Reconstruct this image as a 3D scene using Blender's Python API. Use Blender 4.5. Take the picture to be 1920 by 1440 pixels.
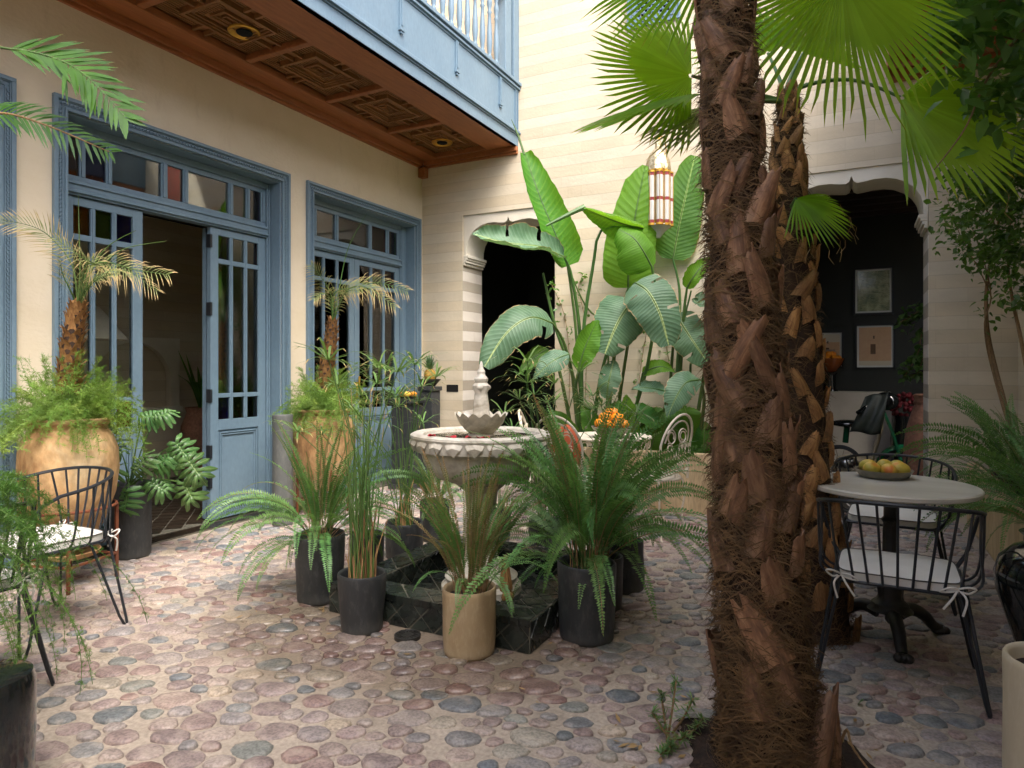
import bpy, math, random
import numpy as np
from mathutils import Vector, Matrix, noise

random.seed(7)
for _o in list(bpy.data.objects):
    bpy.data.objects.remove(_o)
SC = bpy.context.scene
COL = SC.collection
V = Vector
PI = math.pi
def rad(a): return math.radians(a)
def S(r, g, b):
    def c(u):
        u /= 255.0
        return u / 12.92 if u <= 0.04045 else ((u + 0.055) / 1.055) ** 2.4
    return (c(r), c(g), c(b), 1.0)

# ------------------------------------------------------------ camera, sky, sun, exposure
FOC, CH, HZ = 1254.0, 1.30, 692.0          # focal length in photo pixels, eye height, horizon row
TH = rad(27.0)
RX, FWD = V((math.cos(TH), math.sin(TH), 0)), V((-math.sin(TH), math.cos(TH), 0))
cam = bpy.data.cameras.new('camera')
cam.sensor_width = 36.0
cam.lens = FOC / 1920 * 36
cam.shift_y = -28.0 / 1920
cam.clip_start = 0.05
cam.clip_end = 500
cam_o = bpy.data.objects.new('camera', cam)
COL.objects.link(cam_o)
cam_o.location = (0, 0, CH)
cam_o.rotation_euler = (rad(90), 0, TH)
SC.camera = cam_o

W = bpy.data.worlds.new('World')
SC.world = W
W.use_nodes = True
_t = W.node_tree
_bg = _t.nodes['Background']
_sky = _t.nodes.new('ShaderNodeTexSky')
_sky.sky_type = 'NISHITA'
_sky.sun_disc = False
SUN_EL, SUN_AZ = rad(56), rad(128)
_sky.sun_elevation = SUN_EL
_sky.sun_rotation = SUN_AZ
_sky.air_density = 0.6
_sky.dust_density = 7.0
_sky.ozone_density = 0.2
_t.links.new(_sky.outputs[0], _bg.inputs[0])
_bg.inputs[1].default_value = 0.15
sun = bpy.data.lights.new('sun', 'SUN')
sun.energy = 0.5
sun.angle = rad(32)
sun.color = (1.0, 0.95, 0.86)
sun_o = bpy.data.objects.new('sun', sun)
COL.objects.link(sun_o)
_sd = V((math.sin(SUN_AZ) * math.cos(SUN_EL), math.cos(SUN_AZ) * math.cos(SUN_EL), math.sin(SUN_EL)))
sun_o.rotation_euler = _sd.to_track_quat('Z', 'Y').to_euler()
sun_o.location = (0, 0, 12)
SC.view_settings.view_transform = 'Standard'
SC.view_settings.look = 'None'
SC.view_settings.gamma = 1.0
SC.view_settings.exposure = 1.8
try:
    SC.view_settings.use_white_balance = True
    SC.view_settings.white_balance_temperature = 6100
    SC.view_settings.white_balance_tint = 8
except Exception:
    pass
SC.cycles.use_denoising = True
SC.cycles.max_bounces = 8
SC.cycles.diffuse_bounces = 4
SC.cycles.use_adaptive_sampling = True
SC.cycles.adaptive_threshold = 0.02
SC.cycles.transparent_max_bounces = 24
SC.cycles.transmission_bounces = 6
SC.cycles.sample_clamp_indirect = 6.0
SC.cycles.caustics_reflective = False
SC.cycles.caustics_refractive = False

# ------------------------------------------------------------ places in the courtyard
def P(px, py, d):
    """point seen at photo pixel (px, py), d metres in front of the camera"""
    return RX * ((px - 960) / FOC * d) + FWD * d + V((0, 0, CH - (py - HZ) / FOC * d))
def G(px, py, z=0.0):
    d = FOC * (CH - z) / (py - HZ)
    return P(px, py, d)
def PY(px, py, y):
    """point on the plane y = const"""
    t = (px - 960) / FOC
    return P(px, py, y / (FWD.y + RX.y * t))
def PXX(px, py, x):
    t = (px - 960) / FOC
    return P(px, py, x / (FWD.x + RX.x * t))

# ------------------------------------------------------------ mesh building
WL = {}
class MB:
    def __init__(s):
        s.v, s.f, s.uv, s.mi = [], [], [], []
    def add(s, vs, fs, mi=0, uvs=None):
        b = len(s.v)
        s.v.extend([tuple(p) for p in vs])
        s.uv.extend(uvs if uvs else [(0.0, 0.0)] * len(vs))
        for f in fs:
            s.f.append(tuple(i + b for i in f))
            s.mi.append(mi)
        return s
    def box(s, x0, x1, y0, y1, z0, z1, mi=0):
        vs = [(x, y, z) for z in (z0, z1) for y in (y0, y1) for x in (x0, x1)]
        return s.add(vs, [(0, 2, 3, 1), (4, 5, 7, 6), (0, 1, 5, 4), (2, 6, 7, 3), (0, 4, 6, 2), (1, 3, 7, 5)], mi)
    def obox(s, c, ax, ay, az, mi=0):
        """oriented box: centre and three half-axis vectors"""
        c = V(c); ax = V(ax); ay = V(ay); az = V(az)
        vs = [c + ax * i + ay * j + az * k for k in (-1, 1) for j in (-1, 1) for i in (-1, 1)]
        return s.add(vs, [(0, 2, 3, 1), (4, 5, 7, 6), (0, 1, 5, 4), (2, 6, 7, 3), (0, 4, 6, 2), (1, 3, 7, 5)], mi)
    def bar(s, a, b, w, h, up=(0, 0, 1), mi=0):
        a, b = V(a), V(b)
        t = (b - a)
        L = t.length
        t = t / L
        sd = t.cross(V(up)).normalized()
        u = sd.cross(t)
        return s.obox((a + b) / 2, t * (L / 2), sd * (w / 2), u * (h / 2), mi)
    def lathe(s, prof, n=32, loc=(0, 0, 0), mi=0, wob=None):
        L = V(loc)
        vs, fs, uvs = [], [], []
        m = len(prof)
        for j, (r, z) in enumerate(prof):
            for i in range(n):
                a = 2 * PI * i / n
                rr, zz = (r, z) if wob is None else wob(r, z, a)
                vs.append(L + V((rr * math.cos(a), rr * math.sin(a), zz)))
                uvs.append((i / n, j / (m - 1)))
        for j in range(m - 1):
            for i in range(n):
                k = (i + 1) % n
                fs.append((j * n + i, j * n + k, (j + 1) * n + k, (j + 1) * n + i))
        if prof[0][0] > 1e-5:
            fs.append(tuple(range(n - 1, -1, -1)))
        if prof[-1][0] > 1e-5:
            fs.append(tuple((m - 1) * n + i for i in range(n)))
        return s.add(vs, fs, mi, uvs)
    def tube(s, pts, r, n=6, mi=0, closed=False, cap=True):
        pts = [V(p) for p in pts]
        m = len(pts)
        rs = r if isinstance(r, (list, tuple)) else [r] * m
        vs, fs, uvs = [], [], []
        ref = None
        for j in range(m):
            if closed:
                t = pts[(j + 1) % m] - pts[j - 1]
            else:
                t = pts[min(j + 1, m - 1)] - pts[max(j - 1, 0)]
            if t.length < 1e-9: t = V((0, 0, 1))
            t.normalize()
            if ref is None:
                ref = t.cross(V((0.31, 0.2, 0.93)))
                if ref.length < 1e-3: ref = t.cross(V((1, 0, 0)))
            ref = ref - t * ref.dot(t)
            if ref.length < 1e-6: ref = t.orthogonal()
            ref.normalize()
            bi = t.cross(ref)
            for i in range(n):
                a = 2 * PI * i / n
                vs.append(pts[j] + (ref * math.cos(a) + bi * math.sin(a)) * rs[j])
                uvs.append((i / n, j / max(1, m - 1)))
        for j in range(m if closed else m - 1):
            j2 = (j + 1) % m
            for i in range(n):
                k = (i + 1) % n
                fs.append((j * n + i, j * n + k, j2 * n + k, j2 * n + i))
        if cap and not closed:
            fs.append(tuple(range(n - 1, -1, -1)))
            fs.append(tuple((m - 1) * n + i for i in range(n)))
        return s.add(vs, fs, mi, uvs)
    def prism(s, poly, h0, h1, axis='z', mi=0):
        """extrude a flat outline (list of 2D points) between h0 and h1"""
        n = len(poly)
        def mk(p, h):
            return {'z': (p[0], p[1], h), 'y': (p[0], h, p[1]), 'x': (h, p[0], p[1])}[axis]
        vs = [mk(p, h0) for p in poly] + [mk(p, h1) for p in poly]
        fs = [tuple(range(n - 1, -1, -1)), tuple(range(n, 2 * n))]
        fs += [(i, (i + 1) % n, n + (i + 1) % n, n + i) for i in range(n)]
        return s.add(vs, fs, mi)
    def ball(s, c, r, n=10, m=7, sc=(1, 1, 1), mi=0):
        c = V(c)
        pr = [(math.sin(PI * j / m) * r, -math.cos(PI * j / m) * r) for j in range(m + 1)]
        vs = [c + V((0, 0, -r * sc[2]))]
        for j in range(1, m):
            for i in range(n):
                a = 2 * PI * i / n
                vs.append(c + V((pr[j][0] * math.cos(a) * sc[0], pr[j][0] * math.sin(a) * sc[1], pr[j][1] * sc[2])))
        vs.append(c + V((0, 0, r * sc[2])))
        fs = []
        for i in range(n):
            k = (i + 1) % n
            fs.append((0, 1 + k, 1 + i))
            for j in range(m - 2):
                fs.append((1 + j * n + i, 1 + j * n + k, 1 + (j + 1) * n + k, 1 + (j + 1) * n + i))
            fs.append((1 + (m - 2) * n + i, 1 + (m - 2) * n + k, len(vs) - 1))
        return s.add(vs, fs, mi)
    def mesh(s, name, mats, smooth=True, ang=38):
        me = bpy.data.meshes.new(name)
        me.from_pydata(s.v, [], s.f)
        for m in (mats if isinstance(mats, (list, tuple)) else [mats]):
            me.materials.append(m)
        if any(s.mi):
            me.polygons.foreach_set('material_index', s.mi)
        if any(u != (0.0, 0.0) for u in s.uv):
            ul = me.uv_layers.new(name='UVMap')
            li = np.empty(len(me.loops), dtype=np.int32)
            me.loops.foreach_get('vertex_index', li)
            ul.data.foreach_set('uv', np.array(s.uv, dtype=np.float32)[li].ravel())
        if smooth:
            me.shade_smooth()
            if ang < 179:
                me.set_sharp_from_angle(angle=rad(ang))
        me.update()
        return me
    def obj(s, name, mats, parent=None, smooth=True, ang=38, bevel=0.0):
        o = put(name, s.mesh(name, mats, smooth, ang), parent)
        if bevel:
            md = o.modifiers.new('bevel', 'BEVEL')
            md.width = bevel
            md.segments = 2
            md.limit_method = 'ANGLE'
            md.angle_limit = rad(40)
        return o

def put(name, me, parent=None, loc=None, rot=None, sc=None):
    """link a mesh; without loc its vertices are in scene coordinates and the parent's place is taken out"""
    o = bpy.data.objects.new(name, me)
    COL.objects.link(o)
    base = WL.get(parent.name, V((0, 0, 0))) if parent else V((0, 0, 0))
    if parent: o.parent = parent
    if loc is None:
        o.location = -base
        WL[o.name] = V((0, 0, 0))
    else:
        o.location = V(loc) - base
        WL[o.name] = V(loc)
    if rot is not None: o.rotation_euler = rot
    if sc is not None: o.scale = sc if isinstance(sc, (tuple, list)) else (sc, sc, sc)
    return o
def tag(o, label=None, cat=None, group=None, kind=None):
    if label: o['label'] = label
    if cat: o['category'] = cat
    if group: o['group'] = group
    if kind: o['kind'] = kind
    return o
def thing(name, label, cat, loc=(0, 0, 0), group=None):
    o = bpy.data.objects.new(name, None)
    COL.objects.link(o)
    o.location = loc
    o.empty_display_size = 0.1
    WL[o.name] = V(loc)
    return tag(o, label, cat, group)
def copy_tree(o, parent=None):
    c = o.copy()
    COL.objects.link(c)
    if parent: c.parent = parent
    for ch in o.children:
        copy_tree(ch, c)
    return c
def smooth_path(pts, n):
    """Catmull-Rom through the points"""
    pts = [V(p) for p in pts]
    out = []
    m = len(pts) - 1
    for k in range(n + 1):
        u = k / n * m
        i = min(int(u), m - 1)
        t = u - i
        p0, p1, p2, p3 = pts[max(i - 1, 0)], pts[i], pts[i + 1], pts[min(i + 2, m)]
        out.append(0.5 * ((2 * p1) + (p2 - p0) * t + (2 * p0 - 5 * p1 + 4 * p2 - p3) * t * t + (3 * p1 - p0 - 3 * p2 + p3) * t ** 3))
    return out
def lerp_list(a, u):
    m = len(a) - 1
    i = min(int(u * m), m - 1)
    t = u * m - i
    return a[i] * (1 - t) + a[i + 1] * t

# ------------------------------------------------------------ materials
def nd(t, typ, ins=None, **props):
    n = t.nodes.new('ShaderNode' + typ)
    for k, v in props.items(): setattr(n, k, v)
    for k, v in (ins or {}).items():
        if isinstance(v, bpy.types.NodeSocket): t.links.new(v, n.inputs[k])
        else: n.inputs[k].default_value = v
    return n
def mixc(t, a, b, fac, mode='MIX'):
    n = t.nodes.new('ShaderNodeMix')
    n.data_type = 'RGBA'
    n.blend_type = mode
    for k, v in ((0, fac), (6, a), (7, b)):
        if isinstance(v, bpy.types.NodeSocket): t.links.new(v, n.inputs[k])
        else: n.inputs[k].default_value = v
    return n.outputs[2]
def ramp(t, fac, stops):
    n = t.nodes.new('ShaderNodeValToRGB')
    t.links.new(fac, n.inputs[0])
    e = n.color_ramp.elements
    while len(e) < len(stops): e.new(0.5)
    for i, (p, c) in enumerate(stops):
        e[i].position = p
        e[i].color = c if not isinstance(c, (int, float)) else (c, c, c, 1)
    return n.outputs[0]
def newmat(name):
    m = bpy.data.materials.new(name)
    m.use_nodes = True
    t = m.node_tree
    return m, t, t.nodes['Principled BSDF']
def crd(t, kind='Object', scale=(1, 1, 1)):
    tc = t.nodes.new('ShaderNodeTexCoord')
    mp = nd(t, 'Mapping', {'Vector': tc.outputs[kind], 'Scale': scale})
    return mp.outputs[0]
def pbr(name, c1, c2, scale=4.0, rough=0.6, bump=0.0, bscale=40.0, spec=0.4, stretch=(1, 1, 1), metal=0.0, fine=0.0, vary=0.0, coat=0.0):
    """two tones broken by noise, fine relief, optional change from object to object"""
    m, t, b = newmat(name)
    co = crd(t, 'Object', stretch)
    n1 = nd(t, 'TexNoise', {'Vector': co, 'Scale': scale, 'Detail': 6.0, 'Roughness': 0.6})
    col = mixc(t, c1, c2, ramp(t, n1.outputs[0], [(0.32, 0), (0.68, 1)]))
    if fine:
        n2 = nd(t, 'TexNoise', {'Vector': co, 'Scale': bscale, 'Detail': 4.0})
        col = mixc(t, col, ramp(t, n2.outputs[0], [(0.3, 0.55), (0.7, 1.35)]), fine, 'MULTIPLY')
    if vary:
        oi = t.nodes.new('ShaderNodeObjectInfo')
        hs = nd(t, 'HueSaturation', {'Color': col})
        mr = nd(t, 'MapRange', {'Value': oi.outputs['Random'], 'To Min': 1 - vary, 'To Max': 1 + vary})
        t.links.new(mr.outputs[0], hs.inputs['Value'])
        col = hs.outputs[0]
    t.links.new(col, b.inputs['Base Color'])
    b.inputs['Roughness'].default_value = rough
    b.inputs['Specular IOR Level'].default_value = spec
    b.inputs['Metallic'].default_value = metal
    b.inputs['Coat Weight'].default_value = coat
    if bump:
        n3 = nd(t, 'TexNoise', {'Vector': co, 'Scale': bscale, 'Detail': 5.0})
        bp = nd(t, 'Bump', {'Height': n3.outputs[0], 'Strength': bump, 'Distance': 0.01})
        t.links.new(bp.outputs[0], b.inputs['Normal'])
    return m
def leaf(name, c1, c2, ct, tr=0.35, rough=0.42, vary=0.2, veins=0.0, vein_col=None, tip=None, tip_at=0.9, rib=None, spec=0.45, hue=0.02, edge=None, isl=0.22):
    """leaf: reflecting and letting light through; uv x runs across (-1..1), uv y along the blade"""
    m, t, b = newmat(name)
    oi = t.nodes.new('ShaderNodeObjectInfo')
    co = crd(t, 'Object')
    n1 = nd(t, 'TexNoise', {'Vector': co, 'Scale': 9.0, 'Detail': 3.0})
    col = mixc(t, c1, c2, ramp(t, n1.outputs[0], [(0.35, 0), (0.65, 1)]))
    hs = nd(t, 'HueSaturation', {'Color': col})
    t.links.new(nd(t, 'MapRange', {'Value': oi.outputs['Random'], 'To Min': 1 - vary, 'To Max': 1 + vary}).outputs[0], hs.inputs['Value'])
    r2 = nd(t, 'Math', {0: oi.outputs['Random'], 1: 7.31}, operation='MULTIPLY')
    fr = nd(t, 'Math', {0: r2.outputs[0]}, operation='FRACT')
    t.links.new(nd(t, 'MapRange', {'Value': fr.outputs[0], 'To Min': 0.5 - hue, 'To Max': 0.5 + hue}).outputs[0], hs.inputs['Hue'])
    col = hs.outputs[0]
    if isl:
        gi = nd(t, 'NewGeometry')
        col = mixc(t, col, ramp(t, gi.outputs['Random Per Island'], [(0.0, 1 - isl), (0.6, 1.0), (1.0, 1 + isl)]), 1.0, 'MULTIPLY')
    uv = nd(t, 'UVMap')
    sx = nd(t, 'SeparateXYZ', {0: uv.outputs[0]})
    ab = nd(t, 'Math', {0: sx.outputs[0]}, operation='ABSOLUTE')
    hgt = None
    if veins:
        a = nd(t, 'Math', {0: ab.outputs[0], 1: -0.10, 2: sx.outputs[1]}, operation='MULTIPLY_ADD')
        w = nd(t, 'Math', {0: a.outputs[0], 1: veins}, operation='MULTIPLY')
        sn = nd(t, 'Math', {0: w.outputs[0]}, operation='SINE')
        nz = nd(t, 'TexNoise', {'Scale': 1.0, 'W': w.outputs[0], 'Detail': 2.0}, noise_dimensions='1D')
        hgt = nd(t, 'Math', {0: sn.outputs[0], 1: nz.outputs[0]}, operation='MULTIPLY')
        col = mixc(t, col, vein_col or c2, ramp(t, hgt.outputs[0], [(0.15, 0), (0.6, 0.55)]))
    if rib:
        col = mixc(t, rib, col, ramp(t, ab.outputs[0], [(0.035, 0), (0.06, 1)]))
    if edge:
        ne = nd(t, 'TexNoise', {'Vector': co, 'Scale': 22.0, 'Detail': 3.0})
        ea = nd(t, 'Math', {0: ne.outputs[0], 1: 0.16, 2: ab.outputs[0]}, operation='MULTIPLY_ADD')
        mr = nd(t, 'MapRange', {'Value': ea.outputs[0], 'From Min': 1.035, 'From Max': 1.075})
        col = mixc(t, col, edge, mr.outputs[0])
    if tip:
        nt = nd(t, 'Math', {0: n1.outputs[0], 1: 0.25, 2: sx.outputs[1]}, operation='MULTIPLY_ADD')
        mr = nd(t, 'MapRange', {'Value': nt.outputs[0], 'From Min': tip_at + 0.06, 'From Max': tip_at + 0.17})
        col = mixc(t, col, tip, mr.outputs[0])
    t.links.new(col, b.inputs['Base Color'])
    b.inputs['Roughness'].default_value = rough
    b.inputs['Specular IOR Level'].default_value = spec
    if hgt:
        bp = nd(t, 'Bump', {'Height': hgt.outputs[0], 'Strength': 0.35, 'Distance': 0.006})
        t.links.new(bp.outputs[0], b.inputs['Normal'])
    tl = nd(t, 'BsdfTranslucent', {'Color': mixc(t, col, ct, 0.75)})
    mx = nd(t, 'MixShader', {0: tr, 1: b.outputs[0], 2: tl.outputs[0]})
    t.links.new(mx.outputs[0], t.nodes['Material Output'].inputs[0])
    return m
def glass(name, tint=(0.9, 0.93, 0.9, 1), refl=1.0):
    m, t, b = newmat(name)
    tp = nd(t, 'BsdfTransparent', {'Color': tint})
    gl = nd(t, 'BsdfGlossy', {'Color': (0.95, 0.95, 0.95, 1), 'Roughness': 0.02})
    fz = nd(t, 'Fresnel', {'IOR': 1.55})
    f2 = nd(t, 'Math', {0: fz.outputs[0], 1: refl}, operation='MULTIPLY')
    f2.use_clamp = True
    mx = nd(t, 'MixShader', {0: f2.outputs[0], 1: tp.outputs[0], 2: gl.outputs[0]})
    t.links.new(mx.outputs[0], t.nodes['Material Output'].inputs[0])
    return m

M = {}
def mat_plaster():
    m, t, b = newmat('cream_plaster')
    co = crd(t, 'Object', (1, 1, 1.6))
    n1 = nd(t, 'TexNoise', {'Vector': co, 'Scale': 1.3, 'Detail': 7.0, 'Roughness': 0.62})
    n2 = nd(t, 'TexNoise', {'Vector': co, 'Scale': 9.0, 'Detail': 6.0, 'Roughness': 0.7})
    col = mixc(t, S(226, 213, 189), S(216, 201, 172), ramp(t, n1.outputs[0], [(0.35, 0), (0.7, 1)]))
    col = mixc(t, col, S(222, 208, 180), ramp(t, n2.outputs[0], [(0.5, 0), (0.75, 0.45)]))
    st = nd(t, 'TexNoise', {'Vector': crd(t, 'Object', (1, 1.4, 0.5)), 'Scale': 2.2, 'Detail': 8.0, 'Roughness': 0.72})
    col = mixc(t, col, S(160, 138, 104), ramp(t, st.outputs[0], [(0.56, 0), (0.80, 0.4)]))
    t.links.new(col, b.inputs['Base Color'])
    b.inputs['Roughness'].default_value = 0.62
    b.inputs['Specular IOR Level'].default_value = 0.25
    n3 = nd(t, 'TexNoise', {'Vector': co, 'Scale': 26.0, 'Detail': 7.0})
    bp = nd(t, 'Bump', {'Height': n3.outputs[0], 'Strength': 0.28, 'Distance': 0.012})
    t.links.new(bp.outputs[0], b.inputs['Normal'])
    return m
def mat_stripe(name, ca, cb, h=0.117, contrast=1.0):
    """lime render laid in alternating bands"""
    m, t, b = newmat(name)
    co = crd(t, 'Object')
    sp = nd(t, 'SeparateXYZ', {0: co})
    wob = nd(t, 'TexNoise', {'Vector': co, 'Scale': 3.0, 'Detail': 3.0})
    z = nd(t, 'Math', {0: wob.outputs[0], 1: 0.012, 2: sp.outputs[2]}, operation='MULTIPLY_ADD')
    q = nd(t, 'Math', {0: z.outputs[0], 1: 1.0 / h}, operation='MULTIPLY')
    fl = nd(t, 'Math', {0: q.outputs[0]}, operation='FLOOR')
    md = nd(t, 'Math', {0: fl.outputs[0], 1: 2.0}, operation='FLOORED_MODULO')
    wn = nd(t, 'TexWhiteNoise', {'W': fl.outputs[0]}, noise_dimensions='1D')
    n1 = nd(t, 'TexNoise', {'Vector': crd(t, 'Object', (0.6, 0.6, 2.0)), 'Scale': 2.2, 'Detail': 7.0, 'Roughness': 0.65})
    col = mixc(t, ca, cb, md.outputs[0])
    col = mixc(t, col, ramp(t, wn.outputs[0], [(0, 0.955), (1, 1.03)]), contrast, 'MULTIPLY')
    col = mixc(t, col, ramp(t, n1.outputs[0], [(0.3, 0.82), (0.7, 1.08)]), 0.8, 'MULTIPLY')
    fr = nd(t, 'Math', {0: q.outputs[0]}, operation='FRACT')
    ln = ramp(t, fr.outputs[0], [(0.0, 0.0), (0.05, 1.0)])
    col = mixc(t, mixc(t, col, (0.82, 0.82, 0.82, 1), 1.0, 'MULTIPLY'), col, ln)
    xy = nd(t, 'Math', {0: sp.outputs[0], 1: sp.outputs[1]}, operation='ADD')
    bv = nd(t, 'CombineXYZ', {0: xy.outputs[0], 1: z.outputs[0]})
    bk = nd(t, 'TexBrick', {'Vector': bv.outputs[0], 'Scale': 1.0, 'Brick Width': 0.46, 'Row Height': h, 'Mortar Size': 0.003, 'Mortar Smooth': 0.6, 'Color1': (1, 1, 1, 1), 'Color2': (0.94, 0.935, 0.92, 1), 'Mortar': (0.86, 0.85, 0.83, 1)})
    col = mixc(t, col, bk.outputs[0], 0.75, 'MULTIPLY')
    st = nd(t, 'TexNoise', {'Vector': crd(t, 'Object', (1.6, 1.6, 0.35)), 'Scale': 2.6, 'Detail': 8.0, 'Roughness': 0.7})
    col = mixc(t, col, S(168, 150, 122), ramp(t, st.outputs[0], [(0.58, 0), (0.80, 0.35)]))
    t.links.new(col, b.inputs['Base Color'])
    b.inputs['Roughness'].default_value = 0.6
    b.inputs['Specular IOR Level'].default_value = 0.25
    n3 = nd(t, 'TexNoise', {'Vector': co, 'Scale': 30.0, 'Detail': 6.0})
    ad = nd(t, 'Math', {0: ln, 1: 0.35, 2: n3.outputs[0]}, operation='MULTIPLY_ADD')
    bp = nd(t, 'Bump', {'Height': ad.outputs[0], 'Strength': 0.2, 'Distance': 0.01})
    t.links.new(bp.outputs[0], b.inputs['Normal'])
    return m
POOL = (-2.50, -1.31, 2.75, 3.95)
def wet(t, co):
    """damp patch round the pool, with a ragged edge"""
    g = nd(t, 'NewGeometry')
    sb = nd(t, 'VectorMath', {0: g.outputs['Position'], 1: (-1.95, 2.95, 0)}, operation='SUBTRACT')
    sc = nd(t, 'VectorMath', {0: sb.outputs[0], 1: (0.85, 1.0, 0)}, operation='MULTIPLY')
    ln = nd(t, 'VectorMath', {0: sc.outputs[0]}, operation='LENGTH')
    nz = nd(t, 'TexNoise', {'Vector': g.outputs['Position'], 'Scale': 2.4, 'Detail': 4.0})
    a = nd(t, 'Math', {0: nz.outputs[0], 1: 1.1, 2: ln.outputs['Value']}, operation='MULTIPLY_ADD')
    return ramp(t, nd(t, 'MapRange', {'Value': a.outputs[0], 'From Min': 0.9, 'From Max': 2.0}).outputs[0], [(0.35, 1), (0.72, 0)])
def mat_mortar():
    m, t, b = newmat('ground_mortar')
    co = crd(t, 'Object')
    n1 = nd(t, 'TexNoise', {'Vector': co, 'Scale': 2.0, 'Detail': 8.0, 'Roughness': 0.65})
    n2 = nd(t, 'TexNoise', {'Vector': co, 'Scale': 60.0, 'Detail': 4.0})
    col = mixc(t, S(186, 172, 156), S(156, 143, 128), ramp(t, n1.outputs[0], [(0.3, 0), (0.7, 1)]))
    col = mixc(t, col, ramp(t, n2.outputs[0], [(0.3, 0.6), (0.7, 1.25)]), 0.6, 'MULTIPLY')
    w = wet(t, co)
    col = mixc(t, col, mixc(t, col, (0.52, 0.49, 0.45, 1), 1.0, 'MULTIPLY'), w)
    t.links.new(col, b.inputs['Base Color'])
    t.links.new(nd(t, 'MapRange', {'Value': w, 'To Min': 0.85, 'To Max': 0.5}).outputs[0], b.inputs['Roughness'])
    bp = nd(t, 'Bump', {'Height': n2.outputs[0], 'Strength': 0.5, 'Distance': 0.008})
    t.links.new(bp.outputs[0], b.inputs['Normal'])
    return m
def mat_cobble(name, per_island):
    m, t, b = newmat(name)
    co = crd(t, 'Object')
    if per_island:
        rnd = nd(t, 'NewGeometry').outputs['Random Per Island']
    else:
        rnd = t.nodes.new('ShaderNodeObjectInfo').outputs['Random']
    g = nd(t, 'NewGeometry')
    pos = g.outputs['Position']
    stops = [(0.0, S(151, 130, 123)), (0.12, S(136, 121, 117)), (0.24, S(163, 147, 137)), (0.34, S(142, 136, 134)),
             (0.44, S(170, 154, 143)), (0.54, S(134, 107, 100)), (0.62, S(157, 139, 134)), (0.72, S(126, 127, 126)),
             (0.79, S(151, 145, 141)), (0.86, S(106, 111, 115)), (0.92, S(134, 134, 126)), (0.97, S(174, 159, 140))]
    col = ramp(t, rnd, stops)
    n0 = nd(t, 'TexNoise', {'Vector': pos, 'Scale': 14.0, 'Detail': 5.0})
    n1 = nd(t, 'TexNoise', {'Vector': pos, 'Scale': 95.0, 'Detail': 4.0})
    col = mixc(t, col, ramp(t, n0.outputs[0], [(0.3, 0.72), (0.7, 1.2)]), 0.8, 'MULTIPLY')
    col = mixc(t, col, ramp(t, n1.outputs[0], [(0.36, 0.62), (0.6, 1.3)]), 0.7, 'MULTIPLY')
    # mortar dust in the low spots
    col = mixc(t, col, S(178, 164, 148), ramp(t, n0.outputs[0], [(0.5, 0), (0.75, 0.6)]))
    w = wet(t, co)
    col = mixc(t, col, mixc(t, col, (0.60, 0.57, 0.55, 1), 1.0, 'MULTIPLY'), w)
    t.links.new(col, b.inputs['Base Color'])
    t.links.new(nd(t, 'MapRange', {'Value': w, 'To Min': 0.5, 'To Max': 0.25}).outputs[0], b.inputs['Roughness'])
    b.inputs['Specular IOR Level'].default_value = 0.45
    n4 = nd(t, 'TexNoise', {'Vector': pos, 'Scale': 30.0, 'Detail': 4.0})
    b0 = nd(t, 'Bump', {'Height': n4.outputs[0], 'Strength': 0.45, 'Distance': 0.012})
    bp = nd(t, 'Bump', {'Height': n1.outputs[0], 'Strength': 0.35, 'Distance': 0.004, 'Normal': b0.outputs[0]})
    t.links.new(bp.outputs[0], b.inputs['Normal'])
    return m
def mat_wood(name, ca, cb, stretch=(8, 1, 8), rough=0.5):
    m, t, b = newmat(name)
    co = crd(t, 'Object', stretch)
    n1 = nd(t, 'TexNoise', {'Vector': co, 'Scale': 5.0, 'Detail': 8.0, 'Roughness': 0.65, 'Distortion': 0.6})
    col = mixc(t, ca, cb, ramp(t, n1.outputs[0], [(0.3, 0), (0.7, 1)]))
    t.links.new(col, b.inputs['Base Color'])
    b.inputs['Roughness'].default_value = rough
    bp = nd(t, 'Bump', {'Height': n1.outputs[0], 'Strength': 0.15, 'Distance': 0.004})
    t.links.new(bp.outputs[0], b.inputs['Normal'])
    return m
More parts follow.
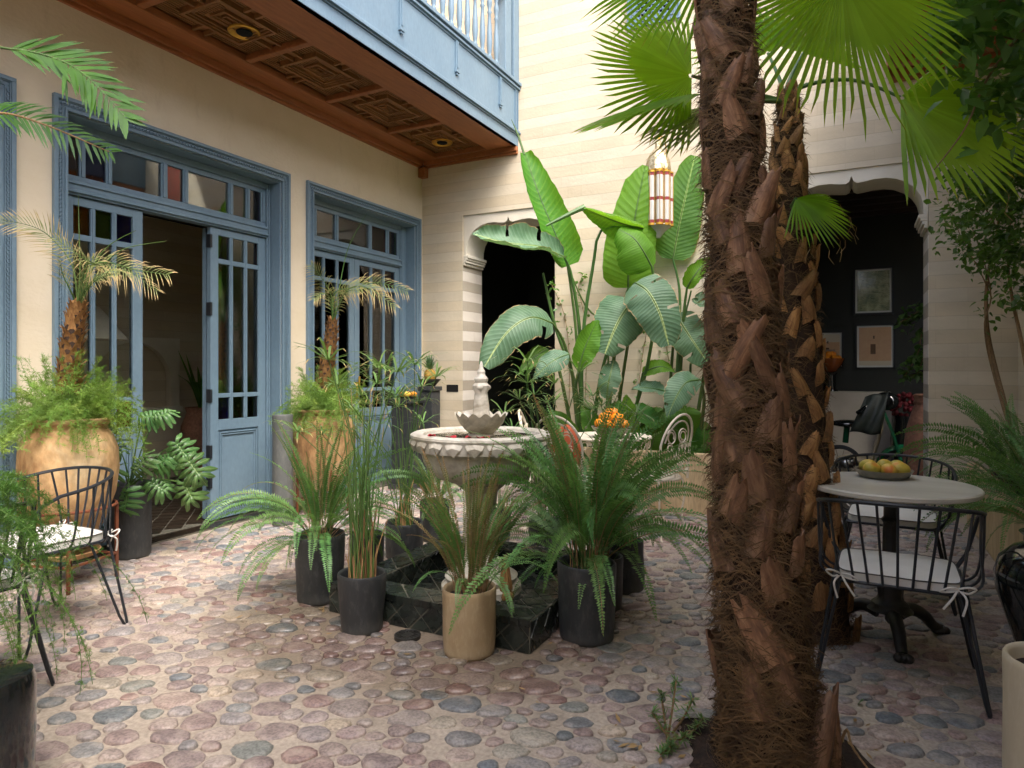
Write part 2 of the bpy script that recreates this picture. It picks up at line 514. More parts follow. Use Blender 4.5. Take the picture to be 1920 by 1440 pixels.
def mat_pot(name, c1, c2, streak, rough=0.55):
    """rubbed clay: vertical scuffs, lime bloom and a worn foot"""
    m, t, b = newmat(name)
    co = crd(t, 'Object', (1, 1, 0.35))
    n1 = nd(t, 'TexNoise', {'Vector': co, 'Scale': 7.0, 'Detail': 6.0, 'Roughness': 0.7})
    n2 = nd(t, 'TexNoise', {'Vector': co, 'Scale': 40.0, 'Detail': 5.0, 'Roughness': 0.7})
    n3 = nd(t, 'TexNoise', {'Vector': crd(t, 'Object'), 'Scale': 55.0, 'Detail': 3.0})
    oi = t.nodes.new('ShaderNodeObjectInfo')
    col = mixc(t, c1, c2, ramp(t, n1.outputs[0], [(0.3, 0), (0.75, 1)]))
    col = mixc(t, col, streak, ramp(t, n2.outputs[0], [(0.50, 0), (0.78, 0.6)]))
    sp = nd(t, 'SeparateXYZ', {0: crd(t, 'Object')})
    zz = nd(t, 'Math', {0: n1.outputs[0], 1: 0.16, 2: sp.outputs[2]}, operation='MULTIPLY_ADD')
    col = mixc(t, streak, col, ramp(t, zz.outputs[0], [(0.06, 0.45), (0.15, 1.0)]))
    hs = nd(t, 'HueSaturation', {'Color': col})
    t.links.new(nd(t, 'MapRange', {'Value': oi.outputs['Random'], 'To Min': 0.8, 'To Max': 1.25}).outputs[0], hs.inputs['Value'])
    t.links.new(hs.outputs[0], b.inputs['Base Color'])
    t.links.new(ramp(t, n1.outputs[0], [(0.2, rough - 0.12), (0.8, rough + 0.15)]), b.inputs['Roughness'])
    bp = nd(t, 'Bump', {'Height': n3.outputs[0], 'Strength': 0.12, 'Distance': 0.005})
    t.links.new(bp.outputs[0], b.inputs['Normal'])
    return m
def mat_tile():
    m, t, b = newmat('black_glazed_tile')
    oi = t.nodes.new('ShaderNodeObjectInfo')
    g = nd(t, 'NewGeometry')
    n1 = nd(t, 'TexNoise', {'Vector': g.outputs['Position'], 'Scale': 12.0, 'Detail': 5.0})
    col = mixc(t, S(26, 29, 29), S(48, 54, 48), ramp(t, n1.outputs[0], [(0.3, 0), (0.7, 1)]))
    hs = nd(t, 'HueSaturation', {'Color': col})
    t.links.new(nd(t, 'MapRange', {'Value': oi.outputs['Random'], 'To Min': 0.65, 'To Max': 1.6}).outputs[0], hs.inputs['Value'])
    t.links.new(hs.outputs[0], b.inputs['Base Color'])
    t.links.new(ramp(t, n1.outputs[0], [(0.3, 0.12), (0.75, 0.4)]), b.inputs['Roughness'])
    n2 = nd(t, 'TexNoise', {'Vector': g.outputs['Position'], 'Scale': 35.0, 'Detail': 2.0})
    bp = nd(t, 'Bump', {'Height': n2.outputs[0], 'Strength': 0.2, 'Distance': 0.004})
    t.links.new(bp.outputs[0], b.inputs['Normal'])
    return m
def mat_urn():
    m, t, b = newmat('ochre_terracotta')
    co = crd(t, 'Object', (1, 1, 0.5))
    n1 = nd(t, 'TexNoise', {'Vector': co, 'Scale': 3.2, 'Detail': 8.0, 'Roughness': 0.7, 'Distortion': 0.4})
    n2 = nd(t, 'TexNoise', {'Vector': co, 'Scale': 28.0, 'Detail': 6.0})
    col = ramp(t, n1.outputs[0], [(0.30, S(98, 74, 50)), (0.42, S(156, 118, 76)), (0.54, S(188, 154, 108)), (0.70, S(204, 182, 144))])
    col = mixc(t, col, ramp(t, n2.outputs[0], [(0.3, 0.55), (0.62, 1.1)]), 0.65, 'MULTIPLY')
    t.links.new(col, b.inputs['Base Color'])
    b.inputs['Roughness'].default_value = 0.8
    bp = nd(t, 'Bump', {'Height': n2.outputs[0], 'Strength': 0.35, 'Distance': 0.008})
    t.links.new(bp.outputs[0], b.inputs['Normal'])
    return m
def mat_marble():
    m, t, b = newmat('weathered_marble')
    co = crd(t, 'Object')
    n1 = nd(t, 'TexNoise', {'Vector': co, 'Scale': 5.0, 'Detail': 9.0, 'Roughness': 0.7, 'Distortion': 1.2})
    n2 = nd(t, 'TexNoise', {'Vector': co, 'Scale': 30.0, 'Detail': 5.0})
    col = ramp(t, n1.outputs[0], [(0.30, S(146, 134, 116)), (0.45, S(196, 188, 172)), (0.6, S(218, 212, 200)), (0.75, S(176, 166, 148))])
    col = mixc(t, col, ramp(t, n2.outputs[0], [(0.3, 0.7), (0.65, 1.08)]), 0.6, 'MULTIPLY')
    t.links.new(col, b.inputs['Base Color'])
    b.inputs['Roughness'].default_value = 0.55
    bp = nd(t, 'Bump', {'Height': n2.outputs[0], 'Strength': 0.25, 'Distance': 0.005})
    t.links.new(bp.outputs[0], b.inputs['Normal'])
    return m
def mat_boot():
    """dry leaf base: red-brown, streaked lengthwise, paler worn ridges"""
    m, t, b = newmat('palm_leaf_base')
    oi = t.nodes.new('ShaderNodeObjectInfo')
    co = crd(t, 'Object', (10, 10, 1.6))
    n1 = nd(t, 'TexNoise', {'Vector': co, 'Scale': 6.0, 'Detail': 7.0, 'Roughness': 0.65})
    n2 = nd(t, 'TexNoise', {'Vector': crd(t, 'Object'), 'Scale': 11.0, 'Detail': 5.0})
    col = ramp(t, n1.outputs[0], [(0.3, S(78, 54, 38)), (0.5, S(120, 86, 60)), (0.72, S(160, 124, 92))])
    col = mixc(t, col, S(186, 160, 128), ramp(t, n2.outputs[0], [(0.56, 0), (0.78, 0.6)]))
    hs = nd(t, 'HueSaturation', {'Color': col})
    t.links.new(nd(t, 'MapRange', {'Value': oi.outputs['Random'], 'To Min': 0.65, 'To Max': 1.3}).outputs[0], hs.inputs['Value'])
    t.links.new(hs.outputs[0], b.inputs['Base Color'])
    b.inputs['Roughness'].default_value = 0.62
    bp = nd(t, 'Bump', {'Height': n1.outputs[0], 'Strength': 0.4, 'Distance': 0.006})
    t.links.new(bp.outputs[0], b.inputs['Normal'])
    return m

M['plaster'] = mat_plaster()
M['stripe'] = mat_stripe('banded_lime_render', S(213, 201, 178), S(208, 194, 168))
M['stripe_gray'] = mat_stripe('banded_arch_reveal', S(224, 216, 204), S(176, 166, 150), contrast=1.0)
M['white_render'] = pbr('white_lime_render', S(226, 220, 206), S(208, 200, 182), 2.0, 0.7, 0.15, 30)
M['counter'] = pbr('pale_render', S(190, 182, 164), S(172, 162, 144), 3.0, 0.7, 0.15, 30)
M['dark_wall'] = pbr('black_green_paint', S(40, 42, 36), S(48, 50, 43), 1.5, 0.75, 0.1, 20)
M['planter'] = pbr('tan_render', S(206, 184, 146), S(176, 152, 116), 2.4, 0.75, 0.25, 25, stretch=(2.5, 2.5, 0.5), fine=0.4)
M['blue'] = pbr('blue_grey_paint', S(116, 138, 153), S(104, 127, 144), 2.2, 0.42, 0.10, 45, spec=0.4, stretch=(1, 1, 0.5), fine=0.16)
M['mortar'] = mat_mortar()
M['cobble'] = mat_cobble('cobblestone', False)
M['cobbles'] = mat_cobble('cobblestone_far', True)
M['wood'] = mat_wood('stained_cedar', S(168, 106, 62), S(136, 82, 46), (7, 0.8, 7), 0.45)
M['wood_black'] = mat_wood('smoked_cedar', S(58, 44, 34), S(40, 31, 25), (7, 0.8, 7), 0.6)
M['wood_dark'] = mat_wood('stained_cedar_dark', S(156, 108, 62), S(116, 78, 42), (7, 0.8, 7), 0.5)
M['pot'] = mat_pot('charcoal_clay', S(42, 44, 46), S(58, 60, 62), S(98, 98, 94), 0.46)
M['pot_gray'] = mat_pot('grey_clay', S(96, 98, 96), S(82, 84, 82), S(124, 124, 118))
M['pot_tan'] = mat_pot('tan_clay', S(164, 144, 112), S(142, 122, 92), S(188, 172, 142))
M['pot_white'] = mat_pot('cream_clay', S(206, 196, 170), S(194, 182, 156), S(218, 210, 190))
M['glaze'] = pbr('black_glaze', S(20, 23, 24), S(30, 33, 32), 3.0, 0.12, 0, 10, spec=0.6, coat=0.5)
M['soil'] = pbr('potting_soil', S(54, 40, 30), S(34, 26, 20), 20.0, 0.95, 0.8, 60, fine=0.6)
M['tile'] = mat_tile()
M['grout'] = pbr('grey_grout', S(112, 108, 94), S(84, 82, 72), 20.0, 0.85, 0.3, 60)
M['floor_tile'] = pbr('brown_floor_tile', S(58, 48, 38), S(42, 36, 30), 8.0, 0.35, 0.2, 20, vary=0.35)
M['urn'] = mat_urn()
M['marble'] = mat_marble()
M['iron'] = pbr('black_iron', S(38, 42, 48), S(30, 33, 38), 8.0, 0.38, 0.08, 90, spec=0.5)
M['cast_iron'] = pbr('cast_iron', S(48, 46, 42), S(34, 33, 31), 12.0, 0.5, 0.3, 60, spec=0.5)
M['rust'] = pbr('rusty_iron', S(124, 70, 42), S(88, 50, 34), 18.0, 0.8, 0.3, 60)
M['white_iron'] = pbr('white_painted_iron', S(226, 218, 202), S(208, 196, 174), 14.0, 0.5, 0.1, 60)
M['cushion'] = pbr('white_cotton', S(224, 221, 214), S(214, 210, 202), 6.0, 0.9, 0.25, 160, spec=0.15)
M['piping'] = pbr('dark_piping', S(92, 88, 84), S(80, 78, 74), 6.0, 0.9)
M['stone_top'] = pbr('pale_marble_top', S(216, 212, 200), S(196, 190, 176), 2.5, 0.3, 0.03, 20, spec=0.5, stretch=(1, 3, 1))
M['brass'] = pbr('brass', S(226, 180, 78), S(196, 148, 56), 9.0, 0.42, 0.1, 40, metal=0.7)
M['silver_brass'] = pbr('pierced_brass', S(214, 200, 168), S(150, 132, 92), 40.0, 0.32, 0.6, 90, metal=0.8)
M['milk_glass'] = pbr('milk_glass', S(204, 202, 196), S(190, 188, 182), 6.0, 0.25)
M['red_glass'] = pbr('red_glass', S(150, 74, 74), S(130, 58, 60), 8.0, 0.25)
M['glass'] = glass('window_glass', (0.90, 0.93, 0.90, 1), 1.4)
M['g_red'] = glass('red_pane', (0.62, 0.12, 0.07, 1), 1.0)
M['g_blue'] = glass('blue_pane', (0.07, 0.09, 0.62, 1), 1.0)
M['g_green'] = glass('green_pane', (0.36, 0.60, 0.14, 1), 1.0)
M['g_amber'] = glass('amber_pane', (0.72, 0.46, 0.12, 1), 1.0)
M['g_violet'] = glass('violet_pane', (0.34, 0.24, 0.48, 1), 1.0)
M['shade'] = pbr('lamp_shade_linen', S(226, 218, 200), S(214, 204, 184), 8.0, 0.9)
M['water'] = glass('fountain_water', (0.90, 0.88, 0.80, 1), 1.0)
M['petal'] = pbr('rose_petal', S(178, 30, 46), S(150, 18, 36), 20.0, 0.6)
M['orange'] = pbr('orange_peel', S(238, 158, 32), S(226, 132, 20), 6.0, 0.42, 0.3, 120, vary=0.12)
M['bowl'] = pbr('beaten_tin', S(150, 144, 128), S(118, 112, 98), 12.0, 0.4, 0.2, 40, metal=0.6)
M['bowl_dark'] = pbr('dark_bowl', S(70, 70, 66), S(54, 54, 52), 12.0, 0.5)
M['terracotta'] = pbr('red_terracotta', S(176, 88, 54), S(152, 72, 44), 5.0, 0.8, 0.2, 40)
M['amphora'] = pbr('pale_terracotta', S(160, 116, 92), S(128, 92, 74), 7.0, 0.85, 0.4, 40, fine=0.5)
M['dark_fill'] = pbr('near_black_fill', S(20, 18, 16), S(14, 13, 12), 5.0, 0.9)  # near-black for lamp lens, wall slot and painted window shade

L = M
M['banana'] = leaf('strelitzia_leaf', S(78, 122, 52), S(62, 104, 46), S(132, 190, 40), 0.40, 0.5, 0.12, isl=0, spec=0.3, veins=150.0, vein_col=S(94, 138, 66), rib=S(150, 180, 96), edge=S(150, 116, 66))
M['banana_lit'] = leaf('strelitzia_leaf_lit', S(92, 142, 44), S(78, 126, 38), S(146, 200, 34), 0.45, 0.5, 0.08, isl=0, spec=0.3, veins=130.0, vein_col=S(120, 168, 60), rib=S(72, 108, 40))  # brighter copy of the leaf, backlight put into its colour
M['banana_blue'] = leaf('strelitzia_leaf_mature', S(96, 126, 98), S(76, 108, 82), S(120, 160, 70), 0.22, 0.46, 0.12, isl=0, spec=0.35, veins=150.0, vein_col=S(118, 146, 120), rib=S(168, 186, 120), edge=S(196, 160, 116))
M['petiole'] = leaf('petiole', S(86, 116, 58), S(70, 98, 48), S(120, 150, 60), 0.1, 0.4, 0.12, isl=0)
M['fan'] = leaf('fan_palm_leaf', S(134, 168, 52), S(110, 150, 42), S(190, 228, 44), 0.55, 0.42, 0.12, isl=0.3, rib=S(120, 160, 60), tip=S(170, 110, 48), tip_at=0.98)
M['fan_pale'] = leaf('fan_palm_leaf_old', S(140, 156, 100), S(112, 136, 74), S(190, 200, 110), 0.35, 0.5, 0.15, rib=S(180, 184, 130), tip=S(190, 156, 104), tip_at=0.9)
M['fern'] = leaf('fern_frond', S(104, 142, 80), S(80, 118, 64), S(136, 184, 68), 0.32, 0.42, 0.3, hue=0.025, tip=S(128, 96, 54), tip_at=1.05)
M['fern_dry'] = leaf('fern_frond_dry', S(98, 116, 62), S(116, 104, 64), S(140, 150, 66), 0.25, 0.55, 0.3, tip=S(140, 110, 70), tip_at=0.85)
M['papyrus'] = leaf('umbrella_sedge', S(110, 140, 78), S(90, 122, 66), S(120, 160, 60), 0.25, 0.4, 0.2, tip=S(186, 156, 106), tip_at=0.86)
M['reed_dry'] = leaf('dry_sedge_stem', S(170, 134, 92), S(140, 108, 70), S(170, 140, 90), 0.1, 0.6, 0.2)
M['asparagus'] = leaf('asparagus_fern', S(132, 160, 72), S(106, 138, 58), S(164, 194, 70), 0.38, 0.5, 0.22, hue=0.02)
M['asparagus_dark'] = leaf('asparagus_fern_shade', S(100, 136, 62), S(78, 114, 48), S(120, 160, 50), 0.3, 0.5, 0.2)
M['date'] = leaf('date_palm_leaflets', S(158, 162, 110), S(124, 140, 80), S(176, 186, 110), 0.3, 0.5, 0.15, tip=S(196, 172, 124), tip_at=0.55)
M['kentia'] = leaf('kentia_leaflets', S(70, 112, 40), S(56, 94, 32), S(116, 170, 36), 0.3, 0.38, 0.1, tip=S(110, 90, 44), tip_at=0.98)
M['philo'] = leaf('split_philodendron', S(88, 124, 70), S(70, 106, 58), S(130, 170, 70), 0.25, 0.4, 0.15, rib=S(160, 184, 120))
M['vine'] = leaf('climber_leaf', S(96, 128, 66), S(72, 106, 52), S(130, 180, 50), 0.35, 0.38, 0.3)
M['stem'] = pbr('woody_stem', S(150, 122, 84), S(112, 88, 60), 20.0, 0.8, 0.4, 40, stretch=(6, 6, 1))
M['boot'] = mat_boot()
M['boot_gold'] = pbr('palm_leaf_base_gold', S(178, 136, 84), S(126, 86, 50), 9.0, 0.7, 0.4, 40, stretch=(8, 8, 1.5), vary=0.3, fine=0.4)
M['fibre'] = pbr('palm_fibre', S(124, 98, 64), S(80, 61, 41), 14.0, 0.85, 0, 40, fine=0.4)
M['trunk'] = pbr('palm_trunk', S(66, 48, 34), S(44, 32, 24), 12.0, 0.9, 0.8, 30, fine=0.5)

# ============================================================ ground and cobbles
LW, BW, RW, FW_ = -4.65, 6.73, 1.20, -3.0        # faces of the left, back, right and front walls
g = MB()
g.add([(-9, -5, 0), (4, -5, 0), (4, 11, 0), (-9, 11, 0)], [(0, 1, 2, 3)])
ground = g.obj('ground', M['mortar'], smooth=False)
tag(ground, kind='structure')
PALM = V((-0.235, 2.345, 0))
DRAIN = G(764, 1196)

def lay_stones():
    rng = random.Random(11)
    ux = V((0.90, 0.43))
    uy = V((-0.43, 0.90))
    st = 1.32
    pts, cell = [], {}
    def key(a, b): return (int(math.floor(a / 0.15)), int(math.floor(b / 0.15)))
    tries = 0
    while tries < 90000:
        tries += 1
        x, y = rng.uniform(-4.75, 1.0), rng.uniform(0.85, 7.15)
        a, b = (x * ux.x + y * ux.y) / st, x * uy.x + y * uy.y
        r = rng.choice((0.027, 0.034, 0.040, 0.046, 0.053, 0.060)) * (0.9 + 0.2 * rng.random())
        k = key(a, b)
        ok = True
        for i in (-1, 0, 1):
            for j in (-1, 0, 1):
                for (a2, b2, r2) in cell.get((k[0] + i, k[1] + j), ()):
                    if (a - a2) ** 2 + (b - b2) ** 2 < ((r + r2) * 0.94) ** 2:
                        ok = False
                        break
                if not ok: break
            if not ok: break
        if ok:
            cell.setdefault(k, []).append((a, b, r))
            pts.append((a, b, r))
    out = []
    NS = 12
    for (a, b, r) in pts:
        k = key(a, b)
        near = [q for i in (-1, 0, 1) for j in (-1, 0, 1) for q in cell.get((k[0] + i, k[1] + j), ()) if q[0] != a]
        rr = []
        for s in range(NS):
            ang = 2 * PI * s / NS
            dx, dy = math.cos(ang), math.sin(ang)
            best = r * 1.32
            for (a2, b2, r2) in near:
                ex, ey = a2 - a, b2 - b
                dist = math.hypot(ex, ey)
                c = (dx * ex + dy * ey) / dist
                if c > 0.05:
                    best = min(best, dist * (r / (r + r2)) / c)
            rr.append(best)
        gap = rng.uniform(0.002, 0.008)
        for _ in range(1):
            rr = [(rr[i - 1] + 2 * rr[i] + rr[(i + 1) % NS]) / 4 for i in range(NS)]
        ph = rng.random() * 6
        rr = [max(0.014, (q - gap) * (1 + 0.06 * math.sin(3 * 2 * PI * i / NS + ph) + 0.05 * math.sin(2 * 2 * PI * i / NS + 2 * ph) + rng.uniform(-0.04, 0.04))) for i, q in enumerate(rr)]
        cx, cy = a * st * ux.x + b * uy.x, a * st * ux.y + b * uy.y
        if POOL[0] - 0.02 < cx < POOL[1] + 0.02 and POOL[2] - 0.02 < cy < POOL[3] + 0.02: continue
        if cx < LW + 0.1 or cx > 0.80 or (cy > BW + 0.30): continue
        if cy > 6.05 and -2.75 < cx < -0.68: continue
        if (V((cx, cy)) - V((PALM.x, PALM.y))).length < 0.30: continue
        if (V((cx, cy)) - V((DRAIN.x, DRAIN.y))).length < 0.10: continue
        rim = []
        for s in range(NS):
            ang = 2 * PI * s / NS
            p, q = math.cos(ang) * rr[s] * st, math.sin(ang) * rr[s]
            rim.append((p * ux.x + q * uy.x, p * ux.y + q * uy.y))
        out.append((cx, cy, rim, rng.uniform(0.006, 0.016), rng.uniform(-0.05, 0.05), rng.uniform(-0.05, 0.05)))
    return out
def stone_geo(rim, h, tx, ty):
    n = len(rim)
    vs, fs = [], []
    for (k, z) in ((1.0, -0.010), (0.96, 0.42 * h), (0.84, 0.84 * h), (0.5, 1.0 * h)):
        for (x, y) in rim:
            vs.append((x * k, y * k, z + (tx * x + ty * y) * (k < 0.96)))
    vs.append((0, 0, h))
    for j in range(3):
        for i in range(n):
            q = (i + 1) % n
            fs.append((j * n + i, j * n + q, (j + 1) * n + q, (j + 1) * n + i))
    for i in range(n):
        fs.append((3 * n + i, 3 * n + (i + 1) % n, 4 * n))
    return vs, fs
stones = lay_stones()
def _seen(s):
    p = V((s[0], s[1], 0))
    d = p.dot(FWD)
    if d < 0.5: return (9, 0)
    px, py = 960 + p.dot(RX) / d * FOC, HZ + CH * FOC / d
    return (0 if (-20 < px < 1940 and py < 1460) else 5, d)
stones.sort(key=_seen)
far = MB()
for k, (cx, cy, rim, h, tx, ty) in enumerate(stones):
    vs, fs = stone_geo(rim, h, tx, ty)
    if k < 300:
        sb = MB().add(vs, fs)
        put('stone', sb.mesh('stone', M['cobble'], True, 180), ground, loc=(cx, cy, 0))
    else:
        far.add([(x + cx, y + cy, z) for (x, y, z) in vs], fs)
tag(far.obj('stones', M['cobbles'], ground, True, 180), kind='stuff')

# soil pit of the foreground palm
sp = MB()
n = 40
ring = [(PALM.x + (0.30 + 0.05 * math.sin(3 * a) + 0.03 * math.sin(7 * a + 1)) * math.cos(a), PALM.y + (0.30 + 0.05 * math.sin(3 * a) + 0.03 * math.sin(7 * a + 1)) * math.sin(a), 0.004) for a in [2 * PI * i / n for i in range(n)]]
sp.add(ring + [(PALM.x + (p[0] - PALM.x) * 0.6, PALM.y + (p[1] - PALM.y) * 0.6, 0.035) for p in ring] + [(PALM.x, PALM.y, 0.05)],
       [(i, (i + 1) % n, n + (i + 1) % n, n + i) for i in range(n)] + [(n + i, n + (i + 1) % n, 2 * n) for i in range(n)])
tag(sp.obj('soil_pit', M['soil']), kind='structure')

# ============================================================ left wing: wall, doors, balcony
wing = thing('riad_wing', 'cream plastered house wing with blue glazed doors and blue balcony on the left', 'building', (LW, 3, 0))
DOORS = [(0.30, 2.21, 3.01), (2.61, 4.48, 3.01), (4.88, 6.58, 3.01)]
WT = 0.32
w = MB()
ys = [FW_] + [q for d in DOORS for q in d[:2]] + [BW]
for i in range(0, len(ys), 2):
    w.box(LW - WT, LW, ys[i], ys[i + 1], 0, 3.01)
w.box(LW - WT, LW, FW_, BW, 3.01, 6.4)
w.obj('wall', M['plaster'], wing, False)
# room behind the doors
r = MB()
RXW = -7.2
r.box(RXW - 0.1, RXW, -0.5, 8.0, 0, 3.05)
r.box(RXW, LW - WT, 8.0, 8.1, 0, 3.05)
r.box(RXW, LW - WT, -0.6, -0.5, 0, 3.05)
r.obj('room_wall', M['stripe'], wing, False)
r = MB().box(RXW - 0.1, LW - WT, -0.6, 8.1, 3.055, 3.15)
r.obj('room_ceiling', M['wood_black'], wing, False)
side = MB().box(LW - WT, LW - WT + 0.02, BW, 8.0, 0, 3.05)
side.obj('room_side_wall', M['plaster'], wing, False)
fl = MB().box(RXW, LW + 0.03, -0.5, 8.0, -0.02, 0.012)
floor = fl.obj('room_floor', M['grout'], wing, False)
tb = MB().box(-0.062, 0.062, -0.062, 0.062, 0.0, 0.012)
tile_me = tb.mesh('tile', M['floor_tile'], False)
q = 0.135
for i in range(-40, 41):
    for j in range(-40, 41):
        x = -5.4 + (i - j) * q * 0.7071
        y = 3.7 + (i + j) * q * 0.7071
        if -6.35 < x < LW - 0.20 and 2.75 < y < 4.75:
            put('tile', tile_me, floor, loc=(x, y, 0.006), rot=(0, 0, rad(45)))
ed = MB()
for i in range(52):
    for j in range(3):
        ed.box(LW - 0.12 + j * 0.05, LW - 0.075 + j * 0.05, 2.62 + i * 0.0365, 2.652 + i * 0.0365, 0.006, 0.017)
tag(ed.obj('threshold_tiles', M['floor_tile'], floor, False), kind='stuff')
# arched niche on the far wall of the room
def arch_poly(c, hw, z0, zs, ext, seg=14):
    """rectangle with a round-headed opening cut from it, as two outline halves"""
    x0, x1, zt = ext
    pts = [(x1, z0), (x1, zt), (x0, zt), (x0, z0), (c - hw, z0), (c - hw, zs)]
    for k in range(1, seg):
        a = PI - PI * k / seg
        pts.append((c + hw * math.cos(a), zs + hw * math.sin(a)))
    pts += [(c + hw, zs), (c + hw, z0)]
    return pts
nb = MB()
nb.prism(arch_poly(4.72, 0.44, 0.86, 1.16, (4.18, 5.28, 1.66)), RXW + 0.005, RXW + 0.09, 'x')
nb.box(RXW + 0.005, RXW + 0.12, 4.16, 5.30, 0.80, 0.86)
nb.obj('niche_surround', M['white_render'], wing, False, bevel=0.006)
# hanging lamp in the room, seen through the panes
def hanging_lamp():
    c = P(172, 637, 6.05)
    t = thing('hanging_lamp', 'white conical lamp shade hanging inside behind the left glazed door leaf', 'lamp', c)
    MB().lathe([(0.285, 0.0), (0.29, 0.004), (0.06, 0.30), (0.05, 0.30), (0.28, 0.006)], 32, c).obj('shade', M['shade'], t)
    MB().tube([c + V((0, 0, 0.29)), V((c.x, c.y, 3.054))], 0.006).obj('cord', M['iron'], t)
hanging_lamp()

def frame_run(mb, x0, x1, y0, y1, zt, a, b, mi=0):
    """one step of a door surround: from a to b outside the opening on three sides"""
    mb.box(x0, x1, y0 - b, y0 - a, 0, zt + a, mi)
    mb.box(x0, x1, y1 + a, y1 + b, 0, zt + a, mi)
    mb.box(x0, x1, y0 - b, y1 + b, zt + a, zt + b, mi)
def panes(mb_parent, y0, y1, z0, z1, x, m):
    MB().box(x - 0.003, x + 0.003, y0, y1, z0, z1).obj('pane', m, mb_parent, False)
PX0 = -4.845                                       # back face of the joinery
def door_surround(y0, y1, zt, px0, px1):
    f = MB()
    frame_run(f, LW + 0.001, LW + 0.028, y0, y1, zt, 0.000, 0.018)
    frame_run(f, LW + 0.001, LW + 0.018, y0, y1, zt, 0.018, 0.030)
    frame_run(f, LW + 0.001, LW + 0.024, y0, y1, zt, 0.030, 0.036)
    frame_run(f, LW + 0.001, LW + 0.014, y0, y1, zt, 0.036, 0.058)
    frame_run(f, LW + 0.001, LW + 0.024, y0, y1, zt, 0.058, 0.064)
    frame_run(f, LW + 0.001, LW + 0.034, y0, y1, zt, 0.064, 0.090)
    # reveal lining
    f.box(-4.90, LW + 0.001, y0 - 0.001, y0 + 0.012, 0, zt)
    f.box(-4.90, LW + 0.001, y1 - 0.012, y1 + 0.001, 0, zt)
    f.box(-4.90, LW + 0.001, y0 + 0.012, y1 - 0.012, zt - 0.012, zt + 0.001)
    # inner jamb and head
    f.box(-4.86, -4.775, y0 + 0.012, px0, 0, zt - 0.012)
    f.box(-4.86, -4.775, px1, y1 - 0.012, 0, zt - 0.012)
    f.box(-4.76, -4.775, px1 + 0.012, px1 + 0.022, 0, zt - 0.02)
    f.box(-4.86, -4.775, px0, px1, 2.945, zt - 0.012)
    # transom bar with its mouldings
    f.box(-4.86, -4.770, px0, px1, 2.50, 2.60)
    f.box(-4.770, -4.752, px0, px1, 2.515, 2.535)
    f.box(-4.770, -4.757, px0, px1, 2.575, 2.592)
    o = f.obj('door_frame', M['blue'], wing, False, bevel=0.003)
    # rope bead along the surround
    bd = MB()
    def bead(p, along, ow):
        bd.obox(p, (0.006, 0, 0), V(along) * 0.011 + V(ow) * 0.004, V(ow) * 0.006)
    k = 0
    z = 0.02
    while z < zt + 0.03:
        bead((LW + 0.016, y0 - 0.047, z), (0, 0, 1), (0, 1, 0))
        bead((LW + 0.016, y1 + 0.047, z), (0, 0, 1), (0, -1, 0))
        z += 0.027
    y = y0 - 0.03
    while y < y1 + 0.03:
        bead((LW + 0.016, y, zt + 0.047), (0, 1, 0), (0, 0, 1))
        y += 0.027
    tag(bd.obj('rope_bead', M['blue'], o, False), kind='stuff')
    return o
def transom(y0, y1, cuts, mats):
    """glazed strip above the doors; cuts = list of pane (start, end)"""
    t = MB()
    t.box(-4.835, -4.795, y0, y1, 2.60, 2.640)
    t.box(-4.835, -4.795, y0, y1, 2.905, 2.945)
    e = y0
    for (a, b) in cuts + [(y1, y1)]:
        if a - e > 0.002: t.box(-4.835, -4.795, e, a, 2.640, 2.905)
        if a - e > 0.03:
            t.box(-4.795, -4.785, e + 0.012, a - 0.012, 2.640, 2.905)
        e = b
    o = t.obj('transom_frame', M['blue'], wing, False, bevel=0.0025)
    for (a, b), m in zip(cuts, mats):
        panes(o, a, b, 2.640, 2.905, -4.815, M[m])
    return o
ZR = [0.03, 0.12, 0.79, 0.87, 1.055, 1.095, 2.195, 2.24, 2.435, 2.495]
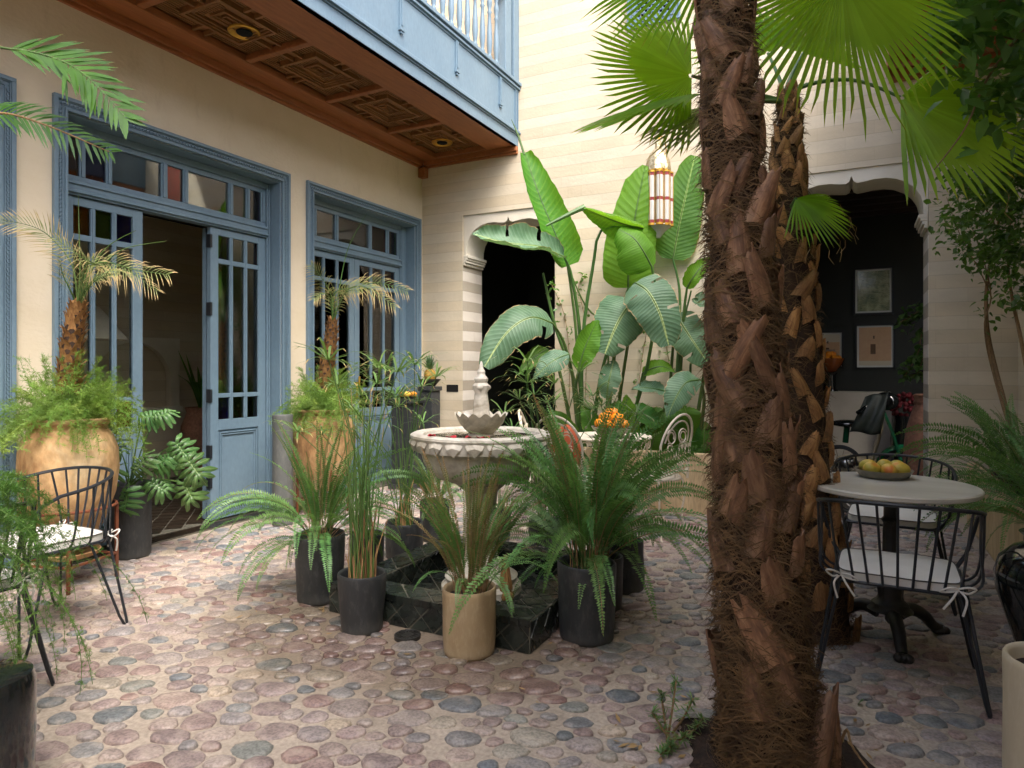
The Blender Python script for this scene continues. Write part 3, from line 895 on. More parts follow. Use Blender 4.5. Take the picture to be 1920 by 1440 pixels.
def door_leaf(y0, y1, x, top=('g_amber', 'g_green', 'g_blue'), mid='glass', bot=('g_blue', 'glass', 'g_red'), parent=wing, handle=None, hinges=None):
    th = 0.022
    st = 0.078
    t = MB()
    t.box(x - th, x + th, y0, y0 + st, 0.03, 2.495)
    t.box(x - th, x + th, y1 - st, y1, 0.03, 2.495)
    for (a, b) in ((0.03, 0.13), (0.78, 0.87), (1.057, 1.093), (2.197, 2.238), (2.435, 2.495)):
        t.box(x - th + 0.001, x + th - 0.001, y0 + st, y1 - st, a, b)
    mw = 0.034
    iw = (y1 - y0 - 2 * st - 2 * mw) / 3
    cols = []
    for k in range(3):
        a = y0 + st + k * (iw + mw)
        cols.append((a, a + iw))
        if k < 2:
            t.box(x - th + 0.003, x + th - 0.003, a + iw, a + iw + mw, 0.87, 2.435)
            t.box(x + th - 0.003, x + th + 0.004, a + iw + 0.009, a + iw + mw - 0.009, 0.87, 2.435)
    t.box(x - th * 0.4, x + th * 0.35, y0 + st, y1 - st, 0.13, 0.78)
    # raised field of the lower panel with its moulding
    for (m_, e_) in ((0.018, 0.010), (0.036, 0.006)):
        for (a, b, c, d) in ((y0 + st + m_, y1 - st - m_, 0.13 + m_, 0.14 + m_), (y0 + st + m_, y1 - st - m_, 0.77 - m_, 0.78 - m_),
                             (y0 + st + m_, y0 + st + m_ + 0.010, 0.14 + m_, 0.77 - m_), (y1 - st - m_ - 0.010, y1 - st - m_, 0.14 + m_, 0.77 - m_)):
            t.box(x + th * 0.3, x + th * 0.35 + e_ + 0.006, a, b, c, d)
    o = t.obj('door_leaf', M['blue'], parent, False, bevel=0.0025)
    for k, (a, b) in enumerate(cols):
        panes(o, a, b, 0.872, 1.055, x, M[bot[k]])
        panes(o, a, b, 1.095, 2.195, x, M[mid])
        panes(o, a, b, 2.24, 2.433, x, M[top[k]])
    if hinges is not None:
        for z in (0.30, 0.55, 1.02, 1.75, 2.32):
            MB().box(x - 0.02, x + th + 0.012, hinges - 0.012, hinges + 0.010, z, z + 0.11).obj('hinge', M['iron'], o, False, bevel=0.003)
    if handle is not None:
        h = MB()
        h.box(x + th, x + th + 0.008, handle - 0.016, handle + 0.016, 0.98, 1.16)
        h.tube([(x + th + 0.005, handle, 1.09), (x + th + 0.05, handle, 1.09), (x + th + 0.055, handle - 0.09, 1.088)], 0.008, 8)
        h.tube([(x + th + 0.005, handle, 1.09), (x + th + 0.03, handle, 1.09), (x + th + 0.035, handle, 1.22)], 0.010, 8)
        h.obj('handle', M['brass'], o)
    return o
# doorway at the left edge of the picture (only its far jamb shows)
door_surround(*DOORS[0], DOORS[0][0] + 0.06, DOORS[0][1] - 0.06)
transom(0.36, 2.15, [(0.42, 0.96), (1.02, 1.5), (1.56, 2.09)], ['glass'] * 3)
# middle doorway: left leaf shut, middle leaf folded back behind the right one
door_surround(*DOORS[1], 2.655, 4.435)
c = [(2.690, 2.780), (2.823, 2.968), (3.013, 3.400), (3.454, 3.591), (3.639, 4.029), (4.079, 4.217), (4.261, 4.385)]
transom(2.655, 4.435, c, ['g_amber', 'g_violet', 'glass', 'g_red', 'glass', 'g_green', 'g_violet'])
door_leaf(2.66, 3.245, -4.815, hinges=None)
door_leaf(3.845, 4.43, -4.815, top=('g_blue', 'glass', 'g_red'), hinges=3.845)
door_leaf(3.87, 4.425, -4.905, top=('g_red', 'glass', 'g_blue'), hinges=None)
# far doorway: two leaves shut
door_surround(*DOORS[2], 4.930, 6.465)
c = [(4.975, 5.050), (5.095, 5.361), (5.415, 5.905), (5.960, 6.219), (6.270, 6.425)]
transom(4.930, 6.465, c, ['g_amber', 'glass', 'glass', 'g_red', 'g_green'])
door_leaf(4.935, 5.66, -4.815, top=('g_green', 'glass', 'g_red'), bot=('glass', 'glass', 'glass'))
door_leaf(5.665, 6.46, -4.815, top=('g_violet', 'glass', 'g_red'), bot=('glass', 'glass', 'glass'), handle=5.70)

# balcony of the left wing
BX, SZ = -3.35, 3.80
so = MB()
so.box(LW, -4.40, -2.9, BW, SZ, SZ + 0.06)
so.box(-3.72, BX - 0.001, -2.9, BW, SZ, SZ + 0.06)
so.box(-4.40, -3.72, 6.64, BW, SZ, SZ + 0.06)
so.box(LW, BX - 0.001, -2.9, BW, SZ + 0.10, SZ + 0.14)
so.box(LW, LW + 0.05, -2.9, BW - 0.05, SZ - 0.055, SZ)
so.box(LW, LW + 0.03, -2.9, BW - 0.03, SZ - 0.085, SZ - 0.055)
so.box(LW + 0.05, BX - 0.002, BW - 0.05, BW, SZ - 0.055, SZ)
so.box(LW + 0.03, BX - 0.002, BW - 0.03, BW, SZ - 0.085, SZ - 0.055)
so.box(LW, LW + 0.09, BW - 0.09, BW, SZ - 0.20, SZ - 0.085)
soffit = so.obj('balcony_soffit', M['wood'], wing, False, bevel=0.005)
bounds = [6.64, 5.75, 4.82, 3.89, 2.96, 2.03, 1.10]
for k in range(len(bounds) - 1):
    b1, b0 = bounds[k], bounds[k + 1]
    if k < len(bounds) - 2:
        MB().box(-4.40, -3.72, b0 - 0.03, b0 + 0.03, SZ + 0.005, SZ + 0.06).obj('cross_beam', M['wood'], soffit, False, bevel=0.008)
    y0, y1 = b0 + 0.03, b1 - (0.03 if k else 0)
    x0, x1 = -4.40, -3.72
    cx, cy = (x0 + x1) / 2, (y0 + y1) / 2
    p = MB()
    p.box(x0, x1, y0, y1, SZ + 0.07, SZ + 0.095)
    zb = SZ + 0.07
    def rect(hx, hy, w_, dz):
        p.box(cx - hx, cx + hx, cy - hy, cy - hy + w_, zb - dz, zb)
        p.box(cx - hx, cx + hx, cy + hy - w_, cy + hy, zb - dz, zb)
        p.box(cx - hx, cx - hx + w_, cy - hy + w_, cy + hy - w_, zb - dz, zb)
        p.box(cx + hx - w_, cx + hx, cy - hy + w_, cy + hy - w_, zb - dz, zb)
    for (hx, hy, w_, dz) in ((0.20, 0.26, 0.020, 0.045), (0.175, 0.235, 0.012, 0.032), (0.15, 0.21, 0.012, 0.025), (0.075, 0.115, 0.010, 0.026), (0.055, 0.09, 0.008, 0.018), (0.030, 0.055, 0.008, 0.022)):
        rect(hx, hy, w_, dz)
    for s in (-1, 1):
        for e in (-0.05, 0.05):
            p.box(min(cx + s * 0.20, x0 if s < 0 else x1), max(cx + s * 0.20, x0 if s < 0 else x1), cy + e - 0.010, cy + e + 0.010, zb - 0.035, zb)
            p.box(cx + e - 0.010, cx + e + 0.010, min(cy + s * 0.26, y0 if s < 0 else y1), max(cy + s * 0.26, y0 if s < 0 else y1), zb - 0.035, zb)
    # little sticks filling the corners and the heads of the middle field
    for sx in (-1, 1):
        for sy in (-1, 1):
            for i in range(11):
                u = 0.072 + i * 0.026
                if u > 0.33: break
                a, b = sorted((cy + sy * 0.29, y0 + 0.008 if sy < 0 else y1 - 0.008))
                if u > 0.205: a, b = sorted((cy + sy * 0.075, y0 + 0.008 if sy < 0 else y1 - 0.008))
                p.box(cx + sx * u - 0.006, cx + sx * u + 0.006, a, b, zb - 0.018, zb)
    for i in range(-5, 6):
        for sy in (-1, 1):
            p.box(cx + i * 0.024 - 0.006, cx + i * 0.024 + 0.006, *sorted((cy + sy * 0.125, cy + sy * 0.195)), zb - 0.014, zb)
    p.obj('ceiling_panel', M['wood_dark'], soffit, False)
fa = MB()
def run(x0, x1, z0, z1): fa.box(x0, x1, -2.9, BW - 0.002, z0, z1)
run(BX - 0.05, BX, SZ, 3.915)
run(BX - 0.05, BX + 0.014, 3.915, 3.930)
run(BX - 0.05, BX + 0.034, 3.930, 3.952)
run(BX - 0.05, BX + 0.020, 3.952, 3.972)
run(BX - 0.05, BX + 0.008, 3.972, 3.985)
run(BX - 0.05, BX, 3.985, 4.405)
run(BX - 0.05, BX + 0.010, 4.405, 4.425)
run(BX - 0.05, BX + 0.030, 4.425, 4.445)
run(BX - 0.05, BX + 0.018, 4.445, 4.465)
run(BX - 0.10, BX + 0.045, 4.465, 4.500)
fascia = fa.obj('balcony_fascia', M['blue'], wing, False, bevel=0.003)
y = 6.287
while y > 1.0:
    pd = MB()
    pd.box(BX, BX + 0.016, y - 0.022, y + 0.022, 4.13, 4.405)
    pd.box(BX + 0.016, BX + 0.024, y - 0.008, y + 0.008, 4.15, 4.40)
    pd.box(BX, BX + 0.026, y - 0.030, y + 0.030, 4.105, 4.13)
    pd.box(BX, BX + 0.018, y - 0.018, y + 0.018, 4.085, 4.105)
    pd.obj('pendant', M['blue'], fascia, False, bevel=0.002)
    y -= 0.878
pe = MB().box(BX, BX + 0.014, 6.64, 6.66, 3.985, 4.405).box(BX, BX + 0.014, 6.69, 6.71, 3.985, 4.405)
pe.obj('end_moulding', M['blue'], fascia, False)
bal_prof = [(0.026, 0), (0.026, 0.03), (0.018, 0.045), (0.030, 0.075), (0.018, 0.10), (0.022, 0.12), (0.031, 0.22), (0.028, 0.33), (0.020, 0.45), (0.016, 0.52),
            (0.026, 0.545), (0.015, 0.57), (0.027, 0.62), (0.029, 0.66), (0.016, 0.71), (0.024, 0.74), (0.020, 0.77), (0.020, 0.86)]
bm_ = MB().lathe(bal_prof, 14).mesh('baluster', M['blue'], True, 60)
y = 6.30
while y > 3.6:
    put('baluster', bm_, wing, loc=(BX - 0.05, y, 4.50))
    y -= 0.150
MB().box(BX - 0.11, BX + 0.01, 2.6, 6.42, 5.36, 5.43).obj('handrail', M['blue'], wing, False, bevel=0.008)
MB().box(BX - 0.10, BX + 0.0, 6.42, 6.56, 4.501, 5.9).box(BX - 0.08, BX + 0.012, 6.60, 6.729, 4.501, 5.9).obj('post', M['blue'], wing, False, bevel=0.006)
# recessed lamps in the soffit
for (px, py, lab) in ((458, 60, 'round brass downlight in the wooden balcony soffit, nearer the camera'), (829, 267, 'round brass downlight in the wooden balcony soffit, nearer the corner')):
    c = P(px, py, (3.845 - CH) * FOC / (HZ - py))
    t = thing('ceiling_lamp', lab, 'lamp', c, 'soffit downlights')
    MB().lathe([(0.118, 0.004), (0.118, -0.006), (0.108, -0.012), (0.062, 0.012), (0.058, 0.02)], 36, c).obj('ring', M['brass'], t)
    MB().lathe([(0.060, -0.004), (0.055, -0.012), (0.030, -0.020), (0.001, -0.022)], 28, c).obj('lens', M['dark_fill'], t)
    MB().lathe([(0.055, 0.004), (0.055, 0.055)], 24, c).obj('housing', M['iron'], t)

# ============================================================ back wall with its two arches
back = thing('back_wall', 'cream banded courtyard wall with two scalloped white arches', 'wall', (-1.7, BW, 0))
BT = 0.45
AR = [(-4.08, -2.90), (-0.60, 0.58)]
w = MB()
xs = [LW - WT, AR[0][0], AR[0][1], AR[1][0], AR[1][1], RW + 0.3]
for i in range(0, 6, 2):
    w.box(xs[i], xs[i + 1], BW, BW + BT, 0, 3.10)
w.box(xs[0], xs[-1], BW, BW + BT, 3.10, 6.4)
w.obj('wall', M['stripe'], back, False)
for (a, b) in AR:
    cxx, h = (a + b) / 2, (b - a) / 2
    prof = [(0.94, 2.63), (0.935, 2.72), (0.90, 2.80), (0.83, 2.87), (0.73, 2.925), (0.60, 2.965), (0.46, 2.985), (0.30, 2.985), (0.17, 2.972), (0.08, 2.968), (0.03, 2.985), (0.0, 3.03)]
    poly = [(b - 0.001, 2.51), (b - 0.001, 3.10), (a + 0.001, 3.10), (a + 0.001, 2.51)]
    poly += [(cxx - 0.97 * h, 2.51)] + [(cxx - u * h, z) for (u, z) in prof] + [(cxx + u * h, z) for (u, z) in reversed(prof[:-1])] + [(cxx + 0.97 * h, 2.51)]
    ar = MB()
    ar.prism(poly, BW + 0.018, BW + BT - 0.01, 'y')
    ar.obj('arch', M['white_render'], back, True, 30, bevel=0.004)
    im = MB()
    for s, e in ((1, b), (-1, a)):
        def bx(w_, z0, z1): im.box(*sorted((e - s * 0.003, e - s * w_)), BW + 0.006, BW + BT - 0.002, z0, z1)
        bx(0.075, 2.60, 2.635); bx(0.060, 2.575, 2.60); bx(0.048, 2.545, 2.575); bx(0.030, 2.515, 2.545)
    im.obj('impost', M['white_render'], back, False, bevel=0.006)
    rv = MB()
    rv.box(a - 0.001, a + 0.004, BW + 0.003, BW + BT + 0.002, 0, 2.515)
    rv.box(b - 0.004, b + 0.001, BW + 0.003, BW + BT + 0.002, 0, 2.515)
    rv.obj('reveal', M['stripe_gray'], back, False)
# lattice window high on the wall
gw = MB()
x0, x1, z0, z1 = -2.08, -1.535, 4.81, 5.75
for (a, b, p_) in ((0, 0.018, 0.030), (0.018, 0.050, 0.018), (0.050, 0.062, 0.026), (0.062, 0.10, 0.015)):
    y_ = BW - p_
    gw.box(x0 + a, x0 + b, y_, BW - 0.001, z0 + a, z1 - a)
    gw.box(x1 - b, x1 - a, y_, BW - 0.001, z0 + a, z1 - a)
    gw.box(x0 + b, x1 - b, y_, BW - 0.001, z0 + a, z0 + b)
    gw.box(x0 + b, x1 - b, y_, BW - 0.001, z1 - b, z1 - a)
grille = gw.obj('window_frame', M['blue'], back, False, bevel=0.002)
MB().box(x0 + 0.1, x1 - 0.1, BW - 0.004, BW - 0.001, z0 + 0.1, z1 - 0.1).obj('window_shade_panel', M['dark_fill'], grille, False)  # flat dark panel behind the lattice; the opening's shade is its colour
lt = MB()
u = x0 + 0.1
while u < x1 - 0.1:
    lt.box(u - 0.006, u + 0.006, BW - 0.013, BW - 0.004, z0 + 0.1, z1 - 0.1); u += 0.038
u = z0 + 0.1
while u < z1 - 0.1:
    lt.box(x0 + 0.1, x1 - 0.1, BW - 0.0125, BW - 0.0045, u - 0.006, u + 0.006); u += 0.038
u = x0 + 0.1
while u < x1 - 0.12:
    q_ = z0 + 0.1
    while q_ < z1 - 0.12:
        lt.ball((u + 0.0, BW - 0.012, q_), 0.012, 6, 4); q_ += 0.038
    u += 0.038
tag(lt.obj('lattice', M['blue'], grille), kind='stuff')
MB().box(-4.30, -4.14, BW - 0.004, BW + 0.01, 1.03, 1.115).obj('wall_slot', M['dark_fill'], back, False)

# rooms behind the arches
def room(x0, x1, y1, mat):
    t = MB()
    t.box(x0, x1, y1, y1 + 0.1, 0, 3.2)
    t.box(x0 - 0.1, x0, BW + BT, y1 + 0.1, 0, 3.2)
    t.box(x1, x1 + 0.1, BW + BT, y1 + 0.1, 0, 3.2)
    t.obj('room_wall', mat, back, False)
    c_ = MB().box(x0 - 0.1, x1 + 0.1, BW + BT, y1 + 0.1, 3.25, 3.3)
    yy = BW + BT + 0.2
    while yy < y1:
        c_.box(x0, x1, yy, yy + 0.09, 3.12, 3.25); yy += 0.32
    c_.obj('beamed_ceiling', M['wood_black'], back, False)
    MB().box(x0, x1, BW + 0.02, y1, 0.0, 0.014).obj('room_floor', M['floor_tile'], back, False)
room(-4.60, -2.2, 9.6, M['dark_wall'])
RB = 9.25
room(-1.3, 2.0, RB, M['dark_wall'])
# planter along the foot of the back wall
pl = thing('planter_bed', 'low tan rendered planter bed under the big strelitzia leaves', 'planter', (-1.7, 6.4, 0))
MB().box(-2.62, -0.74, 6.10, 6.18, 0, 0.54).box(-2.62, -2.54, 6.18, BW - 0.001, 0, 0.54).box(-0.82, -0.74, 6.18, BW - 0.001, 0, 0.54).obj('planter_wall', M['planter'], pl, False, bevel=0.01)
MB().box(-2.54, -0.82, 6.18, BW - 0.001, 0.3, 0.48).obj('soil', M['soil'], pl, False)

# ============================================================ right wing and the wall behind the camera
rw = thing('right_wing', 'plastered house wing with a brown wooden eave on the right', 'building', (RW, 3, 0))
MB().box(RW, RW + 0.3, FW_, BW - 0.001, 0, 4.6).obj('wall', M['stripe'], rw, False)
e = MB()
e.box(0.28, RW, -2.9, BW, 3.90, 4.0)
e.box(0.28, RW, BW - 0.06, BW, 3.80, 3.90)
e.box(RW - 0.06, RW, -2.9, BW - 0.06, 3.80, 3.90)
yy = -2.6
while yy < 6.5:
    e.box(0.30, RW - 0.06, yy, yy + 0.1, 3.84, 3.90); yy += 0.45
e.box(0.26, 0.28, -2.9, BW, 3.86, 4.12)
e.obj('eave', M['wood'], rw, False, bevel=0.006)
MB().box(0.24, 0.30, -2.9, BW, 4.121, 4.75).obj('balcony_fascia', M['blue'], rw, False, bevel=0.006)
fw = thing('unseen_front_wall', 'unseen plastered wall closing the courtyard behind the camera, its height set for the light', 'wall', (-1.7, FW_, 0))
MB().box(LW - WT, RW + 0.3, FW_ - 0.3, FW_ - 0.001, 0, 3.6).obj('wall', M['plaster'], fw, False)  # out of view; height chosen for how much sky light reaches the courtyard
pr = thing('side_planter', 'long tan planter box along the right wall, filled with ferns', 'planter', (1.0, 5.0, 0))
MB().box(0.85, 0.92, 3.55, BW - 0.002, 0, 0.52).box(0.92, RW - 0.001, 3.55, 3.63, 0, 0.52).obj('planter_wall', M['planter'], pr, False, bevel=0.012)
MB().box(0.92, RW - 0.001, 3.63, BW - 0.002, 0.3, 0.47).obj('soil', M['soil'], pr, False)

# ============================================================ tiled pool and fountain
def pool():
    X0, X1, Y0, Y1 = POOL
    t = thing('fountain_pool', 'low square pool edged with black glazed diamond tiles under the marble fountain', 'pool', ((X0 + X1) / 2, (Y0 + Y1) / 2, 0))
    Wd, Ht = 0.17, 0.150
    k = MB()
    k.box(X0, X1, Y0, Y0 + Wd, 0, Ht).box(X0, X1, Y1 - Wd, Y1, 0, Ht)
    k.box(X0, X0 + Wd, Y0 + Wd, Y1 - Wd, 0, Ht).box(X1 - Wd, X1, Y0 + Wd, Y1 - Wd, 0, Ht)
    k.box(X0 + Wd, X1 - Wd, Y0 + Wd, Y1 - Wd, 0, 0.03)
    core = k.obj('kerb', M['grout'], t, False)
    # diamond tiles clipped to each face
    def clip(poly, u0, u1, v0, v1):
        for (ax, lim, sg) in ((0, u0, 1), (0, u1, -1), (1, v0, 1), (1, v1, -1)):
            out = []
            for i in range(len(poly)):
                a, b = poly[i - 1], poly[i]
                ia, ib = (a[ax] - lim) * sg >= 0, (b[ax] - lim) * sg >= 0
                if ia != ib:
                    f = (lim - a[ax]) / (b[ax] - a[ax])
                    out.append((a[0] + f * (b[0] - a[0]), a[1] + f * (b[1] - a[1])))
                if ib: out.append(b)
            poly = out
            if len(poly) < 3: return None
        return poly
    rng = random.Random(3)
    def face(org, eu, ev, nrm, lu, lv, s=0.105, off=0.0):
        org, eu, ev, nrm = V(org), V(eu), V(ev), V(nrm)
        n_ = int(max(lu, lv) / s) + 3
        for i in range(-n_, n_ * 2):
            for j in range(-n_, n_ * 2):
                cu, cv = (i - j) * s * 0.7071 + off, (i + j) * s * 0.7071
                h = s * 0.7071 - 0.0048
                pl_ = clip([(cu + h, cv), (cu, cv + h), (cu - h, cv), (cu, cv - h)], 0.004, lu - 0.004, 0.004, lv - 0.004)
                if not pl_: continue
                ar = abs(sum(pl_[q - 1][0] * pl_[q][1] - pl_[q][0] * pl_[q - 1][1] for q in range(len(pl_)))) / 2
                if ar < 0.0002: continue
                m = len(pl_)
                h1 = 0.004 + rng.uniform(0, 0.0015)
                cu_, cv_ = sum(p[0] for p in pl_) / m, sum(p[1] for p in pl_) / m
                vs = [org + eu * p[0] + ev * p[1] - nrm * 0.001 for p in pl_]
                vs += [org + eu * (cu_ + (p[0] - cu_) * 0.97) + ev * (cv_ + (p[1] - cv_) * 0.97) + nrm * (h1 + rng.uniform(-0.0008, 0.0008)) for p in pl_]
                fs = [tuple(range(m, 2 * m))] + [(q, (q + 1) % m, m + (q + 1) % m, m + q) for q in range(m)]
                MB().add(vs, fs).obj('tile', M['tile'], core, False)
    face((X0, Y0, 0), (1, 0, 0), (0, 0, 1), (0, -1, 0), X1 - X0, Ht)
    face((X1, Y0, 0), (0, 1, 0), (0, 0, 1), (1, 0, 0), Y1 - Y0, Ht)
    face((X0, Y1, 0), (0, -1, 0), (0, 0, 1), (-1, 0, 0), Y1 - Y0, Ht)
    face((X0, Y0, Ht), (1, 0, 0), (0, 1, 0), (0, 0, 1), X1 - X0, Wd)
    face((X0, Y1 - Wd, Ht), (1, 0, 0), (0, 1, 0), (0, 0, 1), X1 - X0, Wd, off=0.03)
    face((X0, Y0 + Wd, Ht), (1, 0, 0), (0, 1, 0), (0, 0, 1), Wd, Y1 - Y0 - 2 * Wd)
    face((X1 - Wd, Y0 + Wd, Ht), (1, 0, 0), (0, 1, 0), (0, 0, 1), Wd, Y1 - Y0 - 2 * Wd)
    face((X0 + Wd, Y1 - Wd, 0.03), (0, -1, 0), (0, 0, 1), (1, 0, 0), Y1 - Y0 - 2 * Wd, Ht - 0.03)
    face((X0 + Wd, Y1 - Wd, 0.03), (1, 0, 0), (0, 0, 1), (0, -1, 0), X1 - X0 - 2 * Wd, Ht - 0.03)
    face((X0 + Wd, Y0 + Wd, 0.03), (1, 0, 0), (0, 1, 0), (0, 0, 1), X1 - X0 - 2 * Wd, Y1 - Y0 - 2 * Wd, 0.15)
    # thin trim along the front lip
    tr = MB()
    u = X0 + 0.006
    while u < X1 - 0.03:
        tr.box(u, u + 0.05, Y0 - 0.008, Y0 + 0.001, Ht - 0.026, Ht + 0.006); u += 0.054
    tag(tr.obj('edge_trim', M['tile'], core, False), kind='stuff')
pool()
FC = V((-1.905, 3.35, 0))
def fountain():
    t = thing('fountain', 'weathered marble fountain with round basin, lotus bowl and carved finial', 'fountain', (FC.x, FC.y, 0.03))
    c = FC
    MB().lathe([(0.23, 0.031), (0.23, 0.07), (0.20, 0.09), (0.21, 0.12), (0.15, 0.16), (0.095, 0.22), (0.085, 0.34), (0.10, 0.42), (0.085, 0.50), (0.095, 0.60), (0.15, 0.648)], 40, c,
               wob=lambda r, z, a: (r * (1 + 0.05 * math.cos(8 * a) * (1 if 0.2 < z < 0.6 else 0)), z)).obj('pedestal', M['marble'], t)
    # basin: gadrooned bowl under an egg-and-dart lip
    prof = [(0.10, 0.648), (0.17, 0.655), (0.250, 0.685), (0.300, 0.725), (0.328, 0.775), (0.340, 0.815), (0.355, 0.830), (0.388, 0.845), (0.396, 0.875), (0.398, 0.905), (0.406, 0.918), (0.404, 0.930), (0.385, 0.940),
            (0.350, 0.938), (0.335, 0.930), (0.325, 0.900), (0.28, 0.87), (0.001, 0.865)]
    def wob(r, z, a):
        if 0.66 < z < 0.81 and r > 0.2: return r * (1 + 0.018 * abs(math.sin(9 * a))), z
        return r, z
    MB().lathe(prof, 132, c, wob=wob).obj('basin', M['marble'], t)
    lf = MB()
    for i in range(22):
        a0 = 2 * PI * i / 22
        pts = []
        for (da, z, r) in ((-0.5, 0.910, 0.394), (0, 0.914, 0.398), (0.5, 0.910, 0.394), (0.34, 0.876, 0.405), (0, 0.838, 0.396), (-0.34, 0.876, 0.405)):
            a = a0 + da * 2 * PI / 22
            pts.append(c + V((r * math.cos(a), r * math.sin(a), z)))
        a = a0
        lf.add(pts + [c + V((0.413 * math.cos(a), 0.413 * math.sin(a), 0.888))], [(0, 6, 1), (1, 6, 2), (2, 6, 3), (3, 6, 4), (4, 6, 5), (5, 6, 0)])
    tag(lf.obj('carved_rim', M['marble'], t, True, 20), kind='stuff')
    MB().lathe([(0.327, 0.912), (0.001, 0.912)], 48, c).obj('water', M['water'], t)
    # lotus bowl
    def lot(r, z, a):
        q = abs(math.cos(7 * a))
        return r * (1 + 0.05 * q * (z - 0.92) / 0.10), z + (0.022 * (q ** 1.5) if z > 1.01 else 0.0)
    MB().lathe([(0.075, 0.905), (0.078, 0.92), (0.068, 0.93), (0.095, 0.955), (0.122, 0.99), (0.140, 1.022), (0.146, 1.030), (0.135, 1.026), (0.105, 1.0), (0.055, 0.99)], 84, c, wob=lot).obj('lotus_bowl', M['marble'], t)
    # finial
    def fl(r, z, a):
        return r * (1 + (0.07 * math.cos(6 * a + z * 12) if z < 1.14 else 0.05 * math.cos(5 * a + 1))), z
    MB().lathe([(0.050, 0.985), (0.056, 1.01), (0.052, 1.04), (0.046, 1.09), (0.040, 1.14), (0.036, 1.165), (0.046, 1.185), (0.048, 1.205), (0.034, 1.222), (0.040, 1.232), (0.040, 1.245),
                (0.026, 1.262), (0.022, 1.275), (0.024, 1.285), (0.013, 1.305), (0.012, 1.318), (0.004, 1.345)], 40, c, wob=fl).obj('finial', M['marble'], t)
    for s in range(3):
        a = s * 2.1 + 0.8
        MB().ball(c + V((0.036 * math.cos(a), 0.036 * math.sin(a), 1.195)), 0.021, 10, 8, (1, 1, 0.8)).obj('fish_head', M['marble'], t)
    return t
fountain()
# rose petals on the rim
for k, (px, py, w_) in enumerate(((788, 812, 1.2), (845, 815, 1.3), (878, 812, 1.0), (900, 812, 1.1), (912, 811, 0.9), (793, 806, 0.8))):
    ang = (px - 900) * 0.01
    d_ = 3.48 + 0.05 * abs(px - 900) / 100
    p = P(px, py, d_)
    rr = (V((p.x, p.y, 0)) - V((FC.x, FC.y, 0)))
    rr = rr.normalized() * 0.366
    m_ = MB()
    pts = []
    for i in range(10):
        a = 2 * PI * i / 10
        pts.append((0.022 * w_ * math.cos(a), 0.015 * w_ * math.sin(a), 0.006 * math.sin(2 * a) + 0.004))
    m_.add(pts + [(0, 0, 0.001)], [(i, (i + 1) % 10, 10) for i in range(10)])
    o = put('rose_petal', m_.mesh('rose_petal', M['petal']), loc=(FC.x + rr.x, FC.y + rr.y, 0.942), rot=(0.1, 0.05, ang + k))
    tag(o, 'red rose petal on the fountain rim, ' + ('second from the left', 'third from the left', 'fourth from the left', 'fifth from the left', 'rightmost', 'leftmost')[k], 'petal', 'petals on the fountain rim')

# a carved golden foot standing in the pool
def claw():
    t = thing('brass_ornament', 'golden fluted ornament standing in the black tiled pool behind the tan pot', 'ornament', G(950, 1122, 0.03))
    c = G(948, 1122, 0.035)
    def wb(r, z, a): return r * (1 + 0.1 * math.cos(9 * a)), z
    MB().lathe([(0.040, 0), (0.046, 0.015), (0.042, 0.03), (0.030, 0.04), (0.036, 0.06), (0.028, 0.12), (0.018, 0.19), (0.008, 0.24)], 36, c, wob=wb).obj('body', M['boot_gold'], t)
claw()

# drain cover in the cobbles
def drain():
    c = G(764, 1196)
    t = thing('drain_cover', 'small round iron drain cover in the wet cobbles', 'drain', c)
    MB().lathe([(0.064, 0.0), (0.064, 0.018), (0.056, 0.020), (0.054, 0.016), (0.001, 0.016)], 32, c).obj('plate', M['cast_iron'], t)
    s = MB()
    for i in range(14):
        a = 2 * PI * i / 14
        s.obox(c + V((0.040 * math.cos(a), 0.040 * math.sin(a), 0.018)), V((math.cos(a), math.sin(a), 0)) * 0.010, V((-math.sin(a), math.cos(a), 0)) * 0.003, (0, 0, 0.003))
    tag(s.obj('ribs', M['cast_iron'], t, False), kind='stuff')
drain()

# ============================================================ pots
def pot_body(t, c, r, h, mat, taper=0.93, rim=0.012, soil=True, base=1.0):
    MB().lathe([(r * taper * 0.93, 0.002), (r * taper * 0.985, 0.012), (r * taper, 0.03), (r * (taper + 0.03), h * 0.3), (r * 0.985, h * 0.75), (r, h - 0.02), (r * 0.995, h - 0.006), (r * 0.97, h), (r - rim, h - 0.002), (r - rim * 1.4, h - 0.012), (r - rim * 1.5, h - 0.06)], 44, c,
               wob=lambda rr, z, a: (rr * (1 + 0.008 * math.sin(2 * a + c[0] * 9) + 0.004 * math.sin(5 * a)), z + (0.003 * math.sin(a + c[0] * 7) if z > h * 0.5 else 0))).obj('body', mat, t, True, 60)
    if soil:
        MB().lathe([(r - rim * 1.3, h - 0.045), (r * 0.5, h - 0.035), (0.001, h - 0.03)], 28, c).obj('soil', M['soil'], t)
POTS = {}
def pot(key, label, px, py, rpx, rim_py, mat='pot', taper=0.93, c=None, r=None, h=None):
    if c is None:
        c = G(px, py)
        d = c.dot(FWD)
        r = rpx * d / FOC
        h = CH - (rim_py - HZ) / FOC * d
    t = thing('plant_pot', label, 'pot', c, 'cylindrical clay pots')
    pot_body(t, c, r, h, M[mat], taper)
    POTS[key] = (c, r, h)
    return t
pot('tan', 'tan clay pot of thin fern standing in front of the pool', 880, 1222, 51, 1099, 'pot_tan', 0.95)
pot('front_left', 'charcoal clay pot of tall bare reed stems at the pool corner', 679, 1181, 45, 1072, taper=0.86)
pot('front_right', 'largest charcoal clay pot, right of the tan pot, holding the big fern', 1100, 1195, 55, 1052, taper=0.92)
pot('right_mid', 'charcoal clay pot half hidden behind the big fern pot', 1128, 1140, 40, 1040)
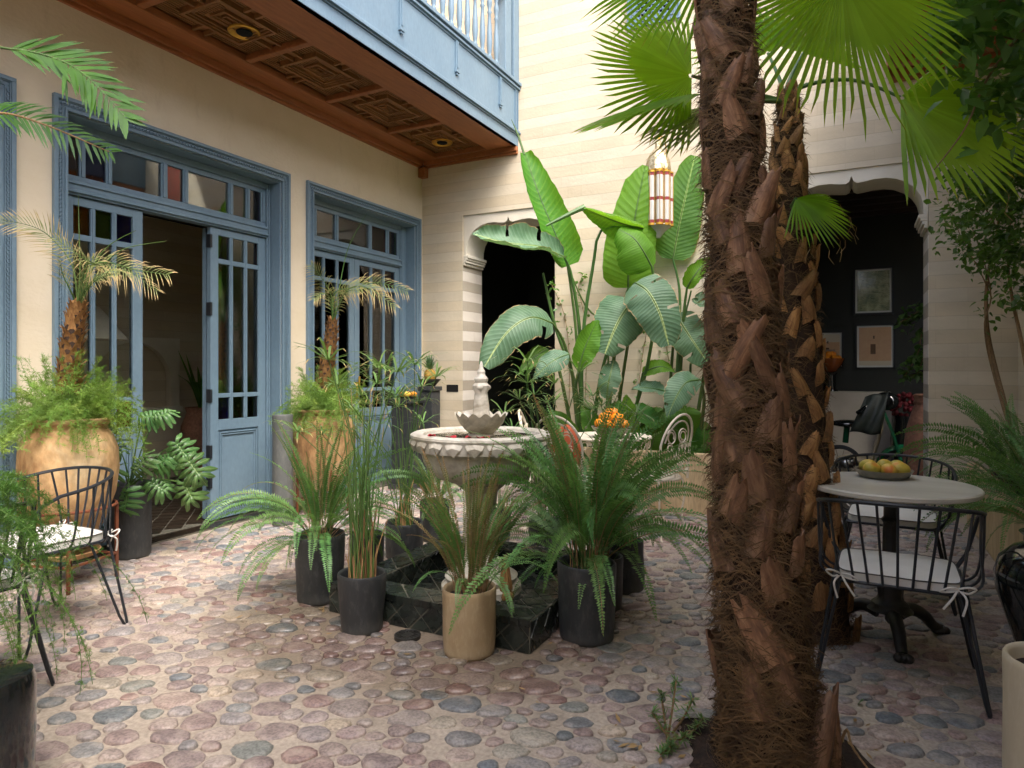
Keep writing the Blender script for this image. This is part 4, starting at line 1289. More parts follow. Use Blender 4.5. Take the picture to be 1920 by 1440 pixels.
pot('right_back', 'charcoal clay pot of reeds, rightmost by the pool', 1167, 1104, 39, 1010, taper=1.02)
pot('left_fern', 'tall charcoal clay pot under the spreading fern left of the pool', 600, 1124, 46, 1000, taper=0.9)
pot('left_mid', 'small charcoal clay pot of reeds behind the front left pot', 690, 1080, 30, 1000)
pot('left_back', 'charcoal clay pot of umbrella sedge behind the left pool kerb', 758, 1046, 35, 977, taper=0.96)
pot('back_fern', 'charcoal clay pot with a small fern behind the fountain basin', 815, 1012, 28, 938)
pot('back_mid', 'small charcoal clay pot behind the fountain pedestal', 935, 1012, 24, 957)
pot('back_right', 'charcoal clay pot of sedge between the fountain and the white chairs', 1022, 1040, 31, 975)
pot('door', 'tall charcoal pot with split-leaf philodendron beside the open door', 243, 1043, 37, 905, taper=0.98)
t = thing('tall_vase', 'slim tall grey clay cylinder beside the right door jamb', 'vase', G(530, 985))
pot_body(t, G(530, 985), 0.082, 0.92, M['pot_gray'], 1.0, soil=False)
# drum stool at the lower left corner
c = P(-32, 692, 1.98); c.z = 0
t = thing('drum_stool', 'dark glazed ceramic drum in the lower left corner', 'stool', c)
MB().lathe([(0.118, 0.002), (0.125, 0.02), (0.13, 0.2), (0.130, 0.36), (0.122, 0.388), (0.10, 0.398), (0.001, 0.402)], 48, c).obj('body', M['glaze'], t)
MB().lathe([(0.112, 0.0), (0.112, 0.006)], 40, c).obj('foot', M['pot'], t)
# jar and cream pot at the right edge
c = P(1996, 692, 2.55); c.z = 0
t = thing('black_jar', 'bulging glossy black jar at the right edge beside the planter', 'jar', c)
MB().lathe([(0.095, 0.002), (0.105, 0.02), (0.13, 0.15), (0.175, 0.30), (0.215, 0.43), (0.222, 0.50), (0.205, 0.56), (0.16, 0.605), (0.125, 0.62), (0.125, 0.65), (0.14, 0.665), (0.13, 0.668), (0.112, 0.65), (0.11, 0.60)], 56, c).obj('body', M['glaze'], t)
MB().lathe([(0.111, 0.625), (0.001, 0.63)], 28, c).obj('soil', M['soil'], t)
c = P(1998, 692, 1.9); c.z = 0
t = thing('cream_pot', 'cream clay cylinder pot in the lower right corner', 'pot', c)
pot_body(t, c, 0.147, 0.47, M['pot_white'], 0.97)

# ============================================================ terracotta urns on iron stands
def stand(name, label, c, r, h):
    t = thing(name, label, 'stand', c)
    top = MB()
    top.tube([c + V((r * math.cos(2 * PI * i / 28), r * math.sin(2 * PI * i / 28), h)) for i in range(28)], 0.009, 6, closed=True)
    top.obj('ring', M['rust'], t)
    for k in range(4):
        a = PI / 4 + k * PI / 2 + 0.25
        p = V((r * math.cos(a), r * math.sin(a), 0))
        MB().bar(c + p, c + p + V((0, 0, h)), 0.016, 0.016, up=(1, 0, 0)).obj('leg', M['rust'], t, False)
    br = MB()
    for k in range(4):
        a, b = PI / 4 + k * PI / 2 + 0.25, PI / 4 + (k + 1) * PI / 2 + 0.25
        br.bar(c + V((r * math.cos(a), r * math.sin(a), 0.16)), c + V((r * math.cos(b), r * math.sin(b), 0.16)), 0.012, 0.012)
    br.obj('stretcher', M['rust'], t, False)
    return t
def urn(label, c, z0, prof):
    t = thing('terracotta_urn', label, 'urn', c + V((0, 0, z0)), 'terracotta urns')
    MB().lathe(prof, 64, c, wob=lambda r, z, a: (r * (1 + 0.006 * math.sin(3 * a + z * 8) + 0.003 * math.sin(17 * z * 6)), z)).obj('body', M['urn'], t, True, 60)
    MB().lathe([(prof[-1][0], prof[-1][1] + 0.02), (0.001, prof[-1][1] + 0.04)], 28, c).obj('soil', M['soil'], t)
U1 = P(130, 692, 4.02); U1.z = 0
U2 = P(606, 692, 5.95); U2.z = 0
up = [(0.10, 0.24), (0.135, 0.27), (0.205, 0.40), (0.255, 0.55), (0.274, 0.70), (0.268, 0.82), (0.240, 0.905), (0.215, 0.935), (0.208, 0.955), (0.226, 0.975), (0.240, 0.985), (0.240, 1.003), (0.220, 1.008), (0.198, 0.995), (0.190, 0.94)]
stand('iron_stand', 'rusty iron stand carrying the urn behind the wire chair', U1, 0.245, 0.475)
urn('ochre terracotta urn with small palm behind the left wire chair', U1, 0.24, [(r * 0.95, z) for (r, z) in up])
t = thing('clay_saucer', 'round terracotta saucer on the shelf of the rusty stand', 'saucer', U1 + V((0, 0, 0.168)))
MB().lathe([(0.10, 0.167), (0.155, 0.185), (0.165, 0.21), (0.158, 0.212), (0.14, 0.19), (0.001, 0.185)], 36, U1).obj('dish', M['urn'], t)
stand('iron_stand', 'iron stand carrying the urn between the two doorways', U2, 0.225, 0.47)
urn('ochre terracotta urn with small palm between the two blue doorways', U2, 0.22, [(r * 1.03, z * 0.94) for (r, z) in up])

# ============================================================ wire tub chairs
def tub_chair():
    """faces +y, origin on the floor under the seat"""
    t = thing('wire_chair', 'tub chair', 'chair')
    R_ = 0.0065
    def rim(u):                                   # u -1..1 from left front end round the back to the right front end
        a = u * PI * 0.5
        x = 0.302 * math.sin(a) if abs(u) < 1 else math.copysign(0.302, u)
        y = -0.285 * math.cos(a) ** 0.8 if abs(u) < 1 else 0.0
        return V((x, y, 0.775 - 0.055 * abs(u) ** 2.2))
    pts = []
    for s in (1,):
        left = [V((-0.225, 0.19, 0.445)), V((-0.262, 0.215, 0.50)), V((-0.288, 0.205, 0.60)), V((-0.300, 0.16, 0.675)), V((-0.304, 0.08, 0.710))]
        mid = [rim(-1 + 2 * k / 22) for k in range(23)]
        right = [V((-p.x, p.y, p.z)) for p in reversed(left)]
        pts = left + mid + right
    MB().tube(pts, 0.0085, 8).obj('rim', M['iron'], t)
    seat = [(-0.20, -0.21), (0.20, -0.21), (0.225, -0.18), (0.235, 0.17), (0.215, 0.205), (-0.215, 0.205), (-0.235, 0.17), (-0.225, -0.18)]
    sf = MB().tube([(x, y, 0.438) for (x, y) in seat], 0.0075, 6, closed=True)
    for y in (-0.10, 0.04, 0.14):
        sf.tube([(-0.23, y, 0.434), (0.23, y, 0.434)], 0.005, 5)
    sf.obj('seat_frame', M['iron'], t)
    for k in range(9):                            # rods of the back
        u = -0.62 + 1.24 * k / 8
        p = rim(u)
        q = V((u / 0.62 * 0.205, -0.212, 0.438))
        MB().tube([p, p * 0.5 + q * 0.5 + V((0, -0.006, 0)), q], R_ * 0.86, 5).obj('rod', M['iron'], t)
    for s in (-1, 1):                             # rods of the sides sweep down and under the seat
        for (u, yq) in ((0.76, -0.15), (0.88, -0.07), (1.0, 0.02)):
            p = rim(s * u)
            p = V((p.x, p.y, p.z))
            q = V((s * 0.232, yq, 0.436))
            MB().tube(smooth_path([p, V((p.x * 0.99, p.y * 0.8 + yq * 0.2, 0.60)), V((s * 0.285, yq * 0.7 + p.y * 0.3, 0.49)), V((s * 0.262, yq, 0.45)), q], 12), R_ * 0.86, 5).obj('rod', M['iron'], t)
    for sx in (-1, 1):
        for sy in (-1, 1):
            a = V((sx * 0.205, sy * 0.205, 0.438))
            b = V((sx * 0.232, sy * 0.10, 0.438))
            f = V((sx * 0.295, sy * 0.235, 0.008))
            e = (b - a).normalized()
            path = [a, a * 0.12 + f * 0.88 - e * 0.012 + V((0, 0, 0.0)), f - e * 0.010 + V((0, 0, 0.010)), f, f + e * 0.010 + V((0, 0, 0.010)), b * 0.12 + f * 0.88 + e * 0.012, b]
            MB().tube(path, 0.0068, 6).obj('leg', M['iron'], t)
    # cushion: softly stuffed square with piped edges and ties
    cu = MB()
    N_ = 14
    def sq(x, y, e=5.0):
        return x, y
    top, bot = [], []
    for j in range(N_ + 1):
        for i in range(N_ + 1):
            u, v_ = -1 + 2 * i / N_, -1 + 2 * j / N_
            mlen = max(abs(u), abs(v_))
            ln = (abs(u) ** 6 + abs(v_) ** 6) ** (1 / 6)
            k = mlen / ln if ln > 1e-6 else 1
            x, y = u * k * 0.218, v_ * k * 0.205
            dome = (1 - mlen ** 4)
            wr = 0.004 * noise.noise(V((x * 14, y * 14, 3)))
            top.append((x, y, 0.474 + 0.018 * dome + wr))
            bot.append((x, y, 0.443))
    n1 = N_ + 1
    fs = []
    for j in range(N_):
        for i in range(N_):
            a = j * n1 + i
            fs.append((a, a + 1, a + n1 + 1, a + n1))
            fs.append((len(top) + a, len(top) + a + n1, len(top) + a + n1 + 1, len(top) + a + 1))
    edge = [i for i in range(n1)] + [j * n1 + N_ for j in range(1, n1)] + [N_ * n1 + i for i in range(N_ - 1, -1, -1)] + [j * n1 for j in range(N_ - 1, 0, -1)]
    m_ = len(edge)
    for i in range(m_):
        a, b = edge[i], edge[(i + 1) % m_]
        fs.append((b, a, a + len(top), b + len(top)))
    cu.add(top + bot, fs)
    cush = cu.obj('cushion', M['cushion'], t, True, 70)
    MB().tube([V(top[i]) + V((0, 0, 0.001)) for i in edge], 0.0028, 5, closed=True).obj('piping', M['piping'], cush)
    for s in (-1, 1):
        tb_ = MB()
        b = V((s * 0.20, -0.205, 0.462))
        tb_.tube(smooth_path([b, b + V((s * 0.03, -0.035, 0.02)), b + V((s * 0.055, -0.02, 0.012)), b + V((s * 0.03, -0.006, -0.012)), b], 14), 0.004, 5)
        tb_.tube(smooth_path([b, b + V((-s * 0.03, -0.04, 0.012)), b + V((-s * 0.06, -0.02, -0.012)), b + V((-s * 0.02, -0.012, -0.01)), b], 14), 0.004, 5)
        tb_.tube(smooth_path([b, b + V((s * 0.025, -0.03, -0.03)), b + V((s * 0.012, -0.035, -0.09))], 8), 0.0045, 5)
        tb_.tube(smooth_path([b, b + V((-s * 0.02, -0.03, -0.03)), b + V((-s * 0.05, -0.03, -0.075))], 8), 0.0045, 5)
        tb_.obj('tie', M['cushion'], cush)
    return t
ch = tub_chair()
spots = [((0.165, 3.25, 0), rad(-2), 'black wire tub chair in front of the round table, back to the camera'),
         ((0.20, 4.42, 0), rad(176), 'black wire tub chair with white cushion on the far side of the round table'),
         ((-3.57, 1.89, 0), rad(180), 'black wire tub chair with white cushion in front of the ochre urn'),
         ((-3.165, 1.30, 0), rad(88), 'black wire tub chair cut by the left edge, behind trailing asparagus fern')]
for k, (loc, rz, lab) in enumerate(spots):
    o = ch if k == 0 else copy_tree(ch)
    o.location = loc
    o.rotation_euler = (0, 0, rz)
    tag(o, lab, 'chair', 'black wire chairs')

# ============================================================ round café table
TC = V((0.16, 3.70, 0))
def cafe_table():
    t = thing('cafe_table', 'round pale marble café table on a black cast iron claw foot', 'table', TC)
    MB().lathe([(0.30, 0.716), (0.362, 0.720), (0.372, 0.726), (0.374, 0.742), (0.368, 0.749), (0.001, 0.750)], 72, TC).obj('table_top', M['stone_top'], t, True, 40)
    MB().lathe([(0.10, 0.142), (0.085, 0.155), (0.080, 0.175), (0.060, 0.19), (0.052, 0.21), (0.058, 0.26), (0.050, 0.30), (0.038, 0.315), (0.034, 0.34), (0.032, 0.52), (0.030, 0.56), (0.040, 0.575), (0.028, 0.59), (0.028, 0.68), (0.06, 0.70), (0.16, 0.716)], 36, TC,
               wob=lambda r, z, a: (r * (1 + 0.06 * math.cos(9 * a) * (1 if 0.2 < z < 0.3 or 0.33 < z < 0.55 else 0)), z)).obj('column', M['cast_iron'], t)
    for k in range(3):
        a = rad(-82 + 120 * k)
        d = V((math.cos(a), math.sin(a), 0))
        sd = V((-d.y, d.x, 0))
        f = MB()
        path = smooth_path([TC + d * 0.05 + V((0, 0, 0.12)), TC + d * 0.12 + V((0, 0, 0.135)), TC + d * 0.19 + V((0, 0, 0.10)), TC + d * 0.235 + V((0, 0, 0.052)), TC + d * 0.275 + V((0, 0, 0.030))], 14)
        f.tube(path, [0.034 - 0.012 * i / 14 for i in range(15)], 10)
        for i in range(1, 14):
            f.ball(path[i] + V((0, 0, 0.027 - 0.012 * i / 14)), 0.0065, 6, 4)
        for q in (-1, 0, 1):
            f.ball(TC + d * 0.292 + sd * 0.019 * q + V((0, 0, 0.024)), 0.021, 8, 6, (1.1, 1, 1.0))
        f.ball(TC + d * 0.272 + V((0, 0, 0.022)), 0.030, 10, 6, (1.2, 1.2, 0.65))
        f.obj('claw_foot', M['cast_iron'], t)
cafe_table()
def fruit(name, c, r, sc, m, label, cat, group, rot=(0, 0, 0), stalk=False):
    b = MB()
    b.ball((0, 0, 0), r, 18, 12, sc)
    b.v = [(x + 0.05 * r * noise.noise(V((x, y, z)) * 18), y + 0.05 * r * noise.noise(V((y, z, x)) * 18), z) for (x, y, z) in b.v]
    o = put(name, b.mesh(name, m, True, 180), loc=c, rot=rot)
    tag(o, label, cat, group)
def mat_mango():
    m, t, b = newmat('mango_skin')
    co = crd(t, 'Object')
    oi = t.nodes.new('ShaderNodeObjectInfo')
    ad = nd(t, 'VectorMath', {0: co, 1: oi.outputs['Location']}, operation='ADD')
    n1 = nd(t, 'TexNoise', {'Vector': ad.outputs[0], 'Scale': 13.0, 'Detail': 3.0})
    col = ramp(t, n1.outputs[0], [(0.32, S(190, 176, 70)), (0.46, S(220, 186, 72)), (0.58, S(224, 140, 62)), (0.72, S(196, 92, 60))])
    t.links.new(col, b.inputs['Base Color'])
    b.inputs['Roughness'].default_value = 0.4
    return m
M['mango'] = mat_mango()
bc = P(1657, 897, 3.40); bc.z = 0.751
t = thing('fruit_dish', 'shallow tin dish of mangoes on the round marble table', 'dish', bc)
MB().lathe([(0.085, 0.001), (0.110, 0.004), (0.130, 0.035), (0.134, 0.040), (0.128, 0.040), (0.105, 0.012), (0.001, 0.010)], 48, bc).obj('dish', M['bowl'], t)
for k, (dx, dy, dz, rz) in enumerate(((-0.07, -0.02, 0.045, 0.3), (-0.005, -0.055, 0.042, 1.2), (0.068, -0.025, 0.045, -0.4), (0.03, 0.045, 0.05, 0.8), (-0.05, 0.055, 0.048, 2.0), (0.09, 0.04, 0.046, 1.5))):
    fruit('mango', bc + RX * dx + FWD * dy + V((0, 0, dz)), 0.037, (1.28, 1.0, 0.95), M['mango'], ('leftmost', 'front middle', 'front right', 'back middle', 'back left', 'rightmost')[k] + ' of the mangoes in the tin dish on the round table', 'mango', 'mangoes in the dish', (0.1, 0.15, rz + TH))

# ============================================================ white garden table and chairs
WTc = V((-1.80, 5.32, 0))
def curl(c, e1, e2, r, a0, turns, n=20, shrink=0.55):
    out = []
    for i in range(n + 1):
        u = i / n
        a = a0 + turns * 2 * PI * u
        rr = r * (1 - shrink * u)
        out.append(V(c) + V(e1) * math.cos(a) * rr + V(e2) * math.sin(a) * rr)
    return out
def white_table():
    t = thing('garden_table', 'white painted iron garden table with the bowl of oranges, behind the ferns', 'table', WTc)
    MB().lathe([(0.30, 0.725), (0.345, 0.728), (0.35, 0.74), (0.34, 0.75), (0.001, 0.752)], 56, WTc).obj('table_top', M['white_iron'], t)
    ap = MB()
    for i in range(20):
        a = 2 * PI * i / 20
        e1, e2 = V((-math.sin(a), math.cos(a), 0)), V((0, 0, 1))
        ap.tube(curl(WTc + V((math.cos(a) * 0.33, math.sin(a) * 0.33, 0.685)), e1, e2, 0.034, 0, 1.0, 10, 0.3), 0.004, 4)
    tag(ap.obj('scroll_apron', M['white_iron'], t), kind='stuff')
    for k in range(4):
        a = k * PI / 2 + 0.6
        d = V((math.cos(a), math.sin(a), 0))
        MB().tube(smooth_path([WTc + d * 0.30 + V((0, 0, 0.725)), WTc + d * 0.32 + V((0, 0, 0.6)), WTc + d * 0.24 + V((0, 0, 0.35)), WTc + d * 0.29 + V((0, 0, 0.08)), WTc + d * 0.35 + V((0, 0, 0.008))], 16), 0.009, 6).obj('leg', M['white_iron'], t)
white_table()
def white_chair():
    """faces +y"""
    t = thing('garden_chair', 'white', 'chair')
    X_, Z_ = V((1, 0, 0)), V((0, 0, 1))
    bk = MB()
    hoop = [V((-0.185, -0.185, 0.44))] + [V((-0.20 * math.cos(PI * i / 16), -0.20 - 0.07 * math.sin(PI * i / 16), 0.72 + 0.235 * math.sin(PI * i / 16))) for i in range(17)] + [V((0.185, -0.185, 0.44))]
    bk.tube(hoop, 0.0095, 7)
    inn = [V((-0.15 * math.cos(PI * i / 12), -0.205 - 0.05 * math.sin(PI * i / 12), 0.74 + 0.165 * math.sin(PI * i / 12))) for i in range(13)]
    bk.tube(inn, 0.007, 6)
    bk.obj('back_hoop', M['white_iron'], t)
    sc = MB()
    for s in (-1, 1):
        X = X_ * s
        for (cx, cz, r, a0, tn) in ((0.075, 0.78, 0.062, 0.5, 1.5), (0.065, 0.64, 0.058, 2.0, 1.4), (0.10, 0.54, 0.050, 4.0, 1.4), (0.10, 0.70, 0.04, 1.0, 1.2), (0.03, 0.545, 0.04, 0.0, 1.2)):
            sc.tube(curl((s * cx, -0.212, cz), X, Z_, r, a0, tn, 20, 0.5), 0.0055, 5)
        sc.tube(smooth_path([(s * 0.19, -0.19, 0.56), (s * 0.11, -0.20, 0.62), (s * 0.02, -0.205, 0.50), (s * 0.02, -0.2, 0.45)], 10), 0.0055, 5)
    sc.obj('scrollwork', M['white_iron'], t)
    st = MB().lathe([(0.17, 0.438), (0.205, 0.440), (0.212, 0.452), (0.205, 0.464), (0.001, 0.470)], 36, (0, 0.0, 0))
    st.obj('seat', M['white_iron'], t)
    for sx in (-1, 1):
        for sy in (-1, 1):
            a = V((sx * 0.155, sy * 0.15, 0.44))
            f = V((sx * 0.195, sy * 0.205, 0.008))
            MB().tube(smooth_path([a, V((sx * 0.175, sy * 0.17, 0.34)), V((sx * 0.15, sy * 0.155, 0.16)), V((sx * 0.175, sy * 0.185, 0.03)), f, f + V((sx * 0.018, sy * 0.018, 0.008))], 18), 0.0085, 6).obj('leg', M['white_iron'], t)
    return t
wc = white_chair()
for k, (loc, rz, lab) in enumerate((((-1.40, 5.22, 0), rad(70), 'white scrolled iron chair right of the garden table'),
                                    ((-1.93, 4.76, 0), rad(-4), 'white scrolled iron chair with its back to the fountain, terracotta cushion on it'),
                                    ((-2.24, 5.12, 0), rad(-70), 'white scrolled iron chair left of the garden table, beside the fountain basin'))):
    o = wc if k == 0 else copy_tree(wc)
    o.location = loc
    o.rotation_euler = (0, 0, rz)
    tag(o, lab, 'chair', 'white iron garden chairs')
cu = MB().ball((0, 0, 0), 0.5, 24, 14, (0.27, 0.09, 0.42))
o = put('seat_cushion', cu.mesh('seat_cushion', M['terracotta'], True, 180), loc=(-1.925, 4.655, 0.675), rot=(rad(-8), 0, rad(-4)))
tag(o, 'rust red oval cushion standing on the middle white chair', 'cushion')
bc = P(1147, 822, 5.40); bc.z = 0.753
t = thing('orange_bowl', 'beaten metal bowl heaped with oranges on the white garden table', 'bowl', bc)
MB().lathe([(0.05, 0.001), (0.09, 0.01), (0.15, 0.06), (0.165, 0.085), (0.158, 0.086), (0.13, 0.05), (0.001, 0.03)], 40, bc).obj('bowl', M['bowl'], t)
rng = random.Random(5)
k = 0
for (ring_r, nn, zz) in ((0.105, 8, 0.105), (0.065, 5, 0.155), (0.0, 1, 0.09), (0.02, 2, 0.195)):
    for i in range(nn):
        a = 2 * PI * i / max(nn, 1) + ring_r * 30
        fruit('orange', bc + V((ring_r * math.cos(a), ring_r * math.sin(a), zz)), 0.040 * rng.uniform(0.92, 1.08), (1, 1, 0.96), M['orange'], 'orange heaped in the metal bowl on the white garden table', 'orange', 'oranges in the bowl', (rng.random(), rng.random(), 0))

# ============================================================ pedestals by the far door, with fruit
def pedestal(label, c, wd, h):
    t = thing('pedestal', label, 'pedestal', c)
    m_ = MB()
    for (a, z0, z1) in ((wd * 0.56, 0.001, 0.06), (wd * 0.46, 0.06, h - 0.05), (wd * 0.55, h - 0.05, h)):
        m_.box(c.x - a, c.x + a, c.y - a, c.y + a, z0, z1)
    m_.obj('column', M['pot'], t, False, bevel=0.008)
pc1 = P(806, 692, 7.75); pc1.z = 0
pc2 = P(764, 692, 7.30); pc2.z = 0
pedestal('tall black pedestal holding the pineapple in the corner', pc1, 0.19, 1.10)
pedestal('wide black pedestal with a plate of fruit in front of the far door', pc2, 0.27, 0.98)
t = thing('pineapple_bowl', 'dark bowl on the corner pedestal under the pineapple', 'bowl', pc1 + V((0, 0, 1.1)))
MB().lathe([(0.06, 1.101), (0.075, 1.12), (0.125, 1.175), (0.13, 1.185), (0.12, 1.185), (0.001, 1.15)], 36, pc1).obj('bowl', M['bowl_dark'], t)
def pineapple(c):
    t = thing('pineapple', 'pineapple standing in the dark bowl on the tall pedestal', 'pineapple', c)
    b = MB()
    b.lathe([(0.04, 0), (0.062, 0.03), (0.068, 0.07), (0.060, 0.115), (0.035, 0.145), (0.001, 0.15)], 24, c,
            wob=lambda r, z, a: (r * (1 + 0.07 * math.cos(12 * a + z * 110) * math.cos(12 * a - z * 110)), z))
    b.obj('fruit', pbr('pineapple_skin', S(186, 148, 62), S(128, 102, 48), 40.0, 0.6, 0.6, 60), t)
    rng = random.Random(2)
    lf = MB()
    for i in range(46):
        a = i * 2.4
        u = i / 46
        L_ = 0.10 + 0.09 * u
        el = rad(25 + 60 * u)
        d = V((math.cos(a), math.sin(a), 0))
        s = V((-d.y, d.x, 0))
        base = c + V((0, 0, 0.145 + 0.02 * u)) + d * 0.012
        pts = [base, base + d * math.cos(el) * L_ * 0.5 + V((0, 0, math.sin(el) * L_ * 0.55)), base + d * math.cos(el) * L_ * 1.05 + V((0, 0, math.sin(el) * L_ * 0.9))]
        w_ = 0.011
        lf.add([pts[0] - s * w_, pts[0] + s * w_, pts[1] + s * w_ * 0.8, pts[1] - s * w_ * 0.8, pts[2]], [(0, 1, 2, 3), (3, 2, 4)], uvs=[(-1, 0), (1, 0), (1, 0.5), (-1, 0.5), (0, 0.8)])
    tag(lf.obj('crown', M['banana_blue'], t), kind='stuff')
pineapple(pc1 + V((0, 0, 1.155)))
t = thing('fruit_plate', 'plate of red and yellow fruit on the wide black pedestal', 'plate', pc2 + V((0, 0, 0.98)))
MB().lathe([(0.07, 0.981), (0.13, 0.995), (0.135, 1.003), (0.001, 0.990)], 36, pc2).obj('plate', M['bowl_dark'], t)
for k, (dx, dy, m_) in enumerate(((-0.06, -0.02, 'mango'), (0.02, -0.04, 'mango'), (0.07, 0.02, 'orange'), (-0.01, 0.04, 'mango'))):
    fruit('plate_fruit', pc2 + V((dx, dy, 1.024)), 0.034, (1.2, 1, 0.95), M[m_], ('leftmost', 'front', 'rightmost', 'back')[k] + ' fruit on the plate in front of the far door', 'fruit', 'fruit on the pedestal plate', (0, 0.1, k))

# ============================================================ plants: builders
RG = random.Random(21)
def frond_mesh(Ln, npair, ll, e0, e1, seed, mat, wid=0.30, stem_mat=None, droop=0.15, twist=0.0):
    """fern frond: arching rib with two rows of small leaflets; grows along +x"""
    rg = random.Random(seed)
    b = MB()
    n = 26
    p = V((0, 0, 0))
    pts = [p.copy()]
    yaw = 0.0
    for i in range(n):
        u = i / n
        el = e0 + (e1 - e0) * (u ** 1.25)
        yaw += rg.uniform(-0.03, 0.03)
        p = p + V((math.cos(el) * math.cos(yaw), math.cos(el) * math.sin(yaw), math.sin(el))) * (Ln / n)
        pts.append(p.copy())
    b.tube(pts, [0.0022 * (1 - 0.75 * i / n) for i in range(n + 1)], 3, mi=1, cap=False)
    for k in range(npair):
        u = 0.20 + 0.80 * k / (npair - 1)
        x = u * n
        i = min(int(x), n - 1)
        q = pts[i].lerp(pts[i + 1], x - i)
        t = (pts[i + 1] - pts[i]).normalized()
        sd = V((-math.sin(yaw), math.cos(yaw), 0))
        sd = (sd - t * sd.dot(t)).normalized()
        up = sd.cross(t)
        tw = twist * (0.5 + 0.5 * u)
        sd, up = sd * math.cos(tw) + up * math.sin(tw), up * math.cos(tw) - sd * math.sin(tw)
        w = ll * (min(1.0, (u - 0.15) / 0.20) ** 0.7) * (1 - max(0, (u - 0.55) / 0.45) ** 1.6 * 0.88)
        hw = Ln / npair * 0.38
        for s in (-1, 1):
            if rg.random() < 0.03: continue
            a = sd * s * math.cos(0.25) + t * 0.22 - up * (droop + rg.uniform(-0.12, 0.12))
            wl = w * rg.uniform(0.85, 1.08)
            tip = q + a * wl
            m1 = q + a * wl * 0.55
            b.add([q - t * hw * 0.6, m1 - t * hw, tip, m1 + t * hw], [(0, 1, 2, 3)] if s > 0 else [(3, 2, 1, 0)],
                  uvs=[(0, u * 0.9), (0.5, u), (1, u), (0.5, u)])
    return b.mesh('frond', [mat, stem_mat or mat], True, 180)
FRONDS = [frond_mesh(0.66, 50, 0.034, rad(84), rad(15), 1, M['fern'], stem_mat=M['petiole']),
          frond_mesh(0.70, 54, 0.036, rad(78), rad(-40), 2, M['fern'], stem_mat=M['reed_dry']),
          frond_mesh(0.66, 52, 0.035, rad(62), rad(-62), 3, M['fern'], stem_mat=M['petiole']),
          frond_mesh(0.62, 48, 0.034, rad(45), rad(-70), 4, M['fern'], stem_mat=M['petiole']),
          frond_mesh(0.54, 44, 0.033, rad(20), rad(-78), 5, M['fern'], stem_mat=M['petiole']),
          frond_mesh(0.64, 50, 0.033, rad(87), rad(55), 6, M['fern'], stem_mat=M['reed_dry'])]
FRONDS += [frond_mesh(0.66, 50, 0.036, rad(84), rad(15), 21, M['fern'], stem_mat=M['petiole'], twist=1.3),
          frond_mesh(0.70, 54, 0.037, rad(78), rad(-40), 22, M['fern'], stem_mat=M['petiole'], twist=-1.2),
          frond_mesh(0.66, 52, 0.036, rad(62), rad(-62), 23, M['fern'], stem_mat=M['petiole'], twist=1.0),
          frond_mesh(0.62, 48, 0.035, rad(45), rad(-70), 24, M['fern'], stem_mat=M['reed_dry'], twist=-0.9),
          frond_mesh(0.54, 44, 0.034, rad(20), rad(-78), 25, M['fern'], stem_mat=M['petiole'], twist=0.7),
          frond_mesh(0.64, 50, 0.035, rad(87), rad(55), 26, M['fern'], stem_mat=M['reed_dry'], twist=-1.4)]
THIN = [frond_mesh(0.62, 50, 0.020, rad(87), rad(62), 11, M['fern_dry'], stem_mat=M['reed_dry'], twist=1.2),
        frond_mesh(0.58, 46, 0.022, rad(84), rad(30), 12, M['fern'], stem_mat=M['reed_dry'], twist=-1.2),
        frond_mesh(0.50, 42, 0.019, rad(80), rad(10), 13, M['fern_dry'], stem_mat=M['reed_dry']),
        frond_mesh(0.46, 40, 0.026, rad(70), rad(-65), 14, M['fern'], stem_mat=M['petiole'])]
def fern(label, c, n, size, meshes, weights, spread=0.06, yaw=None, seed=1, group='boston ferns', name='fern'):
    rg = random.Random(seed)
    if meshes[:6] == FRONDS[:6] and len(weights) < len(meshes):
        weights = tuple(weights[:6]) * 2 + tuple(weights[6:])
    t = thing(name, label, 'fern', c, group)
    for k in range(n):
        me = rg.choices(meshes, weights)[0]
        a = rg.uniform(0, 2 * PI) if yaw is None else rg.gauss(yaw[0], yaw[1])
        rr = spread * math.sqrt(rg.random())
        p = c + V((rr * math.cos(a), rr * math.sin(a), -0.01))
        s = size * rg.uniform(0.72, 1.12)
        put('frond', me, t, loc=p, rot=(rg.uniform(-0.12, 0.12), rg.uniform(-0.12, 0.12), a), sc=s)
    return t
def on(key): 
    c, r, h = POTS[key]
    return V((c.x, c.y, h - 0.035))
def umbel_mesh(h, lean, nb, bl, seed, low=0.0):
    """umbrella sedge: bare stem with a whorl of narrow blades on top"""
    rg = random.Random(seed)
    b = MB()
    p0, p1 = V((0, 0, 0)), V((lean, 0, h))
    pts = smooth_path([p0, V((lean * 0.25, rg.uniform(-.02, .02), h * 0.5)), p1], 8)
    b.tube(pts, [0.0045 - 0.002 * i / 8 for i in range(9)], 5, mi=1, cap=False)
    top = pts[-1]
    for i in range(nb):
        a = 2 * PI * i / nb + rg.uniform(-0.2, 0.2)
        el = rg.uniform(-0.05, 0.75)
        L_ = bl * rg.uniform(0.65, 1.15)
        d = V((math.cos(a) * math.cos(el), math.sin(a) * math.cos(el), math.sin(el)))
        s = V((-math.sin(a), math.cos(a), 0)) * 0.0062
        m1 = top + d * L_ * 0.5
        m2 = top + d * L_ * 0.82 + V((0, 0, -0.10 * L_))
        e = top + d * L_ + V((0, 0, -0.26 * L_))
        b.add([top - s * .6, top + s * .6, m1 - s, m1 + s, m2 - s * 0.7, m2 + s * 0.7, e], [(0, 1, 3, 2), (2, 3, 5, 4), (4, 5, 6)],
              uvs=[(-1, 0.05), (1, 0.05), (-1, 0.5), (1, 0.5), (-1, 0.8), (1, 0.8), (0, 1.0)])
    return b.mesh('stalk', [M['papyrus'], M['petiole']], True, 180)
